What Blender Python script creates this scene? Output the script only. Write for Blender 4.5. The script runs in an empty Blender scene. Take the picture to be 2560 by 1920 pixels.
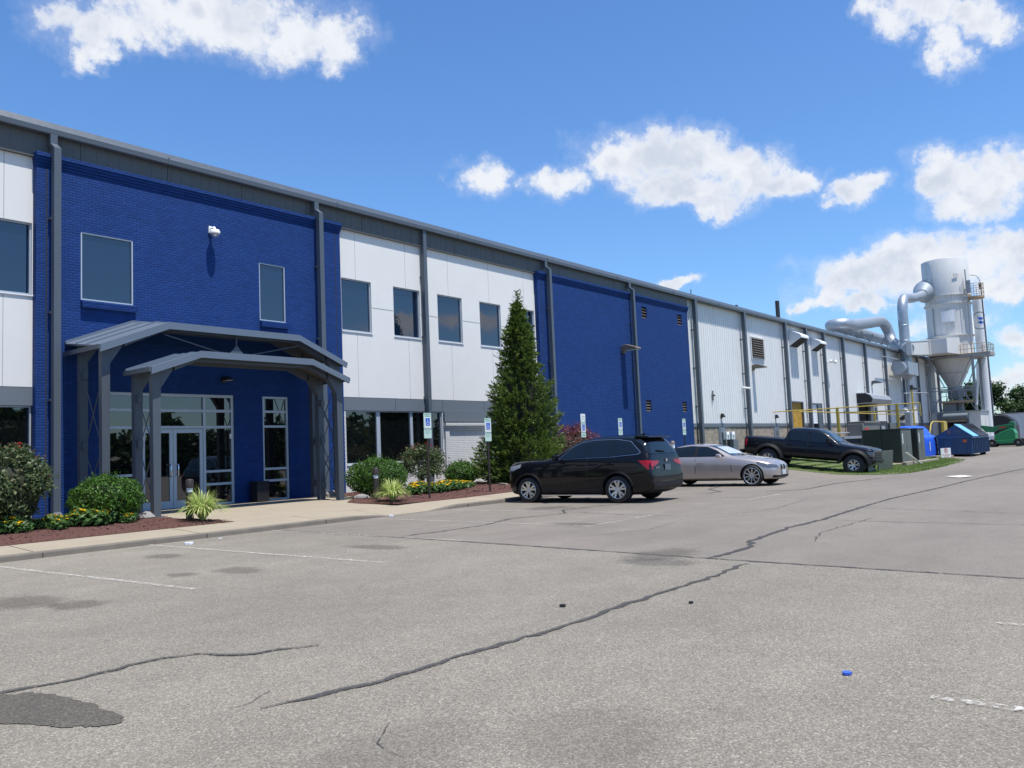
import bpy, bmesh, math, random
import numpy as np
from mathutils import Vector, Matrix
from mathutils.bvhtree import BVHTree

R_ = random.Random(11)
NR = np.random.default_rng(5)
rad = math.radians
S = bpy.context.scene
COL = S.collection

# ------------------------------------------------------------------ camera
cd = bpy.data.cameras.new('camera')
cam = bpy.data.objects.new('camera', cd)
COL.objects.link(cam)
cr, cu, cb = (0.62342761, -0.78075971, -0.04186027), (-0.03645393, -0.08250428, 0.99592377), (-0.78103081, -0.61936041, -0.0798972)
cam.matrix_world = Matrix(((cr[0], cu[0], cb[0], 0), (cr[1], cu[1], cb[1], 0), (cr[2], cu[2], cb[2], 1.5), (0, 0, 0, 1)))
cd.sensor_width = 36.0
cd.lens = 29.116
cd.clip_start = 0.1
cd.clip_end = 3000
S.camera = cam

# ------------------------------------------------------------------ light and sky
SUN_EL, SUN_AZ = 72.5, 182.0     # azimuth clockwise from +Y
sl = bpy.data.lights.new('sun', 'SUN')
sl.energy = 5.0
sl.angle = rad(0.53)
sl.color = (1.0, 0.96, 0.9)
sun = bpy.data.objects.new('sun', sl)
COL.objects.link(sun)
sdir = Vector((math.sin(rad(SUN_AZ)) * math.cos(rad(SUN_EL)), math.cos(rad(SUN_AZ)) * math.cos(rad(SUN_EL)), math.sin(rad(SUN_EL))))
sun.rotation_euler = sdir.to_track_quat('Z', 'Y').to_euler()
sun.location = (0, 0, 60)
S.view_settings.view_transform = 'Standard'
S.view_settings.look = 'None'
S.view_settings.exposure = 0.45
S.view_settings.gamma = 1.0
S.view_settings.use_curve_mapping = False

CLOUDS = [(0.4538, 0.4538, 0.0733, 0.0099, 0.0001, 0.0262), (0.5528, 0.4823, 0.1508, 0.0121, 0.0006, 0.0375), (0.6535, 0.4777, 0.0835, 0.0042, 0.0009, 0.0342), (0.4258, 0.4252, 0.0279, 0.0041, 0.0, 0.0133), (0.6968, 0.452, 0.0279, 0.0011, 0.0006, 0.0189), (0.8731, 0.3194, 0.0314, -0.0011, 0.0011, 0.0262), (0.9556, 0.3106, 0.0369, -0.0022, 0.0011, 0.0221), (1.0389, 0.3285, 0.0556, -0.005, 0.0021, 0.0359), (1.1225, 0.3309, 0.08, -0.0097, 0.0025, 0.0378), (1.1857, 0.3081, 0.0568, -0.0076, 0.0024, 0.0351), (1.2369, 0.2937, 0.0376, -0.0054, 0.0012, 0.0175), (1.1617, 0.267, 0.0263, -0.003, 0.0009, 0.0145), (1.1199, 0.2897, 0.085, -0.0096, 0.0013, 0.0207), (1.3102, 0.2729, 0.0284, -0.0045, 0.0012, 0.0157), (1.3872, 0.4336, 0.0654, -0.0168, 0.0027, 0.0298), (1.4416, 0.4155, 0.0454, -0.0125, 0.0019, 0.021), (1.4047, 0.3984, 0.0261, -0.0064, 0.0019, 0.0217), (1.3385, 0.4449, 0.0327, -0.0075, 0.0019, 0.0217), (1.3988, 0.2747, 0.0387, -0.0075, 0.0021, 0.0257), (1.441, 0.2572, 0.0448, -0.009, 0.0028, 0.0343), (1.4222, 0.237, 0.0376, -0.0069, 0.0017, 0.0211), (1.4668, 0.2659, 0.024, -0.0051, 0.0023, 0.027), (1.3267, 0.1725, 0.0766, -0.0099, 0.0018, 0.0251), (1.3961, 0.1832, 0.0632, -0.0095, 0.0022, 0.0289), (1.456, 0.1838, 0.0475, -0.0078, 0.0026, 0.0326), (1.4365, 0.1484, 0.0485, -0.0067, 0.0015, 0.019), (1.2775, 0.1576, 0.0289, -0.0031, 0.0007, 0.0103), (1.3151, 0.1433, 0.0279, -0.0031, 0.0008, 0.0112), (1.4478, 0.0798, 0.0241, -0.0024, 0.0015, 0.019), (1.4373, 0.1579, 0.0206, -0.0029, 0.0019, 0.0237), (1.1137, 0.1879, 0.0188, -0.0016, 0.0005, 0.0086), (1.4407, 0.042, 0.0322, -0.0024, 0.0015, 0.0191), (1.3956, 0.1193, 0.0383, -0.0044, 0.0015, 0.0196)]
# clouds over the lot behind the camera (seen mirrored in the glass)
for a_, e_, w_, h_ in ((2.37, .15, .05, .015), (2.28, .155, .04, .014), (2.17, .145, .045, .014), (2.56, .16, .022, .012), (2.95, .2, .05, .02), (1.9, .16, .06, .02), (1.68, .13, .08, .03), (1.62, .3, .1, .04), (2.7, .46, .15, .05), (-.6, .4, .2, .06), (-1.6, .3, .2, .06)):
    CLOUDS.append((a_, e_, w_, 0.0, 0.0, h_))


class NT:
    """small helper for building node trees"""
    def __init__(self, tree):
        self.t = tree; self.n = tree.nodes; self.l = tree.links
    def node(self, typ, **kw):
        nd = self.n.new(typ)
        for k, v in kw.items():
            setattr(nd, k, v)
        return nd
    def put(self, sock, v):
        if isinstance(v, bpy.types.NodeSocket):
            self.l.new(v, sock)
        else:
            sock.default_value = v
    def math(self, op, a, b=None, c=None, clamp=False):
        nd = self.node('ShaderNodeMath', operation=op, use_clamp=clamp)
        self.put(nd.inputs[0], a)
        if b is not None: self.put(nd.inputs[1], b)
        if c is not None: self.put(nd.inputs[2], c)
        return nd.outputs[0]
    def mix(self, f, a, b):
        nd = self.node('ShaderNodeMix', data_type='RGBA')
        self.put(nd.inputs[0], f)
        self.put(nd.inputs[6], a if isinstance(a, bpy.types.NodeSocket) else (*a, 1))
        self.put(nd.inputs[7], b if isinstance(b, bpy.types.NodeSocket) else (*b, 1))
        return nd.outputs[2]
    def noise(self, vec, scale, detail=4, rough=.55, dist=0.0):
        nd = self.node('ShaderNodeTexNoise')
        if vec is not None: self.put(nd.inputs['Vector'], vec)
        nd.inputs['Scale'].default_value = scale; nd.inputs['Detail'].default_value = detail
        nd.inputs['Roughness'].default_value = rough; nd.inputs['Distortion'].default_value = dist
        return nd.outputs['Fac']
    def ramp(self, f, stops):
        nd = self.node('ShaderNodeValToRGB')
        e = nd.color_ramp.elements
        while len(e) < len(stops): e.new(.5)
        for i, (p, c) in enumerate(stops):
            e[i].position = p; e[i].color = (*c, 1) if len(c) == 3 else c
        self.put(nd.inputs[0], f)
        return nd.outputs[0]
    def smooth(self, v, a, b):
        nd = self.node('ShaderNodeMapRange', interpolation_type='SMOOTHSTEP')
        self.put(nd.inputs[0], v); nd.inputs[1].default_value = a; nd.inputs[2].default_value = b
        return nd.outputs[0]


def build_world():
    w = bpy.data.worlds.new('World'); S.world = w
    w.use_nodes = True
    t = NT(w.node_tree); t.n.clear()
    out = t.node('ShaderNodeOutputWorld'); bg = t.node('ShaderNodeBackground')
    t.l.new(bg.outputs[0], out.inputs[0])
    sky = t.node('ShaderNodeTexSky', sky_type='NISHITA')
    sky.sun_disc = False; sky.sun_elevation = rad(SUN_EL); sky.sun_rotation = rad(SUN_AZ)
    sky.altitude = 100; sky.air_density = 1.15; sky.dust_density = 0.3; sky.ozone_density = 3.0
    gm = t.node('ShaderNodeHueSaturation'); gm.inputs['Saturation'].default_value = 1.12; gm.inputs['Value'].default_value = 1.0
    t.l.new(sky.outputs[0], gm.inputs['Color'])
    tc = t.node('ShaderNodeTexCoord'); d = tc.outputs['Generated']
    sp = t.node('ShaderNodeSeparateXYZ'); t.l.new(d, sp.inputs[0])
    x, y, z = sp.outputs
    # warp so the outlines billow
    nz = t.node('ShaderNodeTexNoise'); t.l.new(d, nz.inputs['Vector'])
    nz.inputs['Scale'].default_value = 11; nz.inputs['Detail'].default_value = 8; nz.inputs['Roughness'].default_value = .62
    nsp = t.node('ShaderNodeSeparateColor'); t.l.new(nz.outputs['Color'], nsp.inputs[0])
    az = t.math('ARCTAN2', x, y); el = t.math('ARCSINE', z)
    az = t.math('ADD', az, t.math('MULTIPLY', t.math('SUBTRACT', nsp.outputs[0], .5), .125))
    el = t.math('ADD', el, t.math('MULTIPLY', t.math('SUBTRACT', nsp.outputs[1], .5), .085))
    field = None; under = None
    for (u, v, ux, uy, vx, vy) in CLOUDS:
        det = ux * vy - uy * vx
        du = t.math('SUBTRACT', az, u); dv = t.math('SUBTRACT', el, v)
        p = t.math('MULTIPLY_ADD', du, vy / det, t.math('MULTIPLY', dv, -vx / det))
        q = t.math('MULTIPLY_ADD', dv, ux / det, t.math('MULTIPLY', du, -uy / det))
        r2 = t.math('MULTIPLY_ADD', p, p, t.math('MULTIPLY', q, q))
        f = t.math('SUBTRACT', 1.22, r2)
        field = f if field is None else t.math('SMOOTH_MAX', field, f, .35)
    n2 = t.noise(d, 34, 9, .66)
    n1 = t.noise(d, 11, 3, .5)
    dens = t.math('ADD', field, t.math('MULTIPLY', t.math('SUBTRACT', n2, .5), 2.7))
    dens = t.math('ADD', dens, t.math('MULTIPLY', t.math('SUBTRACT', n1, .5), 1.2))
    alpha = t.math('MAXIMUM', t.smooth(dens, -0.02, 1.05), t.math('MULTIPLY', t.smooth(dens, -.7, .9), .26))
    alpha = t.math('MULTIPLY', alpha, .96)
    # thick parts go faintly grey, sunny edges stay white
    nm = t.noise(d, 24, 5, .55, .6)
    thick = t.math('MULTIPLY', t.smooth(dens, .35, 1.7), t.smooth(t.math('ADD', nm, t.math('MULTIPLY', t.math('SUBTRACT', n1, .5), .8)), .40, .66))
    ccol = t.mix(thick, (6.9, 7.1, 7.45), (5.0, 5.45, 6.25))
    low = t.smooth(z, .34, .0)
    tint = t.mix(low, (.93, 1.13, 1.38), (.78, 1.03, 1.34))
    mt = t.node('ShaderNodeMix', data_type='RGBA', blend_type='MULTIPLY'); mt.inputs[0].default_value = 1
    t.l.new(gm.outputs[0], mt.inputs[6]); t.l.new(tint, mt.inputs[7])
    fin = t.mix(alpha, mt.outputs[2], ccol)
    t.l.new(fin, bg.inputs[0])
    bg.inputs[1].default_value = 0.095


build_world()

# ------------------------------------------------------------------ object helpers
ORG = {}


def link(o):
    COL.objects.link(o); return o


def thing(name, label, cat, loc=(0, 0, 0), group=None, local=False):
    o = bpy.data.objects.new(name, None)
    o.empty_display_size = .2
    link(o)
    o.location = loc
    ORG[o.name] = Vector((0, 0, 0)) if local else Vector(loc)
    tag(o, label, cat, group)
    return o


def tag(o, label=None, cat=None, group=None, kind=None):
    if label: o['label'] = label
    if cat: o['category'] = cat
    if group: o['group'] = group
    if kind: o['kind'] = kind
    return o


def dup(root, loc, rotz=0.0, scale=1.0, label=None, group=None):
    def cp(o, parent):
        c = o.copy(); COL.objects.link(c); ORG[c.name] = Vector((0, 0, 0))
        if parent: c.parent = parent
        for ch in [k for k in bpy.data.objects if k.parent == o]:
            cp(ch, c)
        return c
    r = cp(root, None)
    r.location = loc; r.rotation_euler = (0, 0, rotz); r.scale = (scale,) * 3
    if label: r['label'] = label
    if group: r['group'] = group
    return r


class MB:
    """collects shapes, then links them as ONE mesh object"""
    def __init__(self):
        self.v = []; self.f = []; self.m = []
    def add(self, vs, fs, mi=0):
        b = len(self.v); self.v += [tuple(p) for p in vs]
        self.f += [tuple(b + i for i in f) for f in fs]; self.m += [mi] * len(fs)
        return self
    def box(self, x0, x1, y0, y1, z0, z1, mi=0):
        v = [(x0, y0, z0), (x1, y0, z0), (x1, y1, z0), (x0, y1, z0), (x0, y0, z1), (x1, y0, z1), (x1, y1, z1), (x0, y1, z1)]
        return self.add(v, [(0, 3, 2, 1), (4, 5, 6, 7), (0, 1, 5, 4), (1, 2, 6, 5), (2, 3, 7, 6), (3, 0, 4, 7)], mi)
    def cbox(self, c, s, rot=None, mi=0):
        m = rot or Matrix.Identity(3)
        v = []
        for dz in (-.5, .5):
            for dx, dy in ((-.5, -.5), (.5, -.5), (.5, .5), (-.5, .5)):
                p = m @ Vector((dx * s[0], dy * s[1], dz * s[2])) + Vector(c); v.append(tuple(p))
        return self.add(v, [(0, 3, 2, 1), (4, 5, 6, 7), (0, 1, 5, 4), (1, 2, 6, 5), (2, 3, 7, 6), (3, 0, 4, 7)], mi)
    def quad(self, a, b, c, d, mi=0):
        return self.add([a, b, c, d], [(0, 1, 2, 3)], mi)
    def prism(self, poly, axis, a, b, mi=0):
        """poly in the two other axes (cyclic order), extruded along axis from a to b"""
        n = len(poly)
        def P(p, t):
            return {'x': (t, p[0], p[1]), 'y': (p[0], t, p[1]), 'z': (p[0], p[1], t)}[axis]
        v = [P(p, a) for p in poly] + [P(p, b) for p in poly]
        f = [tuple(range(n)), tuple(range(2 * n - 1, n - 1, -1))]
        f += [((i + 1) % n, i, n + i, n + (i + 1) % n) for i in range(n)]
        return self.add(v, f, mi)
    def bar(self, p, q, w, h=None, mi=0):
        p = Vector(p); q = Vector(q); d = q - p; L = d.length
        rot = d.to_track_quat('X', 'Z').to_matrix()
        return self.cbox((p + q) / 2, (L, w, h or w), rot, mi)
    def tube(self, path, r, n=10, mi=0, cap=True):
        path = [Vector(p) for p in path]
        rs = r if isinstance(r, (list, tuple)) else [r] * len(path)
        up = Vector((0, 0, 1)); v = []; f = []
        for i, p in enumerate(path):
            t = (path[min(i + 1, len(path) - 1)] - path[max(i - 1, 0)]).normalized()
            if i == 0:
                u = t.cross(up)
                if u.length < .05: u = t.cross(Vector((1, 0, 0)))
                u.normalize()
            else:
                u = (u - t * u.dot(t)).normalized()
            w = t.cross(u)
            for k in range(n):
                a = 2 * math.pi * k / n
                v.append(p + (u * math.cos(a) + w * math.sin(a)) * rs[i])
        for i in range(len(path) - 1):
            for k in range(n):
                k2 = (k + 1) % n
                f.append((i * n + k, i * n + k2, (i + 1) * n + k2, (i + 1) * n + k))
        if cap:
            f.append(tuple(range(n - 1, -1, -1))); f.append(tuple((len(path) - 1) * n + k for k in range(n)))
        return self.add(v, f, mi)
    def lathe(self, prof, c, axis='z', n=24, mi=0, a0=0.0, a1=2 * math.pi):
        """prof = [(radius, along axis)]"""
        full = abs(a1 - a0 - 2 * math.pi) < 1e-6
        m = n if full else n + 1
        v = []; f = []
        for (r, t) in prof:
            for k in range(m):
                a = a0 + (a1 - a0) * k / n
                ca, sa = math.cos(a) * r, math.sin(a) * r
                d = {'z': (ca, sa, t), 'x': (t, ca, sa), 'y': (sa, t, ca)}[axis]
                v.append((c[0] + d[0], c[1] + d[1], c[2] + d[2]))
        for i in range(len(prof) - 1):
            for k in range(n):
                k2 = (k + 1) % m
                f.append((i * m + k, i * m + k2, (i + 1) * m + k2, (i + 1) * m + k))
        return self.add(v, f, mi)
    def ring(self, c, r, t, axis='y', n=20, mi=0):
        pts = []
        for k in range(n + 1):
            a = 2 * math.pi * k / n
            ca, sa = math.cos(a) * r, math.sin(a) * r
            pts.append({'y': (c[0] + ca, c[1], c[2] + sa), 'x': (c[0], c[1] + ca, c[2] + sa), 'z': (c[0] + ca, c[1] + sa, c[2])}[axis])
        return self.tube(pts, t, 6, mi)
    def build(self, name, mats, parent=None, smooth=None, bevel=0.0):
        me = bpy.data.meshes.new(name)
        org = ORG.get(parent.name, Vector((0, 0, 0))) if parent else Vector((0, 0, 0))
        me.from_pydata([(p[0] - org.x, p[1] - org.y, p[2] - org.z) for p in self.v], [], self.f)
        if not isinstance(mats, (list, tuple)): mats = [mats]
        for m in mats: me.materials.append(m)
        if len(mats) > 1: me.polygons.foreach_set('material_index', self.m)
        me.validate()
        return finish(me, name, parent, smooth, bevel, org)


def finish(me, name, parent=None, smooth=None, bevel=0.0, org=None):
    if smooth is not None:
        me.polygons.foreach_set('use_smooth', [True] * len(me.polygons))
        if smooth < 180: me.set_sharp_from_angle(angle=rad(smooth))
    o = bpy.data.objects.new(name, me); link(o)
    ORG[o.name] = org.copy() if org is not None else Vector((0, 0, 0))
    if parent: o.parent = parent
    if bevel > 0:
        b = o.modifiers.new('bevel', 'BEVEL'); b.width = bevel; b.segments = 2; b.limit_method = 'ANGLE'; b.angle_limit = rad(40)
    return o


def fast_mesh(name, verts, nper, mats, parent=None, smooth=False, shift=True):
    """verts: array (n*nper,3), one polygon for each nper vertices"""
    verts = np.asarray(verts, dtype=np.float32)
    org = ORG.get(parent.name, Vector((0, 0, 0))) if (parent and shift) else Vector((0, 0, 0))
    verts = verts - np.array(org[:], dtype=np.float32)
    me = bpy.data.meshes.new(name)
    n = len(verts); me.vertices.add(n); me.vertices.foreach_set('co', verts.ravel())
    me.loops.add(n); me.loops.foreach_set('vertex_index', np.arange(n, dtype=np.int32))
    k = n // nper
    me.polygons.add(k); me.polygons.foreach_set('loop_start', np.arange(0, n, nper, dtype=np.int32))
    me.polygons.foreach_set('loop_total', np.full(k, nper, dtype=np.int32))
    for m in (mats if isinstance(mats, (list, tuple)) else [mats]): me.materials.append(m)
    me.update(calc_edges=True)
    o = bpy.data.objects.new(name, me); link(o); ORG[o.name] = org
    if parent: o.parent = parent
    return o


def text_mb(mb, s, size, place, mi=0, align='CENTER'):
    cu_ = bpy.data.curves.new('lettering', 'FONT'); cu_.body = s; cu_.size = size; cu_.align_x = align; cu_.align_y = 'CENTER'
    cu_.extrude = 0.0
    o = bpy.data.objects.new('lettering', cu_); COL.objects.link(o)
    dg = bpy.context.evaluated_depsgraph_get()
    me = o.evaluated_get(dg).to_mesh()
    mb.add([place(v.co.x, v.co.y) for v in me.vertices], [tuple(p.vertices) for p in me.polygons], mi)
    o.evaluated_get(dg).to_mesh_clear()
    bpy.data.objects.remove(o); bpy.data.curves.remove(cu_)


# ------------------------------------------------------------------ materials
def mat(name):
    m = bpy.data.materials.new(name); m.use_nodes = True
    t = NT(m.node_tree)
    b = t.n['Principled BSDF']
    return m, t, b


def simple(name, col, rough=.5, metal=0.0, var=.12, vscale=6.0, bump=0.0, bscale=60.0, spec=.5, coat=0.0, dirt=0.0):
    m, t, b = mat(name)
    tc = t.node('ShaderNodeTexCoord'); v = tc.outputs['Object']
    n = t.noise(v, vscale, 5, .6)
    lo = tuple(c * (1 - var) for c in col); hi = tuple(min(1, c * (1 + var)) for c in col)
    c = t.mix(n, lo, hi)
    if dirt:
        n3 = t.noise(v, 1.3, 6, .65)
        c = t.mix(t.math('MULTIPLY', t.smooth(n3, .5, .8), dirt), c, (.22, .18, .13))
    t.l.new(c, b.inputs['Base Color'])
    n2 = t.noise(v, vscale * 3, 3)
    rr = t.math('MULTIPLY_ADD', n2, .25, rough - .12, clamp=True)
    t.l.new(rr, b.inputs['Roughness'])
    b.inputs['Metallic'].default_value = metal; b.inputs['Specular IOR Level'].default_value = spec
    b.inputs['Coat Weight'].default_value = coat; b.inputs['Coat Roughness'].default_value = .04
    if bump:
        bp = t.node('ShaderNodeBump'); bp.inputs['Strength'].default_value = bump; bp.inputs['Distance'].default_value = .01
        t.l.new(t.noise(v, bscale, 4), bp.inputs['Height']); t.l.new(bp.outputs[0], b.inputs['Normal'])
    return m


def streaked(name, col, stain, amount, rough=.5):
    """paint with rust and rain runs down the surface"""
    m, t, b = mat(name)
    tc = t.node('ShaderNodeTexCoord'); v = tc.outputs['Object']
    mp = t.node('ShaderNodeMapping'); mp.inputs['Scale'].default_value = (2.2, 2.2, .16); t.l.new(v, mp.inputs['Vector'])
    st = t.noise(mp.outputs[0], 1.6, 7, .65); n = t.noise(v, .7, 5, .6)
    c = t.mix(n, tuple(x * .93 for x in col), tuple(min(1, x * 1.07) for x in col))
    f = t.math('MULTIPLY', t.smooth(t.math('ADD', t.math('MULTIPLY', st, .75), t.math('MULTIPLY', n, .35)), .53, .78), amount)
    c = t.mix(f, c, stain)
    t.l.new(c, b.inputs['Base Color']); b.inputs['Roughness'].default_value = rough
    return m


def brick_mat(name, col, mortar, bump=.9, rough=.32, bw=.2, rh=.07, vary=.25, gap=.011, spec=.5):
    m, t, b = mat(name)
    tc = t.node('ShaderNodeTexCoord')
    sp = t.node('ShaderNodeSeparateXYZ'); t.l.new(tc.outputs['Object'], sp.inputs[0])
    cm = t.node('ShaderNodeCombineXYZ'); t.l.new(t.math('ADD', sp.outputs[0], sp.outputs[1]), cm.inputs[0]); t.l.new(sp.outputs[2], cm.inputs[1])
    wob = t.node('ShaderNodeTexNoise'); wob.inputs['Scale'].default_value = 9; wob.inputs['Detail'].default_value = 2
    t.l.new(tc.outputs['Object'], wob.inputs['Vector'])
    vm = t.node('ShaderNodeVectorMath', operation='MULTIPLY_ADD')
    t.l.new(wob.outputs['Color'], vm.inputs[0]); vm.inputs[1].default_value = (.012, .012, 0); t.l.new(cm.outputs[0], vm.inputs[2])
    br = t.node('ShaderNodeTexBrick'); t.l.new(vm.outputs[0], br.inputs['Vector'])
    br.inputs['Scale'].default_value = 1.0; br.inputs['Brick Width'].default_value = bw; br.inputs['Row Height'].default_value = rh
    br.inputs['Mortar Size'].default_value = gap; br.inputs['Mortar Smooth'].default_value = .5; br.inputs['Bias'].default_value = 0
    br.inputs['Color1'].default_value = (0, 0, 0, 1); br.inputs['Color2'].default_value = (1, 1, 1, 1); br.inputs['Mortar'].default_value = (.5, .5, .5, 1)
    big = t.noise(tc.outputs['Object'], 1.1, 5, .6)
    f = t.math('ADD', t.math('MULTIPLY', br.outputs['Color'], .55), t.math('MULTIPLY', big, .45))
    c = t.mix(f, tuple(x * (1 - vary) for x in col), tuple(min(1, x * (1 + vary)) for x in col))
    c = t.mix(t.math('MULTIPLY', br.outputs['Fac'], .6), c, mortar)
    # weathering: faint pale runs and worn patches over many courses
    mp = t.node('ShaderNodeMapping'); mp.inputs['Scale'].default_value = (1.6, 1.6, .12); t.l.new(tc.outputs['Object'], mp.inputs['Vector'])
    run = t.smooth(t.noise(mp.outputs[0], 1.5, 6, .6), .5, .8); wear = t.smooth(t.noise(tc.outputs['Object'], 2.3, 8, .7), .56, .74)
    c = t.mix(t.math('MULTIPLY', t.math('ADD', t.math('MULTIPLY', run, .5), wear), .16), c, tuple(min(1, x * 1.3 + .03) for x in col))
    t.l.new(c, b.inputs['Base Color'])
    b.inputs['Roughness'].default_value = rough; b.inputs['Specular IOR Level'].default_value = spec
    # brick faces tilt a little one from another and edges are soft under the paint
    fine = t.noise(tc.outputs['Object'], 55, 4, .6)
    h = t.math('SUBTRACT', 1.0, br.outputs['Fac'])
    h = t.math('ADD', h, t.math('MULTIPLY', br.outputs['Color'], .35))
    h = t.math('ADD', h, t.math('MULTIPLY', fine, .45))
    bp = t.node('ShaderNodeBump'); bp.inputs['Strength'].default_value = bump; bp.inputs['Distance'].default_value = .013
    t.l.new(h, bp.inputs['Height']); t.l.new(bp.outputs[0], b.inputs['Normal'])
    return m


def glass_mat(name, col=(.006, .008, .01), ior=2.3, rough=.012, wav=.02):
    m, t, b = mat(name)
    b.inputs['Base Color'].default_value = (*col, 1); b.inputs['Roughness'].default_value = rough
    b.inputs['IOR'].default_value = ior
    tc = t.node('ShaderNodeTexCoord')
    bp = t.node('ShaderNodeBump'); bp.inputs['Strength'].default_value = wav; bp.inputs['Distance'].default_value = .05
    t.l.new(t.noise(tc.outputs['Object'], .9, 1), bp.inputs['Height']); t.l.new(bp.outputs[0], b.inputs['Normal'])
    return m


def paint_mat(name, col, metal=0.0, rough=.3, coat=.5):
    m, t, b = mat(name)
    tc = t.node('ShaderNodeTexCoord'); n = t.noise(tc.outputs['Object'], 2.2, 5, .6)
    sp = t.node('ShaderNodeSeparateXYZ'); t.l.new(tc.outputs['Object'], sp.inputs[0])
    c = t.mix(n, tuple(x * .92 for x in col), tuple(x * 1.08 for x in col))
    # road dust low on the body, thinning upwards unevenly
    dust = t.math('MULTIPLY', t.smooth(t.math('ADD', sp.outputs[2], t.math('MULTIPLY', n, .35)), .75, .3), .05)
    c = t.mix(dust, c, (.16, .14, .12))
    t.l.new(c, b.inputs['Base Color'])
    b.inputs['Metallic'].default_value = metal; b.inputs['Roughness'].default_value = rough
    b.inputs['Coat Weight'].default_value = coat; b.inputs['Coat Roughness'].default_value = .03
    b.inputs['Specular IOR Level'].default_value = .1
    return m


def asphalt_mat(name='asphalt', mul=1.0):
    m, t, b = mat(name)
    tc = t.node('ShaderNodeTexCoord'); v = tc.outputs['Object']
    sp = t.node('ShaderNodeSeparateXYZ'); t.l.new(v, sp.inputs[0])
    x, y, z = sp.outputs
    vo = t.node('ShaderNodeTexVoronoi', feature='F1'); t.l.new(v, vo.inputs['Vector']); vo.inputs['Scale'].default_value = 105
    vs = t.node('ShaderNodeSeparateColor'); t.l.new(vo.outputs['Color'], vs.inputs[0])
    vo2 = t.node('ShaderNodeTexVoronoi', feature='F1'); t.l.new(v, vo2.inputs['Vector']); vo2.inputs['Scale'].default_value = 33
    vs2 = t.node('ShaderNodeSeparateColor'); t.l.new(vo2.outputs['Color'], vs2.inputs[0])
    big = t.noise(v, .22, 5, .6); mid = t.noise(v, 1.6, 6, .65); grit = t.noise(v, 38, 4, .7)
    stone = t.ramp(vs.outputs[0], [(0, (.112, .100, .082)), (.35, (.168, .151, .123)), (.72, (.213, .191, .155)), (.93, (.282, .253, .206)), (1, (.38, .343, .28))])
    stone2 = t.ramp(vs2.outputs[1], [(0, (.134, .119, .095)), (.6, (.198, .177, .140)), (1, (.268, .238, .184))])
    near = t.mix(.14, stone, stone2)
    far_ = t.mix(vs.outputs[0], (.140, .122, .102), (.222, .195, .163))
    # the newer mat beyond the transverse seam is finer and redder
    s = t.math('SUBTRACT', x, t.math('MULTIPLY_ADD', y, .085, 9.62))
    newer = t.smooth(s, -.02, .05)
    c = t.mix(newer, near, far_)
    k = t.math('MULTIPLY', t.math('MULTIPLY_ADD', big, .5, .74), mul * .93)
    k = t.math('MULTIPLY', k, t.math('MULTIPLY_ADD', mid, .42, .80))
    k = t.math('MULTIPLY', k, t.math('MULTIPLY_ADD', grit, .36, .83))
    mx = t.node('ShaderNodeMix', data_type='RGBA', blend_type='MULTIPLY'); mx.inputs[0].default_value = 1
    t.l.new(c, mx.inputs[6]); t.l.new(k, mx.inputs[7])
    # lanes polished or dirtied by tyres, running along the building
    mp = t.node('ShaderNodeMapping'); mp.inputs['Scale'].default_value = (.07, .55, 1); t.l.new(v, mp.inputs['Vector'])
    lane = t.math('MULTIPLY_ADD', t.noise(mp.outputs[0], 1.0, 6, .6), .5, .75)
    ml = t.node('ShaderNodeMix', data_type='RGBA', blend_type='MULTIPLY'); ml.inputs[0].default_value = 1
    t.l.new(mx.outputs[2], ml.inputs[6]); t.l.new(lane, ml.inputs[7]); mx = ml
    # broad worn, oily patches
    oil = t.math('MULTIPLY', t.smooth(t.noise(v, .55, 8, .75), .60, .74), .22)
    c = t.mix(oil, mx.outputs[2], (.065, .06, .055))
    t.l.new(c, b.inputs['Base Color'])
    b.inputs['Roughness'].default_value = .82; b.inputs['Specular IOR Level'].default_value = .35
    bp = t.node('ShaderNodeBump'); bp.inputs['Strength'].default_value = .4; bp.inputs['Distance'].default_value = .005
    t.l.new(t.math('ADD', vo.outputs['Distance'], t.math('MULTIPLY', grit, .6)), bp.inputs['Height']); t.l.new(bp.outputs[0], b.inputs['Normal'])
    return m


def soft_mark(name, col, amount, worn=.5, wscale=7.0, edge=True):
    """a mark on the asphalt that thins out unevenly (alpha from noise and its own outline)"""
    m, t, b = mat(name)
    tc = t.node('ShaderNodeTexCoord')
    b.inputs['Base Color'].default_value = (*col, 1); b.inputs['Roughness'].default_value = .8
    n = t.noise(tc.outputs['Object'], wscale, 7, .75)
    if edge:
        sp = t.node('ShaderNodeSeparateXYZ'); t.l.new(tc.outputs['Generated'], sp.inputs[0])
        p = t.math('MULTIPLY', t.math('SUBTRACT', sp.outputs[0], .5), 2); q = t.math('MULTIPLY', t.math('SUBTRACT', sp.outputs[1], .5), 2)
        r = t.math('SQRT', t.math('MULTIPLY_ADD', p, p, t.math('MULTIPLY', q, q)))
        a = t.math('MULTIPLY', t.smooth(t.math('ADD', r, t.math('MULTIPLY', t.math('SUBTRACT', n, .5), 1.5)), 1.0, .45), amount)
    else:
        a = t.math('MULTIPLY', t.smooth(n, worn - .1, worn + .12), amount)
    t.l.new(a, b.inputs['Alpha'])
    return m


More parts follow.
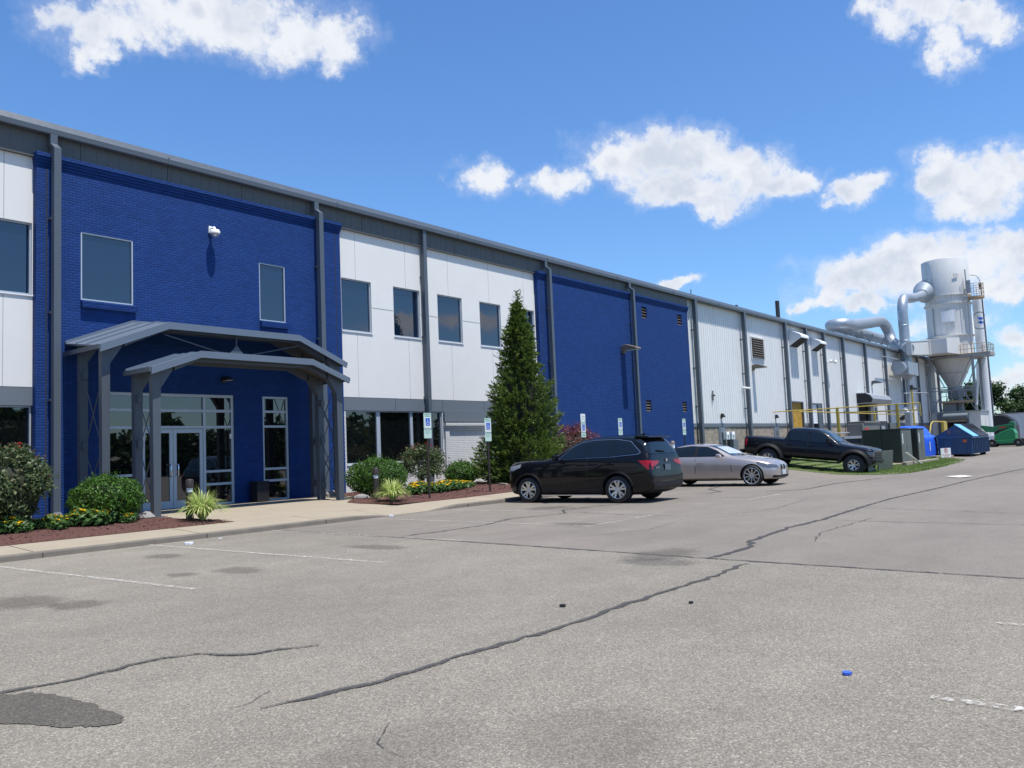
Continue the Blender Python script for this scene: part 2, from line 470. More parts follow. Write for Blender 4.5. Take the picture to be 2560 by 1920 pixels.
def leaf_mat(name, c0, c1, trans=.35, rough=.5, flip=.15):
    m, t, b = mat(name)
    g = t.node('ShaderNodeNewGeometry')
    c = t.mix(g.outputs['Random Per Island'], c0, c1)
    t.l.new(c, b.inputs['Base Color']); b.inputs['Roughness'].default_value = rough
    b.inputs['Specular IOR Level'].default_value = .35
    tr = t.node('ShaderNodeBsdfTranslucent'); t.l.new(c, tr.inputs['Color'])
    ms = t.node('ShaderNodeMixShader'); ms.inputs[0].default_value = trans
    t.l.new(b.outputs[0], ms.inputs[1]); t.l.new(tr.outputs[0], ms.inputs[2])
    t.l.new(ms.outputs[0], t.n['Material Output'].inputs[0])
    return m


M = {}
M['asphalt'] = asphalt_mat()
M['earth'] = simple('dry_ground', (.13, .12, .07), .95, var=.4, vscale=.3, bump=.3)
M['concrete'] = simple('concrete', (.275, .234, .172), .88, var=.16, vscale=1.7, bump=.25, bscale=120, dirt=.25)
M['kerb'] = simple('kerb_face', (.15, .132, .108), .9, var=.3, vscale=3.0, bump=.5, bscale=60, dirt=.5)
M['mulch'] = simple('mulch', (.075, .030, .022), .95, var=.65, vscale=26, bump=1.0, bscale=45)
M['blue_brick'] = brick_mat('blue_painted_brick', (.0110, .0425, .168), (.009, .034, .13), bump=.75, rough=.6, spec=.14)
M['white_brick'] = brick_mat('white_painted_brick', (.62, .62, .61), (.42, .42, .42), bump=1.0, rough=.55, vary=.1)
M['white_panel'] = simple('white_stucco_panel', (.69, .685, .655), .75, var=.05, vscale=1.2, bump=.25, bscale=35)
M['panel_joint'] = simple('panel_joint', (.30, .31, .32), .8)
M['siding'] = streaked('white_metal_siding', (.69, .69, .675), (.42, .41, .39), .3, .42)
M['grey_trim'] = simple('grey_trim', (.082, .100, .122), .4, var=.08, vscale=2.0)
M['grey_fascia'] = simple('grey_fascia', (.088, .092, .088), .5, var=.08, vscale=3.0)
M['grey_band'] = simple('grey_lintel_band', (.125, .15, .175), .7, var=.06, vscale=2.0, bump=.2, bscale=40)
M['dark_gap'] = simple('dark_gap', (.02, .02, .022), .8)
M['alu'] = simple('window_aluminium', (.43, .48, .53), .38, metal=.25, var=.05)
M['stone'] = brick_mat('split_face_block', (.30, .25, .20), (.25, .22, .19), bump=1.0, rough=.95, bw=.4, rh=.2, vary=.35, gap=.01)
M['glass'] = glass_mat('sky_tinted_window_glass', (.004, .012, .032), 2.0)  # blue of the mirrored sky is mixed into the upper panes' colour
M['door_glass'] = glass_mat('entrance_glass', (.004, .005, .006), 2.0)
M['canopy'] = simple('canopy_grey_metal', (.135, .165, .205), .36, metal=.2, var=.06, vscale=2.5)
M['canopy_steel'] = simple('canopy_grey_steel', (.068, .082, .10), .45, var=.08, vscale=2.5)
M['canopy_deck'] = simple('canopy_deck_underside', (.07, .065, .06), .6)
M['roof'] = simple('roof_metal', (.25, .27, .29), .4, metal=.3)
M['galv'] = simple('galvanised_steel', (.36, .40, .44), .42, metal=.55, var=.25, vscale=2.2)
M['tower'] = streaked('tower_white_paint', (.60, .60, .58), (.33, .27, .20), .5)
M['rusty'] = simple('rust_stained_steel', (.36, .27, .17), .7, var=.4, vscale=2.0)
M['steel_grey'] = simple('galvanised_frame', (.30, .32, .34), .5, metal=.3, var=.2, vscale=3)
M['taupe'] = simple('taupe_steel', (.14, .13, .115), .5, var=.2, vscale=2)
M['yellow'] = simple('yellow_rail_paint', (.42, .31, .05), .5, var=.2, vscale=4)
M['yellow_curtain'] = simple('yellow_curtain', (.42, .25, .035), .6, var=.55, vscale=2.4)
M['white_paint'] = simple('white_paint', (.72, .74, .76), .45, var=.05)
M['white_plastic'] = simple('white_plastic', (.75, .75, .73), .35, var=.03)
M['black_plastic'] = simple('black_plastic', (.012, .012, .013), .45, var=.1)
M['dark_bin'] = simple('dark_bin_metal', (.014, .013, .014), .5)
M['cabinet'] = simple('shaded_cabinet_green', (.022, .028, .022), .42, var=.22, vscale=2.0, dirt=.2)  # cabinet green with the shade of its sides put into the colour
M['cabinet_lit'] = simple('sunlit_weathered_cabinet', (.085, .10, .088), .5, var=.3, vscale=2.0, dirt=.3)  # same green lightened to paint in sun on the fronts, plus dirt
M['tarp'] = simple('blue_tarp', (.018, .10, .62), .45, var=.15, vscale=5, bump=.8, bscale=9)
M['dump'] = simple('dark_blue_steel', (.020, .060, .135), .45, var=.25, vscale=3, dirt=.15)
M['dump_light'] = simple('light_blue_lid', (.16, .40, .68), .45, var=.1)
M['dump_black'] = simple('black_lid', (.025, .023, .024), .5, var=.3, vscale=8)
M['green'] = simple('green_lift_paint', (.012, .21, .075), .4, var=.15, vscale=3)
M['dark_green'] = simple('green_boom_paint', (.010, .13, .055), .4, var=.15, vscale=3)
M['rubber'] = simple('tyre_rubber', (.016, .016, .016), .75, var=.2, vscale=9)
M['rim_dark'] = simple('wheel_dark', (.018, .018, .019), .5)
M['alloy'] = simple('alloy_wheel', (.58, .59, .60), .28, metal=.8, var=.08)
M['chrome'] = simple('chrome', (.78, .80, .83), .12, metal=1.0, var=.02)
M['dull_chrome'] = simple('dull_chrome', (.42, .44, .47), .28, metal=.9, var=.05)
M['trim_black'] = simple('black_trim', (.010, .010, .011), .5, var=.15, spec=.25)
M['suv_paint'] = paint_mat('black_car_paint', (.004, .0045, .006), rough=.3)
M['truck_paint'] = paint_mat('blue_black_truck_paint', (.0045, .006, .011), rough=.3)
M['sedan_paint'] = paint_mat('champagne_silver_paint', (.43, .385, .36), metal=.6, rough=.34, coat=1.0)
M['car_glass'] = glass_mat('car_glass', (.006, .009, .011), 1.6, wav=.0)
M['wind_glass'] = glass_mat('windscreen_glass', (.02, .035, .045), 1.9, wav=.0)
M['sunshade'] = simple('silver_sunshade', (.72, .76, .80), .3, metal=.6, var=.15, vscale=9, bump=.5, bscale=12)
M['tail_red'] = simple('red_lamp_lens', (.27, .004, .010), .14, var=.2, vscale=8)
M['lamp_clear'] = simple('clear_lamp_lens', (.42, .46, .52), .12, metal=.5, var=.3, vscale=14)
M['lamp_dark'] = simple('smoked_lamp_lens', (.10, .115, .14), .15, metal=.3, var=.6, vscale=12)
M['plate'] = simple('number_plate', (.50, .54, .58), .5, var=.25, vscale=30)
M['plate_dark'] = simple('dark_number_plate', (.08, .11, .14), .5, var=.3, vscale=30)
M['sign_pale'] = simple('pale_green_sign', (.46, .60, .53), .4, var=.06)
M['sign_white'] = simple('white_sign', (.66, .68, .66), .4, var=.06)
M['sign_blue'] = simple('blue_symbol', (.012, .10, .50), .4)
M['sign_green'] = simple('green_lettering', (.03, .22, .14), .5)
M['post_brown'] = simple('brown_sign_post', (.055, .045, .04), .6, var=.2)
M['red_mark'] = simple('red_marking', (.45, .03, .02), .5)
M['orange_mark'] = simple('orange_emblem', (.55, .13, .03), .5)
M['rock'] = simple('field_stone', (.22, .21, .20), .9, var=.35, vscale=7, bump=.8, bscale=20)
M['bronze'] = simple('bronze_fixture', (.16, .13, .10), .45, var=.15)
M['dark_bronze'] = simple('dark_bronze_fixture', (.030, .022, .018), .5)
M['lamp_glass'] = simple('frosted_lamp_glass', (.55, .58, .62), .2, var=.08)
M['bark'] = simple('bark', (.075, .055, .04), .9, var=.35, vscale=12, bump=.6)
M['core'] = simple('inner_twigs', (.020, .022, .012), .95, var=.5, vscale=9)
M['box_leaf'] = leaf_mat('boxwood_leaf', (.024, .070, .008), (.085, .19, .022))
M['rose_leaf'] = leaf_mat('rose_leaf', (.030, .060, .022), (.12, .155, .06))
M['rose_tip'] = leaf_mat('rose_red_tip', (.14, .035, .022), (.20, .085, .045))
M['red_petal'] = leaf_mat('red_petal', (.42, .012, .025), (.55, .03, .05))
M['arb_leaf'] = leaf_mat('arborvitae_spray', (.032, .072, .012), (.15, .215, .040), trans=.3)
M['grass_blade'] = leaf_mat('grass_blade', (.055, .115, .015), (.15, .22, .04))
M['hosta_blade'] = leaf_mat('variegated_blade', (.24, .36, .06), (.62, .66, .27), trans=.35)
M['flower_leaf'] = leaf_mat('flower_foliage', (.030, .085, .016), (.10, .19, .045))
M['yellow_petal'] = leaf_mat('yellow_petal', (.80, .47, .004), (.92, .66, .02), trans=.3)
M['barberry'] = leaf_mat('barberry_leaf', (.065, .012, .014), (.17, .045, .042))
M['tree_leaf'] = leaf_mat('tree_leaf', (.016, .040, .010), (.06, .105, .025))
M['tree_leaf_pale'] = leaf_mat('tree_leaf_pale', (.030, .065, .016), (.085, .14, .035))
M['faint'] = soft_mark('faint_stain', (.085, .077, .066), .13, edge=True, wscale=3)
M['tar'] = soft_mark('crack_sealant', (.048, .046, .045), .88, worn=.40, wscale=24, edge=False)
M['tar_thin'] = soft_mark('thin_crack', (.035, .034, .034), .8, worn=.42, wscale=6, edge=False)
M['line'] = soft_mark('worn_white_line', (.58, .56, .51), .75, worn=.53, wscale=14, edge=False)
M['stain'] = soft_mark('oil_stain', (.070, .062, .053), .28, edge=True, wscale=5)
M['wet'] = asphalt_mat('damp_asphalt', .42)
M['litter_white'] = simple('litter_white', (.7, .74, .78), .4)
M['litter_blue'] = simple('litter_blue', (.03, .10, .5), .4)
M['cardboard'] = simple('pale_sheet', (.62, .60, .52), .8)
M['timber'] = simple('grey_timber', (.28, .24, .19), .85, var=.3, vscale=9)


# ------------------------------------------------------------------ ground
def sstep(a, b, x):
    t = min(1, max(0, (x - a) / (b - a))); return t * t * (3 - 2 * t)


def hz(x, y):
    """the lot rises gently towards the wall beyond the parked cars"""
    return .55 * sstep(9.6, 15.5, y) * sstep(29.5, 33.5, x) * (1 - sstep(62, 75, x))


def lot():
    xs = [-120, -60, -20, 0, 6, 10, 14, 18, 22, 26] + [28 + i * .8 for i in range(60)] + [80, 95, 120, 160, 240]
    ys = [-60, -30, -10, 0, 4, 8] + [9 + i * .7 for i in range(20)] + [24]
    mb = MB()
    for y in ys:
        for x in xs: mb.v.append((x, y, hz(x, y)))
    n = len(xs)
    for j in range(len(ys) - 1):
        for i in range(n - 1):
            mb.f.append((j * n + i, j * n + i + 1, (j + 1) * n + i + 1, (j + 1) * n + i)); mb.m.append(0)
    tag(mb.build('parking_lot', M['asphalt'], smooth=180), kind='structure')
    g = MB(); g.quad((-900, -900, -.06), (1500, -900, -.06), (1500, 1200, -.06), (-900, 1200, -.06))
    tag(g.build('ground', M['earth']), kind='structure')


lot()


def gz(y):
    return .10 + min(1, max(0, (y - 15.4) / 3.2)) * .19


def pavement():
    # apron and pavement slab, with the dropped kerb of the ramp (x 14.2 .. 16.0)
    mb = MB()
    xs = [-12, 0, 5, 8, 11, 13.2, 13.9, 14.3, 14.7, 15.2, 15.7, 16.2, 16.8, 18, 20, 23, 27, 31, 34]
    ys = [15.42, 15.7, 16.1, 16.6, 17.2, 18, 18.6, 20, 22.2]
    def low(x): return sstep(13.3, 14.5, x) * (1 - sstep(15.6, 16.8, x))
    def zz(x, y): return gz(y) - low(x) * .095 * (1 - sstep(15.42, 17.6, y))
    for y in ys:
        for x in xs: mb.v.append((x, y, zz(x, y)))
    n = len(xs)
    for j in range(len(ys) - 1):
        for i in range(n - 1):
            mb.f.append((j * n + i, j * n + i + 1, (j + 1) * n + i + 1, (j + 1) * n + i)); mb.m.append(0)
    tag(mb.build('pavement', M['concrete'], smooth=180), kind='structure')
    k = MB()
    for i in range(len(xs) - 1):
        a, b = xs[i], xs[i + 1]
        za, zb = zz(a, 15.42), zz(b, 15.42)
        p = [(a, 15.36, -.05), (b, 15.36, -.05), (b, 15.375, zb - .02), (a, 15.375, za - .02), (a, 15.39, za + .003), (b, 15.39, zb + .003), (a, 15.54, za + .006), (b, 15.54, zb + .006)]
        k.add(p, [(0, 1, 2, 3), (3, 2, 5, 4), (4, 5, 7, 6)])
    for x in (-9, -6, -3, 0, 3, 6.2, 9.3, 12.3, 17.2, 20.3):      # casting joints
        k.box(x - .003, x + .003, 15.354, 15.38, 0, .085, 1)
    tag(k.build('kerb', [M['kerb'], M['dark_gap']]), kind='structure')
    j = MB()
    for x in (6.1, 9.2, 12.2, 14.2, 19.0):
        j.quad((x, 15.5, gz(15.5) + .004 - low(x) * .09), (x + .012, 15.5, gz(15.5) + .004 - low(x) * .09), (x + .012, 16.55, gz(16.55) + .004 - low(x) * .03), (x, 16.55, gz(16.55) + .004 - low(x) * .03))
    j.quad((11.2, 16.6, gz(16.6) + .004), (15.6, 16.6, gz(16.6) - .02), (15.6, 16.612, gz(16.6) - .02), (11.2, 16.612, gz(16.6) + .004))
    tag(j.build('pavement_joint', M['dark_gap']), kind='structure')


pavement()


def bed(name, poly, mound=.05):
    """mulch bed: a slightly mounded sheet with chips"""
    bm = bmesh.new()
    vs = [bm.verts.new((x, y, 0)) for x, y in poly]
    bm.faces.new(vs)
    x0, x1 = min(p[0] for p in poly), max(p[0] for p in poly); y0, y1 = min(p[1] for p in poly), max(p[1] for p in poly)
    for i in range(1, int((x1 - x0) / .25)):
        bmesh.ops.bisect_plane(bm, geom=bm.verts[:] + bm.edges[:] + bm.faces[:], plane_co=(x0 + i * .25, 0, 0), plane_no=(1, 0, 0))
    for i in range(1, int((y1 - y0) / .25)):
        bmesh.ops.bisect_plane(bm, geom=bm.verts[:] + bm.edges[:] + bm.faces[:], plane_co=(0, y0 + i * .25, 0), plane_no=(0, 1, 0))
    for v in bm.verts:
        edge = any(e.is_boundary for e in v.link_edges)
        v.co.z = gz(v.co.y) + (.008 if edge else mound + R_.uniform(-.012, .012))
    me = bpy.data.meshes.new(name); bm.to_mesh(me)
    faces = [(f.calc_center_median().copy(), f.calc_area()) for f in bm.faces]; bm.free()
    me.materials.append(M['mulch'])
    o = finish(me, name, None, 180)
    tag(o, kind='structure')
    ch = []
    for c, a in faces:
        for _ in range(int(a * 90)):
            p = np.array([c.x + R_.uniform(-.13, .13), c.y + R_.uniform(-.13, .13), c.z + .006])
            u = NR.normal(size=3); u[2] *= .35; u /= np.linalg.norm(u); w = np.cross(u, NR.normal(size=3)); w /= np.linalg.norm(w)
            u *= R_.uniform(.012, .035); w *= R_.uniform(.004, .010)
            ch += [p - u - w, p + u - w, p + u + w, p - u + w]
    co = fast_mesh('mulch_chips', np.array(ch), 4, M['mulch'])
    tag(co, 'dark red brown bark chips strewn over the mulch bed', 'mulch', kind='stuff')


bed('mulch_bed', [(-8, 16.6), (10.75, 16.6), (10.35, 17.3), (10.0, 18.2), (9.7, 18.9), (9.4, 21.75), (-8, 21.75)])
bed('mulch_bed', [(15.75, 16.65), (17.0, 16.5), (18.2, 16.5), (21.5, 16.75), (24.5, 17.0), (24.8, 21.75), (17.5, 21.75), (16.9, 19.6), (15.15, 18.0), (15.2, 17.6)])


def ribbon(mb, pts, w, z, jitter=.014, dense=.11, mi=0, taper=True):
    P = []
    for a, b in zip(pts[:-1], pts[1:]):
        L = math.hypot(b[0] - a[0], b[1] - a[1]); n = max(1, int(L / dense))
        for i in range(n): P.append((a[0] + (b[0] - a[0]) * i / n, a[1] + (b[1] - a[1]) * i / n))
    P.append(pts[-1])
    L = []
    for i, p in enumerate(P):
        q0, q1 = P[max(0, i - 1)], P[min(len(P) - 1, i + 1)]
        d = math.hypot(q1[0] - q0[0], q1[1] - q0[1]) or 1
        nx, ny = -(q1[1] - q0[1]) / d, (q1[0] - q0[0]) / d
        off = R_.gauss(0, jitter); ww = w * R_.uniform(.55, 1.35) * .5
        if taper and (i < 2 or i > len(P) - 3): ww *= .45
        x, y = p[0] + nx * off, p[1] + ny * off
        L.append(((x + nx * ww, y + ny * ww), (x - nx * ww, y - ny * ww)))
    b = len(mb.v)
    for (l, r) in L:
        mb.v.append((*l, z + hz(*l))); mb.v.append((*r, z + hz(*r)))
    for i in range(len(L) - 1):
        mb.f.append((b + 2 * i, b + 2 * i + 1, b + 2 * i + 3, b + 2 * i + 2)); mb.m.append(mi)


def markings():
    mb = MB()
    for pts, w in (([(3.04, 4.45), (3.36, 4.38), (3.86, 4.27), (4.38, 4.25), (5.19, 4.21), (5.59, 4.16), (6.06, 4.15), (6.49, 4.18), (7.18, 4.19), (7.91, 4.17), (8.76, 4.15), (9.49, 4.22), (9.80, 4.19)], .06),
                   ([(10.02, 4.83), (10.76, 4.80), (11.38, 4.80), (11.95, 5.07), (13.08, 5.15), (14.0, 5.22), (15.43, 5.15), (18.15, 5.27), (20.85, 5.31), (24.99, 5.10), (28.17, 5.03), (33.2, 4.77), (42, 4.2), (60, 3.5)], .085),
                   ([(2.0, 6.4), (2.30, 6.37), (2.55, 6.32), (2.78, 6.27), (3.05, 6.29), (3.16, 6.30), (3.41, 6.28), (3.66, 6.15)], .055),
                   ([(3.62, 6.2), (3.74, 5.98), (3.76, 5.84), (3.87, 5.74), (4.05, 5.70), (4.30, 5.50)], .05),
                   ([(10.79, 11.34), (11.66, 11.17), (13.05, 11.18), (14.4, 11.6)], .06),
                   ([(14.2, 11.7), (15.11, 11.28), (15.87, 11.17), (16.3, 11.5), (16.62, 11.80), (17.33, 11.70), (18.8, 11.3)], .06),
                   ([(22.48, 10.78), (23.52, 10.82), (24.68, 11.75), (27.98, 12.33)], .07),
                   ([(23.48, 9.37), (24.5, 8.58), (27.46, 8.64), (28.78, 8.44), (30.6, 8.05)], .08)):
        ribbon(mb, pts, w, .009)
    ribbon(mb, [(10.92, 15.3), (10.77, 13.35), (10.64, 11.0), (10.40, 8.4), (10.19, 6.4), (10.03, 4.8), (9.93, 3.6), (9.84, 2.2), (9.6, -1), (9.3, -6)], .05, .008, .008)
    tag(mb.build('crack_sealant', M['tar']), kind='structure')
    mb = MB()
    for pts, w in (([(15.43, 5.15), (15.26, 3.69), (15.19, 1.95), (15.0, -3)], .03), ([(18.15, 5.27), (17.76, 3.86), (17.16, 2.19), (16.6, -2)], .03),
                   ([(15.87, 11.17), (16.10, 10.88), (15.72, 9.53), (15.76, 7.79)], .03), ([(20.6, 7.2), (17.8, 6.9), (16, 7.3)], .02), ([(11.6, 8), (13, 7.4), (14.5, 7.6)], .015),
                   ([(3.3, 3.6), (3.0, 3.4), (2.95, 3.1)], .012), ([(3.0, 4.6), (3.3, 4.75)], .015), ([(12.2, 4.2), (13.4, 4.5), (16, 4.4)], .02)):
        ribbon(mb, pts, w, .006)
    tag(mb.build('hairline_crack', M['tar_thin']), kind='structure')
    mb = MB()
    for a, b in (((5.26, 14.9), (5.46, 9.3)), ((8.06, 15.34), (8.04, 8.84)), ((10.78, 15.32), (10.57, 9.59)), ((13.62, 15.35), (13.3, 8.8)), ((16.1, 15.35), (16.15, 11.9)), ((13.10, 8.8), (15.6, 8.78)),
                 ((20.4, 9.9), (20.05, 8.56)), ((20.05, 8.56), (22.3, 8.51)), ((5.22, 1.20), (5.21, -.6)), ((7.45, 1.2), (7.46, .3)), ((2.6, 14.9), (2.62, 9.4)), ((18.7, 9.7), (18.8, 8.6)), ((24.4, 9.7), (24.4, 8.6))):
        ribbon(mb, [a, b], .09, .011, .002, .4, taper=False)
    tag(mb.build('parking_line', M['line']), kind='structure')
    mb = MB()
    damp = [(1.6, 6.5), (2.12, 6.47), (2.28, 6.36), (2.43, 6.2), (2.47, 6.0), (2.5, 5.78), (2.53, 5.55), (2.51, 5.38), (2.52, 5.2), (2.5, 5.05), (2.46, 4.97), (2.41, 4.95), (2.34, 4.99), (2.3, 5.07), (2.22, 5.2), (2.18, 5.34), (2.08, 5.52), (1.99, 5.73), (1.6, 6.2)]
    ring = []
    for (ax, ay), (bx, by) in zip(damp, damp[1:] + damp[:1]):
        for k in range(4): ring.append((ax + (bx - ax) * k / 4 + R_.gauss(0, .011), ay + (by - ay) * k / 4 + R_.gauss(0, .022)))
    mb.add([(x, y, .005) for x, y in ring], [tuple(range(len(ring)))])
    tag(mb.build('damp_patch', M['wet']), kind='structure')
    for x, y, rx, ry, in ((2.9, 3.2, .9, .5), (3.7, 2.5, .6, .6)):
        mb = MB(); mb.quad((x - rx, y - ry, .003), (x + rx, y - ry, .003), (x + rx, y + ry, .003), (x - rx, y + ry, .003))
        tag(mb.build('faint_stain', M['faint']), kind='structure')
    for x, y, rx, ry, in ((4.0, 10.45, .5, .75), (4.25, 9.6, .35, .45), (6.7, 10.3, .35, .6), (6.1, 10.7, .25, .35), (9.4, 10.45, .35, .8), (10.2, 5.6, .9, .5), (9.5, 5.3, .4, .7), (17.2, 12.6, .8, .7), (7.2, 13.2, .35, .5), (13.6, 9.4, .4, .7)):
        mb = MB(); mb.quad((x - rx, y - ry, .0035), (x + rx, y - ry, .0035), (x + rx, y + ry, .0035), (x - rx, y + ry, .0035))
        tag(mb.build('oil_stain', M['stain']), kind='structure')


markings()


def litter():
    def chip(name, x, y, s, m, label, cat, h=.012, z=0.0):
        mb = MB(); pts = [(x + s * math.cos(a) * R_.uniform(.6, 1.1), y + s * math.sin(a) * R_.uniform(.5, 1)) for a in [i * 1.05 for i in range(6)]]
        mb.prism(pts, 'z', z + .004, z + .004 + h)
        tag(mb.build(name, m), label, cat)
    chip('tar_lump', 6.52, 4.67, .045, M['black_plastic'], 'black flat lump lying on bare asphalt, larger of two dark bits', 'debris', .02)
    chip('tar_lump', 7.19, 3.67, .03, M['black_plastic'], 'small black bit on the asphalt, smaller and further right of two', 'debris', .015)
    chip('blue_scrap', 5.47, 1.74, .045, M['litter_blue'], 'crumpled blue scrap of wrapper on the near asphalt at right', 'litter', .015)
    chip('crushed_cup', 8.45, 14.55, .10, M['litter_white'], 'crushed white and pale blue cup in the gutter left of the ramp', 'litter', .04)
    chip('bottle_cap', 14.21, 15.25, .07, M['litter_white'], 'white crumpled wrapper at the foot of the kerb ramp', 'litter', .04)
    chip('paper_scrap', 9.3, 14.9, .05, M['litter_white'], 'little white paper scrap by the kerb below the entrance', 'litter', .01)
    mb = MB(); mb.add([(30.2, 5.55, .02), (30.75, 5.25, .03), (31.6, 5.75, .025), (31.0, 6.15, .02)], [(0, 1, 2, 3)])
    mb.add([(30.2, 5.55, .008), (30.75, 5.25, .008), (31.6, 5.75, .008), (31.0, 6.15, .008)], [(3, 2, 1, 0)])
    tag(mb.build('cardboard_sheet', M['cardboard']), 'flat pale cardboard sheet lying on the open asphalt lane', 'sheet')


litter()

# ------------------------------------------------------------------ the building
YB, YW, YS = 21.8, 22.0, 22.1       # faces: blue brick, white panels, metal siding
XE = 113.0
bld = thing('factory_building', 'long two storey factory with blue brick bays, white panels and white metal siding', 'building', (9, 22, 0))


def holed_wall(mb, x0, x1, z0, z1, y, holes, depth=.14, mi=0):
    xs = sorted(set([x0, x1] + [h[0] for h in holes] + [h[1] for h in holes])); zs = sorted(set([z0, z1] + [h[2] for h in holes] + [h[3] for h in holes]))
    xs = [x for x in xs if x0 <= x <= x1]; zs = [z for z in zs if z0 <= z <= z1]
    for i in range(len(xs) - 1):
        for j in range(len(zs) - 1):
            cx_, cz_ = (xs[i] + xs[i + 1]) / 2, (zs[j] + zs[j + 1]) / 2
            if any(h[0] < cx_ < h[1] and h[2] < cz_ < h[3] for h in holes): continue
            mb.quad((xs[i], y, zs[j]), (xs[i + 1], y, zs[j]), (xs[i + 1], y, zs[j + 1]), (xs[i], y, zs[j + 1]), mi)
    for (a, b, c, d) in holes:
        a, b = max(a, x0), min(b, x1); c, d = max(c, z0), min(d, z1); e = y + depth
        mb.quad((a, y, c), (a, y, d), (a, e, d), (a, e, c), mi); mb.quad((b, y, d), (b, y, c), (b, e, c), (b, e, d), mi)
        mb.quad((a, y, d), (b, y, d), (b, e, d), (a, e, d), mi); mb.quad((b, y, c), (a, y, c), (a, e, c), (b, e, c), mi)


def window(x0, x1, z0, z1, y, mull=(), rows=(), fw=.042, depth=.10, gm='glass', name='window', widem=None):
    """frame with its panes as a sub-part, set back in the wall"""
    f = MB(); yf = y + depth - .05; yb = y + depth + .03
    f.box(x0 + .002, x0 + fw, yf, yb, z0 + .002, z1 - .002); f.box(x1 - fw, x1 - .002, yf, yb, z0 + .002, z1 - .002)
    f.box(x0 + fw, x1 - fw, yf, yb, z0 + .002, z0 + fw); f.box(x0 + fw, x1 - fw, yf, yb, z1 - fw, z1 - .002)
    for i, mx_ in enumerate(mull):
        w = (widem[i] if widem else fw) / 2
        f.box(mx_ - w, mx_ + w, yf + .003, yb, z0 + fw, z1 - fw)
    for rz in rows: f.box(x0 + fw, x1 - fw, yf + .006, yb - .004, rz - fw / 2, rz + fw / 2)
    fo = f.build(name, M['alu'], bld, bevel=.004)
    p = MB(); p.quad((x0 + .01, yb - .03, z0 + .01), (x1 - .01, yb - .03, z0 + .01), (x1 - .01, yb - .03, z1 - .01), (x0 + .01, yb - .03, z1 - .01))
    p.build('pane', M[gm], fo)
    return fo


# windows: x0,x1,z0,z1
WU = [(7.24, 8.60, 5.87, 7.70), (18.50, 19.86, 5.86, 7.70), (20.94, 22.31, 5.86, 7.70), (23.28, 24.70, 5.86, 7.70), (25.79, 27.16, 5.86, 7.70), (28.19, 29.54, 5.86, 7.70)]
WUL = [(4.6, 5.95, 5.87, 7.70), (1.9, 3.25, 5.87, 7.7)]
WLO = [(18.56, 23.32, 1.25, 3.10), (25.9, 29.3, 1.25, 3.08), (4.4, 8.62, 1.25, 3.10)]


def white_wall(name, x0, x1, joints, hjoin):
    hol = [w for w in WU + WUL + WLO if w[0] >= x0 - .2 and w[1] <= x1 + .2]
    mb = MB(); holed_wall(mb, x0, x1, 3.56, 9.9, YW, hol, .14, 0)
    for jx, ja, jb in joints: mb.box(jx - .007, jx + .007, YW - .002, YW + .01, ja, jb, 1)
    for ja, jb in hjoin: mb.box(ja, jb, YW - .003, YW + .01, 6.77, 6.795, 1)
    mb.box(x0, x1, YW - .004, YW + .01, 3.545, 3.562, 2)
    mb.build(name, [M['white_panel'], M['panel_joint'], M['dark_gap']], bld)
    b = MB(); holed_wall(b, x0, x1, 3.10, 3.545, YW - .012, [], 0, 0)
    for jx in (20.87, 23.36, 25.84, 28.3, 5.5): b.box(jx - .006, jx + .006, YW - .016, YW, 3.105, 3.54, 1) if x0 < jx < x1 else None
    b.build('lintel_band', [M['grey_band'], M['dark_gap']], bld)
    l = MB(); holed_wall(l, x0, x1, -.1, 3.10, YW, hol, .14, 0)
    l.build('lower_wall', M['white_brick'], bld)


white_wall('panel_wall', 18.30, 29.72, [(19.15, 7.7, 9.42), (21.58, 7.7, 9.42), (23.92, 7.7, 9.42), (26.42, 7.7, 9.42), (28.82, 7.7, 9.42), (19.17, 3.57, 5.86), (21.66, 3.57, 5.86), (24.01, 3.57, 5.86), (26.52, 3.57, 5.86), (28.9, 3.57, 5.86)], [(19.87, 20.92), (22.33, 23.26), (24.72, 25.77), (27.18, 28.17)])
white_wall('panel_wall', -9, 8.66, [(7.95, 7.7, 9.42), (7.95, 3.57, 5.86), (5.3, 7.7, 9.42), (5.3, 3.57, 5.86), (2.6, 3.57, 9.42)], [(5.97, 7.22), (3.3, 4.58)])
for w in WU + WUL: window(*w, YW)
window(*WLO[0], YW, gm='door_glass', mull=(20.08, 21.72, 22.75), widem=(.17, .13, .06), depth=.10)
window(*WLO[1], YW, gm='door_glass', mull=(27.5,), depth=.10)
window(*WLO[2], YW, gm='door_glass', mull=(6.4,), depth=.10)
for w in WU + WUL + WLO:
    mb = MB(); mb.box(w[0] - .01, w[1] + .02, YW - .03, YW + .10, w[2] - .038, w[2] - .002)
    mb.build('window_sill', M['white_paint'], bld)
# grey infill and white brick pier between the low windows
mb = MB(); mb.box(23.36, 25.86, YW - .10, YW - .02, 2.72, 3.08); mb.build('infill_panel', M['grey_band'], bld)
mb = MB(); mb.box(23.36, 25.84, YW - .16, YW - .002, 2.56, 2.66); mb.box(23.40, 25.82, YW - .11, YW - .002, 2.46, 2.557)
mb.box(23.44, 25.80, YW - .06, YW - .002, 2.36, 2.457); mb.box(23.50, 25.84, YW - .03, YW - .002, .2, 2.357); mb.box(23.40, 23.62, YW - .09, YW - .002, .2, 2.357)
mb.build('white_pier', M['white_brick'], bld)


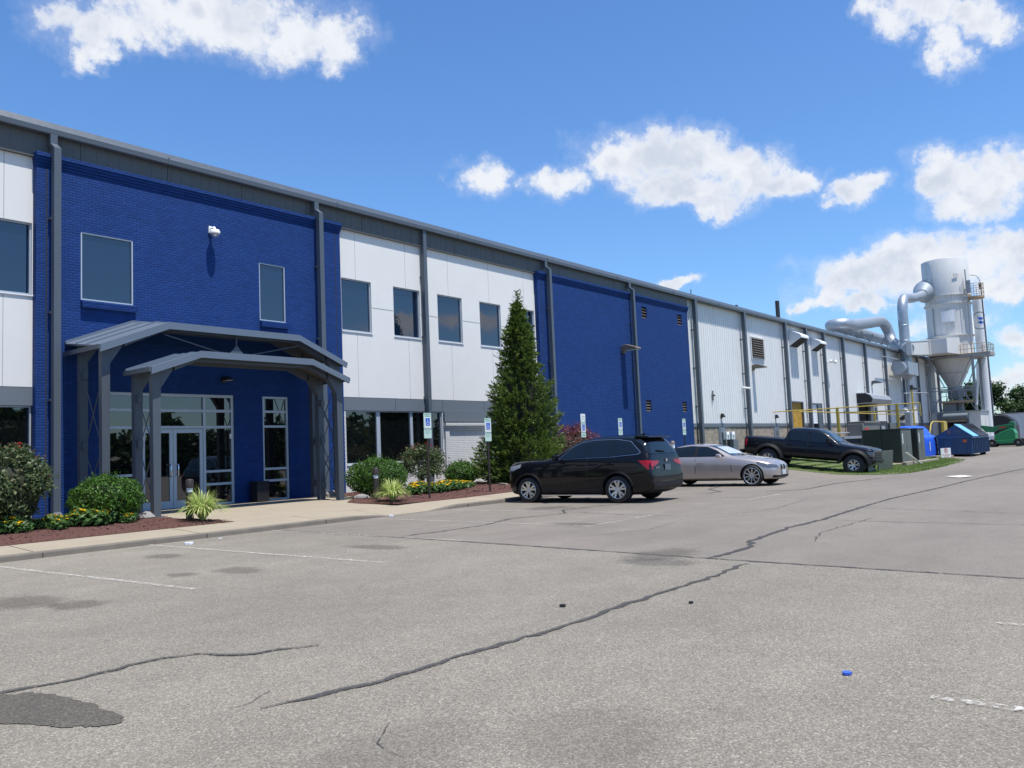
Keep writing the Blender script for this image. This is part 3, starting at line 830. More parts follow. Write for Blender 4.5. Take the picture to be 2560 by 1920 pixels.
def brick_bay(x0, x1, holes, name='brick_bay'):
    mb = MB(); holed_wall(mb, x0, x1, -.1, 9.42, YB, holes, .16)
    mb.quad((x0, YB + .4, -.1), (x0, YB, -.1), (x0, YB, 9.42), (x0, YB + .4, 9.42)); mb.quad((x1, YB, -.1), (x1, YB + .4, -.1), (x1, YB + .4, 9.42), (x1, YB, 9.42))
    mb.build(name, M['blue_brick'], bld)
    c = MB()
    for i, (p, za, zb) in enumerate(((.095, 9.40, 9.50), (.07, 9.32, 9.398), (.045, 9.24, 9.318), (.02, 9.17, 9.238))):
        c.box(x0 - p * .35, x1 + p * .6, YB - p, YB + .3, za, zb)
    c.build('cornice', M['blue_brick'], bld, bevel=.008)
    for gx in (x0 + .24, x1 - .22):
        g = MB(); g.box(gx - .014, gx + .014, YB - .003, YB + .02, .3, 9.16)
        g.build('control_joint', M['dark_gap'], bld)


WA = (9.70, 11.09, 5.85, 7.65); WB_ = (15.08, 16.04, 5.84, 7.66)
SF = (10.28, 14.13, .27, 3.49); SW = (15.12, 16.07, .27, 3.48)
brick_bay(8.62, 18.32, [WA, WB_, SF, SW])
window(*WA, YB, fw=.04, depth=.06); window(*WB_, YB, fw=.035, depth=.06)
for w in (WA, WB_):
    mb = MB(); mb.prism([(YB - .13, w[2] - .045), (YB + .04, w[2] - .005), (YB + .04, w[2] - .2), (YB - .11, w[2] - .2)], 'x', w[0] - .01, w[1] + .06)
    mb.build('brick_sill', M['blue_brick'], bld)
# entrance: storefront frame, two leaves, side window
f = MB(); d0, d1 = YB + .03, YB + .13
f.box(10.28, 14.13, d0, d1, 3.40, 3.485)
for x in (10.32, 11.27, 13.18, 14.09): f.box(x - .04, x + .04, d0 + .004, d1, .27, 3.40)
for z in (3.01, 2.54): f.box(10.28, 14.13, d0 + .008, d1 - .004, z - .04, z + .04)
for z in (1.26, .89, .32):
    f.box(10.36, 11.23, d0 + .008, d1 - .004, z - .035, z + .035); f.box(13.22, 14.05, d0 + .008, d1 - .004, z - .035, z + .035)
sfo = f.build('storefront', M['alu'], bld, bevel=.004)
p = MB(); p.quad((10.29, d1 - .05, .28), (11.27, d1 - .05, .28), (11.27, d1 - .05, 3.45), (10.29, d1 - .05, 3.45)); p.quad((13.18, d1 - .05, .28), (14.12, d1 - .05, .28), (14.12, d1 - .05, 3.45), (13.18, d1 - .05, 3.45))
p.quad((11.27, d1 - .05, 2.54), (13.18, d1 - .05, 2.54), (13.18, d1 - .05, 3.45), (11.27, d1 - .05, 3.45)); p.build('pane', M['door_glass'], sfo)
for a, b, hx in ((11.315, 12.22, 12.12), (12.23, 13.135, 12.33)):
    e0, e1 = YB + .05, YB + .10
    f = MB(); f.box(a, a + .1, e0, e1, .29, 2.49); f.box(b - .1, b, e0, e1, .29, 2.49); f.box(a + .1, b - .1, e0, e1, 2.38, 2.49); f.box(a + .1, b - .1, e0, e1, .29, .50)
    do = f.build('entrance_door', M['alu'], bld, bevel=.004)
    p = MB(); p.quad((a + .09, e1 - .02, .49), (b - .09, e1 - .02, .49), (b - .09, e1 - .02, 2.39), (a + .09, e1 - .02, 2.39)); p.build('pane', M['door_glass'], do)
    h = MB(); s = 1 if hx > 12.2 else -1
    h.tube([(hx, e0 - .01, 1.18), (hx, e0 - .08, 1.18), (hx, e0 - .09, 1.22), (hx, e0 - .09, 1.46), (hx, e0 - .08, 1.5), (hx, e0 - .01, 1.5)], .017, 8)
    h.build('door_handle', M['chrome'], do, smooth=60)
window(*SW, YB, rows=(3.01, 2.55, 1.25, .89), fw=.07, depth=.08, gm='door_glass', name='side_window')
mb = MB(); mb.box(14.0, 14.05, YB + .03, YB + .06, 2.2, 2.34); mb.build('card_reader', M['white_plastic'], bld)

V4 = [(42.45, 43.0, 8.28, 8.9), (43.35, 43.9, 8.10, 8.55), (42.5, 43.0, 3.26, 3.87), (43.6, 44.05, 3.2, 3.8)]
VE = [(38.95, 39.5, 8.30, 8.92), (43.05, 43.6, 8.30, 8.92), (38.9, 39.45, 3.27, 3.87), (43.1, 43.6, 3.27, 3.87)]
brick_bay(29.62, 44.35, VE)
for w in VE:
    mb = MB()
    mb.quad((w[0], YB + .155, w[2]), (w[1], YB + .155, w[2]), (w[1], YB + .155, w[3]), (w[0], YB + .155, w[3]), 1)
    for i in range(4):
        z = w[2] + .05 + i * (w[3] - w[2]) / 4
        mb.prism([(YB + .02, z - .03), (YB + .03, z - .03), (YB + .15, z + .07), (YB + .14, z + .075)], 'x', w[0] + .01, w[1] - .01, 0)
    mb.build('wall_vent', [M['bronze'], M['dark_gap']], bld)


def eave():
    f = MB(); f.quad((-9, 21.9, 9.40), (44.62, 21.9, 9.40), (44.62, 21.9, 10.05), (-9, 21.9, 10.05)); f.quad((44.62, 21.9, 9.4), (44.62, 22.2, 9.4), (44.62, 22.2, 10.05), (44.62, 21.9, 10.05))
    f.quad((-9, 21.9, 9.40), (-9, 22.05, 9.40), (44.62, 22.05, 9.40), (44.62, 21.9, 9.40))
    x = -7.2
    while x < 44: f.box(x - .008, x + .008, 21.897, 21.905, 9.41, 10.0, 1); x += 2.42
    x = -8.9
    while x < 44.6: f.box(x, x + .012, 21.895, 21.9, 9.405, 10.04, 0); x += .3025
    f.build('fascia', [M['grey_fascia'], M['dark_gap']], bld)
    g = MB()
    g.prism([(21.72, 10.02), (21.71, 10.04), (21.70, 10.165), (21.715, 10.185), (21.73, 10.19), (21.80, 10.35), (21.90, 10.37), (21.95, 10.33), (21.95, 10.02)], 'x', -9, XE)
    x = -6.2
    while x < XE: g.box(x - .02, x + .02, 21.692, 21.73, 10.02, 10.2); x += 6.1
    g.build('gutter', M['grey_trim'], bld)
    r = MB(); r.quad((-9, 21.9, 10.32), (XE, 21.9, 10.32), (XE, 48, 12.4), (-9, 48, 12.4)); r.quad((-9, 48, 12.4), (XE, 48, 12.4), (XE, 74, 10.32), (-9, 74, 10.32))
    r.build('roof', M['roof'], bld)


eave()


def siding():
    mb = MB(); x = 44.35; p = .305; zA, zB = 2.66, 10.05
    doors = [(60.6, 63.6, 4.2), (64.9, 68.0, 4.18), (78.2, 81.9, 4.4)]
    V = []
    while x < XE:
        V += [(x, YS), (x + .205, YS), (x + .22, YS - .03), (x + .285, YS - .03)]; x += p
    V.append((XE, YS))
    for (a, b) in zip(V[:-1], V[1:]):
        za = zA
        for (d0_, d1_, dz) in doors:
            if a[0] >= d0_ - .1 and b[0] <= d1_ + .1: za = dz
        mb.quad((a[0], a[1], za), (b[0], b[1], za), (b[0], b[1], zB), (a[0], a[1], zB))
    mb.build('metal_siding', M['siding'], bld)
    for a, b in ((44.35, 48.25), (49.25, 57.35), (58.35, 60.6), (63.6, 64.9), (68.0, 78.2), (81.9, XE)):
        s = MB(); s.quad((a, YS - .02, -.1), (b, YS - .02, -.1), (b, YS - .02, 2.42), (a, YS - .02, 2.42))
        s.build('stone_base', M['stone'], bld)
    for a, b in ((44.35, 60.6), (63.6, 64.9), (68.0, 78.2), (81.9, XE)):
        t = MB(); t.prism([(YS - .07, 2.42), (YS - .07, 2.62), (YS - .03, 2.655), (YS, 2.655), (YS, 2.42)], 'x', a, b)
        t.build('base_flashing', M['grey_band'], bld)
    w = MB(); w.quad((XE, YS, -.1), (XE, 74, -.1), (XE, 74, 10.4), (XE, YS, 10.1)); w.quad((-9, 74, -.1), (-9, YW, -.1), (-9, YW, 10.1), (-9, 74, 10.4)); w.quad((XE, 74, -.1), (-9, 74, -.1), (-9, 74, 10.4), (XE, 74, 10.4))
    w.build('end_walls', M['siding'], bld)
    # grey personnel doors
    for x0, x1 in ((48.25, 49.25), (57.35, 58.35)):
        d = MB(); d.box(x0, x1, YS - .06, YS + .05, .3, 2.64); d.box(x0 + .42, x0 + .62, YS - .064, YS - .05, 1.75, 2.1, 1); d.box(x0 + .05, x0 + .12, YS - .09, YS - .06, 1.35, 1.45, 1)
        d.build('steel_door', [M['grey_band'], M['dark_gap']], bld, bevel=.006)
    # loading openings: yellow curtain, white roll door, dark dock
    d = MB(); n = 26
    for i in range(n):
        a = 60.65 + i * 2.9 / n; b = a + 2.9 / n; ya = YS + .12 + .05 * math.sin(i * 1.9); yb = YS + .12 + .05 * math.sin((i + 1) * 1.9)
        d.quad((a, ya, .6), (b, yb, .6), (b, yb, 4.2), (a, ya, 4.2))
    d.build('dock_curtain', M['yellow_curtain'], bld, smooth=180)
    d = MB(); d.box(60.5, 60.64, YS - .06, YS + .3, .5, 4.26); d.box(63.56, 63.7, YS - .06, YS + .3, .5, 4.26); d.box(60.64, 63.56, YS - .06, YS + .3, 4.2, 4.3)
    d.build('dock_frame', M['grey_trim'], bld)
    d = MB()
    for i in range(12): d.prism([(YS + .06, 2.6 + i * .13), (YS + .045, 2.63 + i * .13), (YS + .045, 2.70 + i * .13), (YS + .06, 2.73 + i * .13)], 'x', 65.0, 67.0)
    d.quad((65, YS + .3, .5), (67, YS + .3, .5), (67, YS + .3, 2.6), (65, YS + .3, 2.6), 1)
    d.build('rolling_door', [M['white_paint'], M['dark_gap']], bld)
    d = MB(); d.box(64.78, 64.98, YS - .06, YS + .3, .5, 4.24); d.box(67.0, 68.05, YS - .06, YS + .3, .5, 4.24); d.box(64.98, 67.0, YS - .06, YS + .3, 4.13, 4.24)
    d.build('dock_frame', M['grey_trim'], bld)
    d = MB(); d.quad((78.2, YS + .4, .3), (81.9, YS + .4, .3), (81.9, YS + .4, 4.4), (78.2, YS + .4, 4.4))
    d.build('dock_opening', M['dark_gap'], bld)


siding()


def downspout(x, kink, yb, zb=.3, w=.17, standoff=False):
    mb = MB()
    def seg(y0, z0, y1, z1): # slanted box segment
        mb.add([(x - w / 2, y0 - w, z0), (x + w / 2, y0 - w, z0), (x + w / 2, y0, z0), (x - w / 2, y0, z0), (x - w / 2, y1 - w, z1), (x + w / 2, y1 - w, z1), (x + w / 2, y1, z1), (x - w / 2, y1, z1)],
               [(0, 3, 2, 1), (4, 5, 6, 7), (0, 1, 5, 4), (1, 2, 6, 5), (2, 3, 7, 6), (3, 0, 4, 7)])
    if kink:
        seg(21.88, 9.78, 21.88, 10.03); seg(21.66, 9.62, 21.88, 9.782); seg(21.66, zb + .15, 21.66, 9.622)
        for z in (7.8, 5.4, 3.2, 1.4): mb.box(x - w / 2 - .02, x + w / 2 + .02, 21.655, YB + .01, z, z + .05)
    else:
        seg(yb, zb + .15, yb, 10.03)
        for z in (8.2, 5.9, 3.6, 1.6): mb.box(x - w / 2 - .025, x + w / 2 + .025, yb - .01, yb + .24, z, z + .06)
    mb.add([(x - w / 2, yb - w, zb + .16), (x + w / 2, yb - w, zb + .16), (x + w / 2, yb, zb + .16), (x - w / 2, yb, zb + .16), (x - w / 2, yb - w - .25, zb), (x + w / 2, yb - w - .25, zb), (x + w / 2, yb - w - .15, zb - .08), (x - w / 2, yb - w - .15, zb - .08)],
           [(0, 1, 5, 4), (1, 2, 6, 5), (2, 3, 7, 6), (3, 0, 4, 7)])
    mb.build('downspout', M['grey_trim'], bld)


for x in (9.0, 17.3): downspout(x, True, 21.66)
for x in (30.25, 37.7): downspout(x, True, 21.66)
downspout(22.45, False, 21.93)
for x in (45.35, 52.6, 60.1, 64.5, 68.7, 73.8, 80.4, 87.2, 93.9, 100.5, 105.8): downspout(x, False, 21.92, .2, .24)
downspout(1.2, False, 21.93)


def wall_fittings():
    # big louvre, intake hoods, roof stubs
    mb = MB(); x0, x1, z0, z1 = 54.2, 56.45, 7.05, 8.62
    mb.box(x0, x1, YS - .08, YS - .02, z0, z0 + .07); mb.box(x0, x1, YS - .08, YS - .02, z1 - .07, z1); mb.box(x0, x0 + .07, YS - .08, YS - .02, z0 + .07, z1 - .07); mb.box(x1 - .07, x1, YS - .08, YS - .02, z0 + .07, z1 - .07)
    mb.quad((x0 + .05, YS - .035, z0 + .05), (x1 - .05, YS - .035, z0 + .05), (x1 - .05, YS - .035, z1 - .05), (x0 + .05, YS - .035, z1 - .05), 1)
    for i in range(9):
        z = z0 + .12 + i * .16
        mb.prism([(YS - .16, z - .02), (YS - .155, z + .005), (YS - .05, z + .10), (YS - .05, z + .08)], 'x', x0 + .07, x1 - .07, 2)
    mb.build('wall_louvre', [M['white_paint'], M['dark_gap'], M['bronze']], bld)
    for x0, x1, z, s in ((61.6, 63.3, 8.75, 1.0), (66.4, 67.9, 8.7, .85), (90.6, 93.6, 3.3, 1.2)):
        m_ = MB(); yo = YS - .95 * s
        m_.prism([(YS - .02, z - .3 * s), (YS - .02, z + .95 * s), (yo + .1, z + .55 * s), (yo, z + .42 * s), (yo, z + .28 * s)], 'x', x0, x1)
        m_.prism([(YS - .05, z - .26 * s), (yo + .04, z + .27 * s), (yo + .02, z + .26 * s), (YS - .05, z - .31 * s)], 'x', x0 + .05, x1 - .05, 1)
        m_.build('intake_hood', [M['white_paint'], M['dark_gap']], bld)
    mb = MB(); x0, x1, z0, z1 = 95.2, 97.0, 2.75, 4.5
    mb.box(x0, x1, YS - .06, YS - .02, z0, z1, 1)
    for i in range(9): mb.box(x0, x1, YS - .14, YS - .06, z0 + i * .2, z0 + .09 + i * .2)
    mb.build('wall_louvre', [M['white_paint'], M['dark_gap']], bld)
    mb = MB(); mb.box(89.3, 91.0, YS - .3, YS - .02, 6.9, 7.25); mb.build('wall_box', M['white_paint'], bld)
    # dock awning with a dark sheet painting in the shade of its open end
    mb = MB(); mb.prism([(YS - .03, 4.35), (YS - .03, 5.35), (YS - .8, 5.32), (YS - 1.25, 5.1), (YS - 1.45, 4.75), (YS - 1.35, 4.4)], 'x', 77.6, 83.9)
    mb.prism([(YS - .06, 4.42), (YS - .06, 5.28), (YS - .8, 5.26), (YS - 1.2, 5.05), (YS - 1.38, 4.75), (YS - 1.3, 4.45)], 'x', 77.58, 77.62, 1)
    mb.build('dock_awning', [M['steel_grey'], M['dark_gap']], bld)
    mb = MB(); mb.box(82.0, 83.4, YS - .25, YS - .02, 2.7, 4.3); mb.box(82.4, 83.0, YS - .27, YS - .25, 2.9, 4.1, 1); mb.build('dock_control_panel', [M['white_paint'], M['grey_band']], bld)
    # pipes through the roof
    mb = MB()
    for x, h, r in ((46.0, .42, .13), (51.4, .25, .07), (54.1, .45, .10), (54.9, .62, .10)): mb.tube([(x, 23.2, 10.3), (x, 23.2, 10.36 + h)], r, 8)
    mb.build('roof_vent_pipes', M['dark_bin'], bld, smooth=60)
    mb = MB(); mb.tube([(47.9, 23.2, 10.3), (47.9, 23.2, 11.2)], .03, 6); mb.build('roof_antenna', M['dark_bin'], bld)
    mb = MB(); mb.tube([(64.9, 24, 10.3), (64.9, 24, 12.55)], .17, 10); mb.build('roof_flue', M['dark_bronze'], bld, smooth=60)


wall_fittings()


def wall_light(x, y, z, s, label, m='bronze', group=None):
    """shoebox wall light on an arm"""
    t = thing('wall_light', label, 'wall light', (x, y, z), group)
    b = MB(); b.box(x - .12 * s, x + .12 * s, y - .1 * s, y - .002, z - .15 * s, z + .15 * s); b.build('mount_box', M[m], t, bevel=.01)
    h = MB(); h.prism([(y - .08 * s, z + .17 * s), (y - .3 * s, z + .2 * s), (y - .8 * s, z + .04 * s), (y - .84 * s, z - .03 * s), (y - .1 * s, z - .06 * s)], 'x', x - .22 * s, x + .22 * s)
    h.build('lamp_head', M[m], t, bevel=.02)
    g = MB(); g.box(x - .17 * s, x + .17 * s, y - .75 * s, y - .2 * s, z - .065 * s, z - .045 * s); g.build('lens', M['lamp_glass'], t)
    return t


wall_light(36.75, YB, 6.42, 1.15, 'bronze shoebox light high on the second blue brick bay')
wall_light(54.35, YS, 6.42, 1.15, 'bronze shoebox light on white siding below the big louvre')
wall_light(82.9, YS, 6.45, 1.15, 'dark shoebox light on white siding above the dock awning', 'grey_trim')
wall_light(97.6, YS, 6.3, 1.15, 'dark shoebox light on white siding between the awning and the dust collector', 'grey_trim')
wall_light(13.78, YB, 3.92, .5, 'small dark light on shaded blue brick above the entrance', 'dark_bronze')
for x, l in ((48.8, 'small dark lantern above the grey door left of the utility meters'), (57.85, 'small dark lantern above the grey door left of the yellow curtain')):
    t = thing('door_lantern', l, 'wall light', (x, YS, 3.1))
    b = MB(); b.box(x - .07, x + .07, YS - .06, YS - .002, 2.95, 3.15); b.build('mount_box', M['dark_bin'], t)
    b = MB(); b.prism([(YS - .05, 3.0), (YS - .05, 3.25), (YS - .15, 3.25), (YS - .26, 3.02)], 'x', x - .12, x + .12); b.build('lamp_head', M['dark_bin'], t)
    b = MB(); b.tube([(x, YS - .02, 2.95), (x, YS - .02, 2.66)], .02, 6); b.build('conduit', M['white_paint'], t)


def camera_dome(x, y, z, label):
    t = thing('security_camera', label, 'camera', (x, y, z))
    a = MB(); a.box(x - .07, x + .07, y - .05, y - .002, z - .02, z + .18); a.tube([(x, y - .04, z + .1), (x, y - .22, z + .1), (x, y - .25, z + .02)], .04, 10); a.build('bracket', M['white_plastic'], t, smooth=50)
    h = MB(); h.lathe([(0.03, z + .05), (.12, z + .03), (.15, z - .02), (.15, z - .08), (.12, z - .09)], (x, y - .25, 0), 'z', 20); h.build('housing', M['white_plastic'], t, smooth=50)
    d = MB(); d.lathe([(.12, z - .09), (.11, z - .13), (.08, z - .17), (.0, z - .19)], (x, y - .25, 0), 'z', 20); d.build('dome', M['lamp_clear'], t, smooth=90)


camera_dome(13.42, YB, 8.3, 'white dome camera on blue brick above the canopies')
t = thing('security_camera', 'white twin spotlight camera on the siding right of the intake hoods', 'camera', (70, YS, 7.7))
b = MB(); b.box(69.9, 70.1, YS - .1, YS - .03, 7.6, 7.85); b.tube([(70, YS - .1, 7.72), (70, YS - .5, 7.75)], .04, 8); b.build('bracket', M['white_plastic'], t)
for s in (-1, 1):
    b = MB(); b.tube([(70 + s * .12, YS - .35, 7.75), (70 + s * .35, YS - .7, 7.68)], [.12, .16], 10); b.build('spotlight', M['white_plastic'], t, smooth=60)
t = thing('security_camera', 'white bullet camera beside the second siding downspout', 'camera', (52.3, YS, 4.95))
b = MB(); b.box(52.2, 52.4, YS - .1, YS - .03, 4.85, 5.05); b.build('bracket', M['white_plastic'], t)
b = MB(); b.tube([(52.3, YS - .1, 5.0), (52.3, YS - .62, 4.9)], .07, 10); b.build('housing', M['white_plastic'], t, smooth=60)
t = thing('pipe_stub', 'dark pipe stub with elbow on the first white siding panel', 'pipe', (47.6, YS, 4.3))
b = MB(); b.tube([(47.6, YS - .1, 4.65), (47.6, YS - .1, 4.05)], .035, 8); b.tube([(47.6, YS - .1, 4.38), (47.85, YS - .1, 4.36)], .05, 8); b.build('pipe', M['dark_bin'], t)
t = thing('utility_meters', 'white electric meters over a grey box against the stone wall base', 'meters', (49.5, 21.9, .6))
for x in (48.95, 49.75):
    b = MB(); b.box(x - .26, x + .2, 21.75, 21.98, 1.62, 2.1); b.lathe([(.001, -.07), (.1, -.06), (.12, 0)], (x - .03, 21.75, 1.92), 'y', 14); b.build('meter', M['white_paint'], t, bevel=.01)
b = MB(); b.box(49.55, 50.3, 21.7, 21.97, .95, 1.6); b.build('junction_box', M['grey_band'], t, bevel=.01)
b = MB()
for x in (48.8, 49.1, 49.7, 49.95): b.tube([(x, 21.9, .4), (x, 21.9, 1.65)], .04, 8)
b.build('conduits', M['grey_trim'], t)


# ------------------------------------------------------------------ entrance canopies
def canopy(label, xl, xr, yf, yb, ze, zr, run, posts, depth_back, drop_back, fas, zpost, deep=.19):
    t = thing('entrance_canopy', label, 'canopy', ((xl + xr) / 2, yf, gz(19)))
    th = .06
    xa, xb = xl + run, xr - run
    def zt(x, y):
        k = (y - yf) / (yb - yf)
        base = ze + drop_back * k
        if x < xa: return base + (zr - ze) * (x - xl) / run
        if x > xb: return base + (zr - ze) * (xr - x) / run
        return base + (zr - ze)
    def strip(mb, x0, x1, y0, y1, up, dn, mi=0):
        v = [(x0, y0, zt(x0, y0) + dn), (x1, y0, zt(x1, y0) + dn), (x1, y1, zt(x1, y1) + dn), (x0, y1, zt(x0, y1) + dn), (x0, y0, zt(x0, y0) + up), (x1, y0, zt(x1, y0) + up), (x1, y1, zt(x1, y1) + up), (x0, y1, zt(x0, y1) + up)]
        mb.add(v, [(0, 3, 2, 1), (4, 5, 6, 7), (0, 1, 5, 4), (1, 2, 6, 5), (2, 3, 7, 6), (3, 0, 4, 7)], mi)
    segs = [(xl, xa), (xa, xb), (xb, xr)]
    r = MB()
    for a, b in segs: strip(r, a, b, yf + .03, yb, -.012, -.05)
    # standing seams run up the slope
    for k in range(1, 3):
        y = yf + .05 + (yb - yf - .1) * k / 3
        for a, b in segs: strip(r, a, b, y - .02, y + .02, .03, -.012)
    for a, b in segs: strip(r, a, b, yb - .05, yb - .003, .05, -.012)
    r.build('roof_sheet', M['canopy'], t)
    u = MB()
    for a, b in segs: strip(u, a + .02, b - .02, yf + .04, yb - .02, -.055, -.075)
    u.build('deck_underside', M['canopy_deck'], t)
    f = MB()
    for a, b in segs: strip(f, a, b, yf - .02, yf + .028, .012, -fas)
    for a, b in segs: strip(f, a, b, yf - .035, yf + .028, -fas - .001, -fas - .014)
    f.build('front_fascia', M['canopy'], t)
    g = MB(); g.box(xl - .05, xl - .003, yf, yb, ze - .10, ze + .01 + 0.5 * drop_back * 0); g.build('eave_gutter', M['canopy_steel'], t)
    g = MB(); g.box(xr + .003, xr + .05, yf, yb, ze - .10, ze + .01); g.build('eave_gutter', M['canopy_steel'], t)
    # tapered steel frames: posts with haunched knees and rafters
    for y in posts:
        for sx, x in ((1, xl + .22), (-1, xr - .22)):
            p = MB()
            zt0 = zt(x, y) - .09
            p.add([(x - .09, y - .085, zpost), (x + .09, y - .085, zpost), (x + .09, y + .085, zpost), (x - .09, y + .085, zpost), (x - .105, y - .085, zt0), (x + .105, y - .085, zt0), (x + .105, y + .085, zt0), (x - .105, y + .085, zt0)],
                  [(0, 3, 2, 1), (4, 5, 6, 7), (0, 1, 5, 4), (1, 2, 6, 5), (2, 3, 7, 6), (3, 0, 4, 7)])
            po = p.build('post', M['canopy_steel'], t, bevel=.008)
            q = MB(); q.box(x - .2, x + .2, y - .17, y + .17, zpost - .015, zpost + .018); q.build('base_plate', M['canopy_steel'], po)
            h = MB(); k0, k1 = x + sx * .105, x + sx * .40
            h.add([(k0, y - .085, zt(k0, y) - .58), (k1, y - .085, zt(k1, y) - .255), (k1, y - .085, zt(k1, y) - .09), (k0, y - .085, zt(k0, y) - .09), (k0, y + .085, zt(k0, y) - .58), (k1, y + .085, zt(k1, y) - .255), (k1, y + .085, zt(k1, y) - .09), (k0, y + .085, zt(k0, y) - .09)],
                  [(0, 1, 2, 3), (7, 6, 5, 4), (0, 4, 5, 1), (1, 5, 6, 2), (2, 6, 7, 3), (3, 7, 4, 0)])
            h.build('knee', M['canopy_steel'], t)
        ra = MB(); lo = xl + .68; hi = xr - .68
        pts = [lo, xa, (xa + xb) / 2, xb, hi]
        for a, b in zip(pts[:-1], pts[1:]):
            dp = lambda x: .15 if x in (xa, xb, (xa + xb) / 2) else deep
            v = []
            for yy in (y - .07, y + .07):
                v += [(a, yy, zt(a, y) - .085), (b, yy, zt(b, y) - .085), (b, yy, zt(b, y) - .085 - dp(b)), (a, yy, zt(a, y) - .085 - dp(a))]
            ra.add(v, [(0, 1, 2, 3), (7, 6, 5, 4), (0, 4, 5, 1), (3, 2, 6, 7), (0, 3, 7, 4), (1, 5, 6, 2)])
        ra.build('rafter', M['canopy_steel'], t)
    # cross braces on both sides between the frames
    if len(posts) > 1:
        ya, yb2 = posts[0] + .1, posts[-1] - .1
        for x in (xl + .22, xr - .22):
            b = MB(); zs_ = [zpost + .45, zpost + 1.75, zt(x, posts[0]) - .75]
            for z0, z1 in zip(zs_[:-1], zs_[1:]):
                b.tube([(x - .03, ya, z0), (x - .03, yb2, z1)], .014, 6); b.tube([(x + .03, yb2, z0), (x + .03, ya, z1)], .014, 6)
            for z in zs_:
                for yy in (ya, yb2): b.box(x - .06, x + .06, yy - .07, yy + .07, z - .09, z + .09)
            b.build('cross_brace', M['canopy_steel'], t)
    return t, zt


ct1, zt1 = canopy('large upper grey canopy against the blue brick above the entrance', 9.30, 16.86, 19.9, 21.785, 4.44, 5.14, 1.75, (20.15, 21.3), 0, .25, .155, .30)
cm = (9.30 + 16.86) / 2
b = MB(); b.add([(cm - .26, 20.0, 4.22), (cm + .26, 20.0, 4.22), (cm + .26, 20.0, 4.42), (cm, 20.0, 4.7), (cm - .26, 20.0, 4.42), (cm - .26, 20.05, 4.22), (cm + .26, 20.05, 4.22), (cm + .26, 20.05, 4.42), (cm, 20.05, 4.7), (cm - .26, 20.05, 4.42)],
                [(0, 1, 2, 3, 4), (9, 8, 7, 6, 5), (0, 5, 6, 1), (1, 6, 7, 2), (2, 7, 8, 3), (3, 8, 9, 4), (4, 9, 5, 0)])
b.tube([(cm, 20.02, 4.68), (cm, 20.02, 4.98)], .02, 6); b.build('tie_plate', M['canopy_steel'], ct1)
b = MB(); b.tube([(cm - .24, 20.03, 4.42), (11.0, 20.03, 4.84)], .018, 6); b.tube([(cm + .24, 20.03, 4.42), (15.15, 20.03, 4.84)], .018, 6); b.build('tie_rods', M['canopy_steel'], ct1)
canopy('smaller lower grey canopy in front, on haunched steel posts', 9.88, 15.84, 18.6, 19.86, 3.80, 4.26, 1.28, (18.85, 19.7), 0, .02, .145, .285)


# ------------------------------------------------------------------ small entrance furniture
t = thing('litter_bin', 'black metal litter bin standing by the entrance side window', 'litter bin', (14.72, 21.45, .29))
b = MB(); b.box(14.52, 14.92, 21.25, 21.65, .30, .84); b.build('body', M['dark_bin'], t, bevel=.02)
b = MB(); b.box(14.50, 14.94, 21.23, 21.67, .845, .90); b.build('lid', M['dark_bin'], t, bevel=.015)


def bollard(x, y, label):
    z = gz(y) + .04
    t = thing('bollard_light', label, 'bollard light', (x, y, z))
    b = MB(); b.lathe([(.085, z - .04), (.085, z + .60)], (x, y, 0), 'z', 20); b.lathe([(.085, z + .60), (.0, z + .60)], (x, y, 0), 'z', 20); b.build('shaft', M['dark_bronze'], t, smooth=50)
    b = MB(); b.lathe([(.07, z + .60), (.07, z + .70)], (x, y, 0), 'z', 20); b.build('lens', M['lamp_glass'], t, smooth=50)
    b = MB(); b.lathe([(.07, z + .69), (.088, z + .70), (.088, z + .86), (.07, z + .89), (0, z + .895)], (x, y, 0), 'z', 20); b.build('cap', M['dark_bronze'], t, smooth=50)


bollard(10.20, 17.54, 'brown bollard light behind the striped grass left of the entrance walk')
bollard(16.0, 17.75, 'brown bollard light between the round shrub and the striped grass right of the walk')


def rock(x, y, s, label, k=0):
    bm = bmesh.new(); bmesh.ops.create_icosphere(bm, subdivisions=2, radius=1)
    for v in bm.verts:
        n = math.sin(v.co.x * 3.1 + k) * .14 + math.sin(v.co.y * 4.3 + k * 2) * .12 + math.sin(v.co.z * 5 + k) * .1
        v.co = v.co * (1 + n); v.co.z *= .6; v.co *= s
    me = bpy.data.meshes.new('rock'); bm.to_mesh(me); bm.free(); me.materials.append(M['rock'])
    o = finish(me, 'rock', None, 35); o.location = (x, y, gz(y) + s * .3); tag(o, label, 'rock')


rock(15.95, 18.35, .19, 'grey field stone at the corner of the right mulch bed')
rock(16.22, 18.45, .13, 'smaller brown stone beside the grey one at the mulch corner', 2)
rock(16.75, 20.6, .22, 'pale rock at the foot of the right canopy posts', 4)
rock(17.25, 21.2, .16, 'small rock below the downspout beside the entrance', 6)
rock(9.62, 18.4, .2, 'pale flat rock at the foot of the left canopy post', 8)
mb = MB(); mb.bar((22.3, 18.1, .33), (24.3, 21.2, .33), .1, .09); tag(mb.build('timber_edging', M['timber'], bevel=.01), 'grey timber edging laid in the mulch before the tall conifer', 'edging')


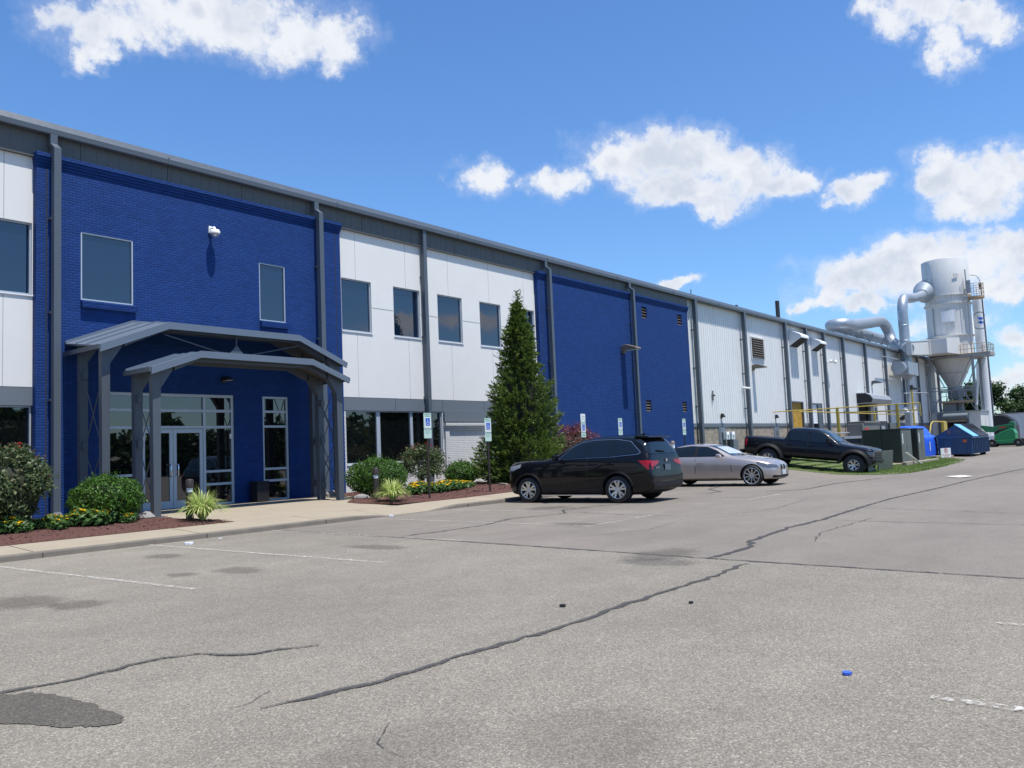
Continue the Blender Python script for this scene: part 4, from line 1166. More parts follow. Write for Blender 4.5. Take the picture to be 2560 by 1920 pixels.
# ------------------------------------------------------------------ parking signs
def symbol(mb, x, y, z, s, mi):
    """seated wheelchair figure, facing the lot"""
    def P(u, v): return (x + u * s, y, z + v * s)
    n = 14
    c = [P(-.02 + .33 * math.cos(a), -.22 + .33 * math.sin(a)) for a in [rad(-235 + i * 250 / n) for i in range(n + 1)]]
    d = [P(-.02 + .24 * math.cos(a), -.22 + .24 * math.sin(a)) for a in [rad(-235 + i * 250 / n) for i in range(n + 1)]]
    mb.add(c + d, [(i, i + 1, n + 2 + i, n + 1 + i) for i in range(n)], mi)
    mb.add([P(-.09 + .09 * math.cos(i * math.pi / 4), .47 + .09 * math.sin(i * math.pi / 4)) for i in range(8)], [tuple(range(8))], mi)
    for a, b, w in (((-.1, .36), (-.05, -.02), .1), ((-.06, .02), (.22, .0), .1), ((.2, .02), (.34, -.36), .1), ((-.08, .17), (.18, .15), .07)):
        L = math.hypot(b[0] - a[0], b[1] - a[1]); nx, ny = -(b[1] - a[1]) / L * w / 2, (b[0] - a[0]) / L * w / 2
        mb.add([P(a[0] + nx, a[1] + ny), P(b[0] + nx, b[1] + ny), P(b[0] - nx, b[1] - ny), P(a[0] - nx, a[1] - ny)], [(0, 1, 2, 3)], mi)


def plate(mb, x, y, z0, z1, w, mi, th=.006, r=.03):
    pts = []
    for cx_, cz_, a0 in ((x + w / 2 - r, z1 - r, 0), (x - w / 2 + r, z1 - r, 90), (x - w / 2 + r, z0 + r, 180), (x + w / 2 - r, z0 + r, 270)):
        for k in range(4): a = rad(a0 + k * 30); pts.append((cx_ + r * math.cos(a), cz_ + r * math.sin(a)))
    mb.prism(pts, 'y', y, y + th, mi)


def sign(x, y, zg, top, split, bottom, label, extra=None, lean=0.0):
    t = thing('parking_sign', label, 'sign', (x, y, zg), 'accessible parking signs along the kerb')
    p = MB(); p.box(x - .028, x + .028, y + .008, y + .022, zg, top - .05); p.box(x - .028, x - .02, y - .012, y + .008, zg, bottom); p.box(x + .02, x + .028, y - .012, y + .008, zg, bottom)
    p.build('post', M['post_brown'], t)
    w = .31
    f = MB(); plate(f, x, y - .01, split + .004, top, w, 0); plate(f, x, y - .017, split + .03, top - .13, w - .05, 1, .006, .015)
    zc = (split + top) / 2 - .02; f.box(x - .085, x + .085, y - .022, y - .0175, zc - .105, zc + .105, 2)
    symbol(f, x, y - .0235, zc - .01, .15, 1)
    text_mb(f, 'RESERVED', .052, lambda a, b: (x + a, y - .0115, top - .04 + b), 3); text_mb(f, 'PARKING', .05, lambda a, b: (x + a, y - .0115, top - .095 + b), 3)
    f.build('sign_plate', [M['sign_pale'], M['sign_white'], M['sign_blue'], M['sign_green']], t)
    f = MB(); plate(f, x, y - .01, bottom, split - .004, w, 0)
    h = (split - bottom)
    text_mb(f, 'MAXIMUM', .045, lambda a, b: (x + a, y - .0115, split - .05 + b), 1); text_mb(f, 'PENALTY', .045, lambda a, b: (x + a, y - .0115, split - .11 + b), 1)
    if extra == 'arrow':
        f.add([(x - .1, y - .0117, bottom + .05), (x + .06, y - .0117, bottom + .05), (x + .06, y - .0117, bottom + .03), (x + .11, y - .0117, bottom + .06), (x + .06, y - .0117, bottom + .09), (x + .06, y - .0117, bottom + .07), (x - .1, y - .0117, bottom + .07)], [(0, 1, 2, 3, 4, 5, 6)], 1)
    f.build('penalty_plate', [M['sign_pale'], M['sign_green']], t)
    if extra == 'arrow':
        f = MB(); plate(f, x, y - .01, top + .006, top + .3, w, 0); text_mb(f, 'VAN', .08, lambda a, b: (x + a, y - .0115, top + .19 + b), 1); text_mb(f, 'ACCESSIBLE', .04, lambda a, b: (x + a, y - .0115, top + .1 + b), 1)
        f.build('van_plate', [M['sign_white'], M['sign_green']], t)
    return t


sign(17.18, 16.8, .18, 2.68, 2.21, 1.95, 'pale green accessible parking sign nearest the entrance, in front of the grey downspout')
sign(19.94, 16.86, .18, 2.55, 2.08, 1.82, 'pale green accessible parking sign standing left of the tall conifer')
sign(26.0, 17.3, .26, 2.46, 2.05, 1.88, 'tall three plate accessible sign in front of the red shrub, above the black SUV', 'arrow')
sign(29.0, 17.5, .26, 2.62, 2.14, 1.94, 'pale accessible sign against blue brick behind the SUV roof')
sign(34.6, 17.5, .5, 2.62, 2.10, 1.88, 'pale accessible sign at the far end of the blue brick bay, above the silver car')
t = thing('pipe_bollard', 'white capped pipe standing at the foot of the farthest accessible sign', 'bollard', (33.6, 17.6, .4))
b = MB(); b.tube([(33.6, 17.6, .35), (33.6, 17.6, 1.55)], .09, 12); b.build('pipe', M['white_paint'], t, smooth=60)
b = MB(); b.lathe([(.11, 1.5), (.11, 1.56), (.06, 1.62), (0, 1.63)], (33.6, 17.6, 0), 'z', 14); b.build('cap', M['bronze'], t, smooth=60)


# ------------------------------------------------------------------ plants
def leaf_cloud(pts, nrm, size, spread=.8, aspect=.5, up=0.0):
    """one rhombic leaf at each point, roughly facing nrm"""
    n = len(pts)
    d = nrm + NR.normal(size=(n, 3)) * spread; d[:, 2] += up
    d /= np.linalg.norm(d, axis=1)[:, None]
    a = np.cross(d, NR.normal(size=(n, 3))); a /= np.linalg.norm(a, axis=1)[:, None]
    b = np.cross(d, a)
    s = size * NR.uniform(.6, 1.35, size=(n, 1))
    a = a * s; b = b * s * aspect
    return np.stack([pts - a, pts + b - a * .1, pts + a, pts - b - a * .1], axis=1).reshape(-1, 3)


def lumpy(n, c, r, lump=.12, fx=4.0, depth=.45, floor=-.8):
    """points in the outer layer of a lumpy ellipsoid"""
    u = NR.normal(size=(n, 3)); u /= np.linalg.norm(u, axis=1)[:, None]
    u[:, 2] = np.where(u[:, 2] < floor, -u[:, 2], u[:, 2])
    k = 1 + lump * (np.sin(u[:, 0] * fx + c[0] * 3) * np.sin(u[:, 1] * fx * 1.3 + c[1]) + .7 * np.sin(u[:, 2] * fx * 1.7 + 2 * u[:, 0] * fx)) + NR.normal(size=n) * lump * .35
    q = 1 - depth * NR.random(n) ** 1.8
    return np.array(c) + u * np.array(r) * (k * q)[:, None], u


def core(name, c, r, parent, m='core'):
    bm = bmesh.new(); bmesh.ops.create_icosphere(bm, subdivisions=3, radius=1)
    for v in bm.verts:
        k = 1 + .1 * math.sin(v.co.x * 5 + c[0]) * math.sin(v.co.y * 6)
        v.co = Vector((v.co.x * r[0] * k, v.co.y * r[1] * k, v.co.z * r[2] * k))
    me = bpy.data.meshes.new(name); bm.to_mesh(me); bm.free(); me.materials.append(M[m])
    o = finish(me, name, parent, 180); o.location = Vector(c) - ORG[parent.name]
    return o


def round_shrub(x, y, w, h, label, n=9000):
    z = gz(y) + .03
    t = thing('round_shrub', label, 'shrub', (x, y, z))
    c = (x, y, z + h * .5); r = (w / 2, w / 2, h / 2)
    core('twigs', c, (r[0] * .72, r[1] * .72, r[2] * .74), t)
    p, u = lumpy(n, c, r, .07, 5, .35, -.92)
    v = [leaf_cloud(p, u, .034, .8, .5, .25)]
    # stray shoots above the clipped outline
    for _ in range(70):
        a = R_.uniform(0, 6.28); q = R_.uniform(0, .8)
        b0 = np.array([x + math.cos(a) * q * r[0], y + math.sin(a) * q * r[1], z + h * (.5 + .47 * math.sqrt(1 - q * q))])
        L = R_.uniform(.04, .19); k = 7
        pp = b0 + np.linspace(0, 1, k)[:, None] * np.array([R_.uniform(-.03, .03), R_.uniform(-.03, .03), L])
        v.append(leaf_cloud(pp, np.tile([0, 0, 1.], (k, 1)), .022, 1.0, .45))
    fast_mesh('leaves', np.concatenate(v), 4, M['box_leaf'], t)


def rose_bush(x, y, w, h, label, n=5200, low=.58):
    z = gz(y) + .03
    t = thing('rose_bush', label, 'shrub', (x, y, z))
    st = MB()
    for i in range(16):
        a = R_.uniform(0, 6.28); q = R_.uniform(.25, .8)
        e = (x + math.cos(a) * w * .5 * q, y + math.sin(a) * w * .5 * q, z + h * R_.uniform(.6, .95))
        mdl = (x + math.cos(a) * w * .2 * q, y + math.sin(a) * w * .2 * q, z + h * .35)
        st.tube([(x + math.cos(a) * .07, y + math.sin(a) * .07, z), mdl, e], [.014, .011, .005], 5)
    st.build('stems', M['bark'], t)
    if low < .55: core('inner_twigs', (x, y, z + h * .42), (w * .33, w * .33, h * .40), t)
    L = []; T = []; F = []
    for i in range(26):        # leafy clusters, so gaps and lobes show
        u = np.array([R_.gauss(0, 1), R_.gauss(0, 1), R_.gauss(.25, .8)]); u /= np.linalg.norm(u)
        c = np.array([x, y, z + h * low]) + u * np.array([w * .34, w * .34, h * (.86 - low)])
        p, nn = lumpy(int(n / 26), c, (w * .19, w * .19, h * .17), .2, 5, .9, -1)
        L.append(leaf_cloud(p, nn, .038, .9, .55, .3))
        if u[2] > -.1:
            p, nn = lumpy(22, c + np.array([0, 0, h * .1]), (w * .17, w * .17, h * .12), .2, 5, .5, -1)
            T.append(leaf_cloud(p, nn, .03, .9, .5, .5))
    fast_mesh('leaves', np.concatenate(L), 4, M['rose_leaf'], t)
    fast_mesh('red_shoots', np.concatenate(T), 4, M['rose_tip'], t)
    for i in range(6 if low < .55 else 3):
        a = R_.uniform(0, 6.28); q = R_.uniform(.1, .95)
        c = np.array([x + math.cos(a) * w * .48 * q, y + math.sin(a) * w * .48 * q, z + h * (.62 + .42 * math.sqrt(1 - q * q))])
        p, nn = lumpy(10, c, (.03, .03, .025), .2, 3, .5, -1)
        F.append(leaf_cloud(p, nn, .022, .5, .8, .3))
    fast_mesh('flowers', np.concatenate(F), 4, M['red_petal'], t)


round_shrub(8.77, 18.45, 1.52, 1.0, 'low rounded clipped shrub left of the front canopy post')
round_shrub(16.95, 18.75, 1.8, 1.12, 'wide rounded clipped shrub behind the right bollard light', 10500)
round_shrub(22.6, 20.45, 1.28, .84, 'smaller rounded clipped shrub before the white brick pier', 7000)
rose_bush(6.72, 18.6, 1.95, 1.72, 'big rose bush with red blooms at the far left bed', 20000, .50)
rose_bush(20.4, 20.2, 1.85, 1.5, 'open leggy rose bush with reddish tips before the low windows', 6500)


def striped_grass(x, y, s, label, seed):
    rr = random.Random(seed); z = gz(y) + .045
    t = thing('striped_grass', label, 'ornamental grass', (x, y, z), 'striped grass tufts flanking the entrance walk')
    mb = MB()
    for i in range(420):
        a = rr.uniform(0, 6.28); lean = rr.uniform(.3, 1.15) ** .8; L = s * rr.uniform(.8, 1.2)
        w = .014 * rr.uniform(.7, 1.3); ca, sa = math.cos(a), math.sin(a)
        pts = []
        for k in range(6):
            q = k / 5
            rr_ = L * (.05 + .62 * lean * q ** 1.2); zz_ = L * (q * (1.05 - .25 * lean) - .62 * lean * q ** 2.6)
            wd = w * (1 - q) ** .6 + .001
            cx_, cy_, cz_ = x + ca * rr_, y + sa * rr_, z + max(.01, zz_)
            pts.append(((cx_ - sa * wd, cy_ + ca * wd, cz_), (cx_ + sa * wd, cy_ - ca * wd, cz_)))
        b = len(mb.v)
        for l, r in pts: mb.v += [l, r]
        for k in range(5): mb.f.append((b + 2 * k, b + 2 * k + 1, b + 2 * k + 3, b + 2 * k + 2)); mb.m.append(0)
    mb.build('blades', M['hosta_blade'], t)


striped_grass(10.22, 17.05, .90, 'cream striped grass tuft at the left side of the entrance walk', 3)
striped_grass(15.98, 17.05, .82, 'cream striped grass tuft at the right side of the entrance walk', 5)


def flower_proto():
    t = thing('flower_clump', 'leafy clump of yellow flowers in the mulch left of the entrance canopy', 'flowers', (0, 0, 0), 'yellow flowers edging the left mulch bed', local=True)
    p, u = lumpy(420, (0, 0, .13), (.24, .24, .15), .25, 6, .8, -.5)
    fast_mesh('leaves', leaf_cloud(p, u, .05, .7, .5, .5), 4, M['flower_leaf'], t)
    P = []; C = MB()
    for i in range(10):
        a = R_.uniform(0, 6.28); q = R_.uniform(0, .2)
        c = np.array([math.cos(a) * q, math.sin(a) * q, .27 + R_.uniform(-.05, .05)])
        tilt = np.array([R_.uniform(-.3, .3), R_.uniform(-.6, .1), 0])
        for k in range(9):
            b = k * 2 * math.pi / 9
            d = np.array([math.cos(b), math.sin(b), 0]); e = np.array([-math.sin(b), math.cos(b), 0])
            f = lambda s, w: c + d * s + e * w + np.array([0, 0, (d * s) @ tilt - s * .25])
            P += [f(.008, 0), f(.042, .022), f(.072, 0), f(.042, -.022)]
        C.lathe([(.013, c[2] - .005), (.010, c[2] + .010), (.0, c[2] + .013)], (c[0], c[1], 0), 'z', 7)
    fast_mesh('petals', np.array(P), 4, M['yellow_petal'], t)
    C.build('flower_centres', M['dark_bronze'], t)
    return t


fp = flower_proto()
LEFT = [(6.57, 18.0, 1.1), (7.03, 18.2, .85), (7.30, 18.25, .7), (7.53, 18.2, .95), (7.77, 18.12, .85), (8.02, 18.0, 1.25), (8.24, 17.9, 1.15), (8.5, 17.95, 1.1), (6.2, 18.1, 1.0), (5.8, 18.1, 1.1), (8.9, 17.8, .75), (6.8, 17.9, .8), (7.5, 17.85, .75)]
RIGHT = [(17.73, 18.0, 1.1), (18.02, 18.1, 1.3), (18.33, 18.0, 1.15), (18.64, 17.95, .95), (19.0, 18.0, 1.0), (19.26, 18.17, 1.2), (19.56, 18.12, 1.15), (20.04, 18.18, 1.05), (20.5, 18.4, .8), (20.89, 18.56, .75), (18.2, 18.35, 1.0), (19.6, 18.4, 1.0)]
for i, (x, y, s) in enumerate(LEFT):
    l = (x, y, gz(y) + .03)
    if i == 0: fp.location = l; fp.scale = (s,) * 3
    else: dup(fp, l, R_.uniform(0, 6.28), s)
for x, y, s in RIGHT: dup(fp, (x, y, gz(y) + .03), R_.uniform(0, 6.28), s, 'leafy clump of yellow flowers in the mulch below the rose bush right of the entrance', 'yellow flowers edging the right mulch bed')


def conifer(x, y, h, rad_, label):
    z = gz(y)
    t = thing('conifer_tree', label, 'tree', (x, y, z))
    tr = MB(); tr.tube([(x, y, z - .1), (x, y, z + h * .5), (x + .04, y, z + h * .985)], [.13, .07, .008], 8); tr.build('trunk', M['bark'], t, smooth=60)
    P = []; Nn = []
    nspray = 3000
    def rr(q):       # crown radius at height fraction q
        return rad_ * (min(1, (q + .02) / .10) ** .4) * (1 - q) ** .80 * (1.0 + .10 * math.sin(q * 17) + .05 * math.sin(q * 41))
    sticks = MB(); V = []
    for i in range(nspray):
        q = R_.random() ** 1.55 * .97
        a = R_.uniform(0, 6.28)
        R0 = rr(q) * (1 + .13 * math.sin(3 * a + q * 11) + .08 * math.sin(5 * a - 7 * q))
        re = R0 * R_.uniform(.62, 1.10) + .03
        L = R_.uniform(.28, .6) * (1 - .45 * q)
        base = np.array([x + math.cos(a) * (re - L * .75), y + math.sin(a) * (re - L * .75), z + q * h * .96 - .06])
        d = np.array([math.cos(a) * .8, math.sin(a) * .8, R_.uniform(.15, .75)]); d += NR.normal(size=3) * .16; d /= np.linalg.norm(d)
        m = 30
        s = NR.random(m) ** .8
        w = np.cross(d, NR.normal(size=3)); w /= np.linalg.norm(w)
        off = NR.normal(size=(m, 1)) * .075 * (1.15 - s)[:, None]
        pp = base + d * (s * L)[:, None] + w * off + NR.normal(size=(m, 3)) * .022
        # small flat sprays pointing outwards along the branchlet
        ax = d + NR.normal(size=(m, 3)) * .35; ax /= np.linalg.norm(ax, axis=1)[:, None]
        bx = np.cross(ax, NR.normal(size=(m, 3))); bx /= np.linalg.norm(bx, axis=1)[:, None]
        sz = NR.uniform(.035, .075, size=(m, 1)); 
        V.append(np.stack([pp - ax * sz * .6, pp + bx * sz * .32, pp + ax * sz * 1.1, pp - bx * sz * .32], axis=1).reshape(-1, 3))
    # thin leader with a few ragged side sprays
    for i in range(46):
        q = R_.uniform(.86, 1.0); a = R_.uniform(0, 6.28); L = .42 * (1.03 - q) / .17 + .05
        base = np.array([x + .03, y, z + q * h]); d = np.array([math.cos(a), math.sin(a), .55]); d /= np.linalg.norm(d)
        m = 14; s = NR.random(m)
        pp = base + d * (s * L)[:, None] + NR.normal(size=(m, 3)) * .02
        ax = d + NR.normal(size=(m, 3)) * .4; ax /= np.linalg.norm(ax, axis=1)[:, None]; bx = np.cross(ax, NR.normal(size=(m, 3))); bx /= np.linalg.norm(bx, axis=1)[:, None]
        sz = NR.uniform(.025, .05, size=(m, 1))
        V.append(np.stack([pp - ax * sz * .6, pp + bx * sz * .3, pp + ax * sz * 1.1, pp - bx * sz * .3], axis=1).reshape(-1, 3))
    fast_mesh('crown', np.concatenate(V), 4, M['arb_leaf'], t)
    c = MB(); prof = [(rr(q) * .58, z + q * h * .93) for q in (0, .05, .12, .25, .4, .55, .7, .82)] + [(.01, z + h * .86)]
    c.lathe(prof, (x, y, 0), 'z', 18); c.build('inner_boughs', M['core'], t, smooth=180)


conifer(24.2, 18.8, 7.15, 1.72, 'tall dark green cone shaped conifer before the white panel wall')


def barberry():
    x, y, z = 28.7, 19.6, .29
    t = thing('red_shrub', 'dark red barberry shrub against the blue brick beside the conifer', 'shrub', (x, y, z))
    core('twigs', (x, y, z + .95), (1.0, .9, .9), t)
    p, u = lumpy(9000, (x, y, z + 1.05), (1.3, 1.2, 1.1), .14, 6, .5, -.85)
    fast_mesh('leaves', leaf_cloud(p, u, .04, .9, .5, .4), 4, M['barberry'], t)


barberry()


def grass_strip():
    poly = [(33.35, 9.0), (33.6, 8.3), (34.6, 8.0), (37, 7.95), (39.9, 8.0), (44, 8.3), (48, 8.75), (50, 9.2), (52.5, 10.3), (54, 12.5), (54, 21.9), (34.6, 21.9), (34.2, 18), (33.75, 15), (33.55, 12.5), (33.7, 11.8), (33.6, 10.9), (33.4, 10.2)]
    bm = bmesh.new(); bm.faces.new([bm.verts.new((x, y, 0)) for x, y in poly])
    for i in range(1, 27): bmesh.ops.bisect_plane(bm, geom=bm.verts[:] + bm.edges[:] + bm.faces[:], plane_co=(33 + i * .8, 0, 0), plane_no=(1, 0, 0))
    for i in range(1, 20): bmesh.ops.bisect_plane(bm, geom=bm.verts[:] + bm.edges[:] + bm.faces[:], plane_co=(0, 7.9 + i * .7, 0), plane_no=(0, 1, 0))
    for v in bm.verts:
        e = any(ed.is_boundary for ed in v.link_edges)
        v.co.z = hz(v.co.x, v.co.y) + (.012 if e else .035)
    me = bpy.data.meshes.new('grass_strip'); bm.to_mesh(me)
    cs = [(f.calc_center_median().copy(), f.calc_area()) for f in bm.faces]; bm.free()
    me.materials.append(simple('turf', (.085, .115, .03), .95, var=.45, vscale=5)); o = finish(me, 'grass_strip', None, 180); tag(o, kind='structure')
    V = []
    for c, a in cs:
        if c.y > 15.5: continue
        n = int(a * 420); 
        x = c.x + NR.uniform(-.45, .45, n); y = c.y + NR.uniform(-.4, .4, n); hh = NR.uniform(.02, .065, n)
        th = NR.uniform(0, 6.28, n); w = .008; lx = NR.normal(size=n) * .03; ly = NR.normal(size=n) * .03
        zb = np.full(n, c.z)
        V.append(np.stack([np.stack([x - np.cos(th) * w, y - np.sin(th) * w, zb], 1), np.stack([x + np.cos(th) * w, y + np.sin(th) * w, zb], 1), np.stack([x + lx, y + ly, zb + hh], 1)], 1).reshape(-1, 3))
    g = fast_mesh('grass', np.concatenate(V), 3, M['grass_blade']); tag(g, 'short green grass on the bank beside the truck and the cabinets', 'grass', kind='stuff')


grass_strip()


# ------------------------------------------------------------------ vehicles
def evaluated(o):
    bpy.context.view_layer.update()
    dg = bpy.context.evaluated_depsgraph_get()
    return bpy.data.meshes.new_from_object(o.evaluated_get(dg))


def car_shell(rows, mats, arches, arch_r, width):
    """loft of half sections -> smooth shell, then wheel arches cut out. returns (mesh, bvh of uncut shell)"""
    mb = MB(); ring = []
    for (x, w, zl, zs, belt, re, zt) in rows:
        h = [(0, zl), (w * .8, zl), (w * .965, zl + .07), (w, zl + (zs - zl) * .42), (w * 1.0, zs - (zs - zl) * .18), (w * .99, zs), belt, (belt[0] * .5 + re[0] * .5, belt[1] * .5 + re[1] * .5), re, (re[0] * .62, re[1] + (zt - re[1]) * .72), (0, zt)]
        r = [(x, y, z) for y, z in h] + [(x, -y, z) for y, z in h[-2:0:-1]]
        ring.append(r)
    n = len(ring[0])
    for r in ring: mb.v += r
    for i in range(len(ring) - 1):
        for k in range(n):
            mb.f.append((i * n + k, i * n + (k + 1) % n, (i + 1) * n + (k + 1) % n, (i + 1) * n + k)); mb.m.append(0)
    for end, off in ((ring[0], 0), (ring[-1], (len(ring) - 1) * n)):
        # cap with quads strips across the half sections
        for k in range(n // 2):
            a, b, c, d = off + k, off + k + 1, off + (n - k - 1) % n, off + (n - k) % n
            q = [a, b, c, d]; q = [v for i, v in enumerate(q) if v not in q[:i]]
            if len(q) > 2: mb.f.append(tuple(q if off else q[::-1])); mb.m.append(0)
    o = mb.build('shell', mats[0])
    bm = bmesh.new(); bm.from_mesh(o.data); bmesh.ops.recalc_face_normals(bm, faces=bm.faces[:]); bm.to_mesh(o.data); bm.free()
    s = o.modifiers.new('s', 'SUBSURF'); s.levels = 3; s.render_levels = 3
    me = evaluated(o)
    bm = bmesh.new(); bm.from_mesh(me); bvh = BVHTree.FromBMesh(bm); bm.free()
    o.modifiers.clear(); o.data = me
    cutters = []
    for ax, az in arches:
        for sgn in (1, -1):
            c = MB(); y0, y1 = (width * .52, width * 1.5) if sgn > 0 else (-width * 1.5, -width * .52)
            pr = [(0.0, y0), (arch_r, y0), (arch_r, y1), (0.0, y1)]
            c.lathe([(arch_r, y0), (arch_r, y1)], (ax, 0, az), 'y', 40)
            m_ = 40; c.f.append(tuple(range(m_))); c.f.append(tuple(range(2 * m_ - 1, m_ - 1, -1))); c.m += [0, 0]
            co = c.build('cutter', mats[0]); bm = bmesh.new(); bm.from_mesh(co.data); bmesh.ops.recalc_face_normals(bm, faces=bm.faces[:]); bm.to_mesh(co.data); bm.free()
            md = o.modifiers.new('b', 'BOOLEAN'); md.operation = 'DIFFERENCE'; md.solver = 'EXACT'; md.object = co; cutters.append(co)
    me2 = evaluated(o)
    bpy.data.objects.remove(o)
    for c in cutters: bpy.data.objects.remove(c)
    # arch interiors go dark
    me2.materials.clear()
    for m_ in mats: me2.materials.append(m_)
    for p in me2.polygons:
        c = p.center; dark = p.center.z < .0
        for ax, az in arches:
            d = math.hypot(c.x - ax, c.z - az)
            if d < arch_r * 1.003 and abs(c.y) < width * .995 and (abs(d - arch_r) < .012 and abs(p.normal.y) < .5 or abs(abs(c.y) - width * .52) < .02 and abs(p.normal.y) > .8): dark = True
        if p.normal.z < -.8: dark = True
        p.material_index = 1 if dark else 0
    return me2, bvh


def panel(bvh, poly, mode, off, mb=None, mi=0, step=.045, sgn=1):
    """convex outline laid on the shell; mode S side (x,z), F front (y,z), B back (y,z), T top (x,y)"""
    mb = mb or MB()
    bm = bmesh.new()
    u0, u1 = min(p[0] for p in poly), max(p[0] for p in poly); v0, v1 = min(p[1] for p in poly), max(p[1] for p in poly)
    bm.faces.new([bm.verts.new((u, v, 0)) for u, v in ((u0, v0), (u1, v0), (u1, v1), (u0, v1))])
    for k in range(1, int((u1 - u0) / step) + 1): bmesh.ops.bisect_plane(bm, geom=bm.verts[:] + bm.edges[:] + bm.faces[:], plane_co=(u0 + k * step, 0, 0), plane_no=(1, 0, 0))
    for k in range(1, int((v1 - v0) / step) + 1): bmesh.ops.bisect_plane(bm, geom=bm.verts[:] + bm.edges[:] + bm.faces[:], plane_co=(0, v0 + k * step, 0), plane_no=(0, 1, 0))
    A = sum(poly[i][0] * poly[(i + 1) % len(poly)][1] - poly[(i + 1) % len(poly)][0] * poly[i][1] for i in range(len(poly)))
    P = poly if A > 0 else poly[::-1]
    for i in range(len(P)):
        a, b = P[i], P[(i + 1) % len(P)]
        no = (b[1] - a[1], -(b[0] - a[0]), 0)
        bmesh.ops.bisect_plane(bm, geom=bm.verts[:] + bm.edges[:] + bm.faces[:], plane_co=(a[0], a[1], 0), plane_no=no, clear_outer=True)
    base = len(mb.v); ok = {}
    for v in bm.verts:
        u, w = v.co.x, v.co.y
        if mode == 'S': o_, d_ = Vector((u, sgn * 3, w)), Vector((0, -sgn, 0))
        elif mode == 'F': o_, d_ = Vector((4, u, w)), Vector((-1, 0, 0))
        elif mode == 'B': o_, d_ = Vector((-8, u, w)), Vector((1, 0, 0))
        else: o_, d_ = Vector((u, w, 4)), Vector((0, 0, -1))
        hit = bvh.ray_cast(o_, d_)
        if hit[0] is not None:
            ok[v.index] = len(mb.v)
            nrm = hit[1] if hit[1].dot(d_) < 0 else -hit[1]
            mb.v.append(tuple(hit[0] + nrm * off))
    bm.verts.index_update()
    for f in bm.faces:
        idx = [v.index for v in f.verts]
        if all(i in ok for i in idx): mb.f.append(tuple(ok[i] for i in idx)); mb.m.append(mi)
    bm.free()
    return mb


def wheel(t, x, y, z, r, w, rr, kind, steer=0.0):
    """tyre with rim and spokes; y sign gives the outer side"""
    s = 1 if y > 0 else -1
    c = (x, y, z)
    m = MB(); h = w / 2
    m.lathe([(rr, -h * .92), (r * .90, -h), (r * .975, -h * .82), (r, -h * .55), (r, h * .55), (r * .975, h * .82), (r * .90, h), (rr, h * .92)], c, 'y', 40)
    wo = m.build('wheel', M['rubber'], t, smooth=50)
    k = MB(); yo = s * h * .80
    k.lathe([(rr * 1.03, s * h * .96), (rr * .97, s * h * .97), (rr * .93, s * h * .70), (rr * .90, s * h * .1), (.02, s * h * .05)], c, 'y', 36, 0)
    k.build('rim_barrel', M['rim_dark'], wo, smooth=50)
    k = MB()
    k.lathe([(rr * 1.03, s * h * .965), (rr * .985, s * h * 1.0), (rr * .945, s * h * .93)], c, 'y', 36)
    def spoke(a, w0, w1, r0=.10, r1=.97, da=0.0):
        pr = []
        for q, ww, ang, yy in ((r0, w0, a, .80), (r1, w1, a + da, .93)):
            ca, sa = math.cos(ang), math.sin(ang)
            for e in (-1, 1):
                for dy in (0, -.16):
                    pr.append((x + ca * rr * q - sa * ww * e, y + s * h * (yy + dy), z + sa * rr * q + ca * ww * e))
        k.add(pr, [(0, 2, 6, 4), (1, 5, 7, 3), (0, 4, 5, 1), (2, 3, 7, 6)])
    if kind == 'ten':
        for i in range(10): spoke(i * math.pi / 5 + .2, .022, .018)
    elif kind == 'twin5':
        for i in range(5):
            for d in (-.17, .17): spoke(i * 2 * math.pi / 5 + .3 + d * .6, .024, .030, .12, .97, d * .8)
    else:
        for i in range(6):
            a = i * math.pi / 3 + .2
            spoke(a, .026, .03, .1, .55); spoke(a, .022, .02, .5, .97, .24); spoke(a, .022, .02, .5, .97, -.24)
    k.lathe([(rr * .2, s * h * .80), (rr * .16, s * h * .88), (.005, s * h * .90)], c, 'y', 16)
    k.build('spokes', M['alloy'], wo, smooth=35)


def place(t, x, y, z, heading, pitch=0.0):
    """heading: angle of the car's nose from +X"""
    t.location = (x, y, z); t.rotation_euler = (0, pitch, heading)


def make_mesh_part(me, name, parent, smooth=40):
    o = finish(me, name, parent, smooth); return o


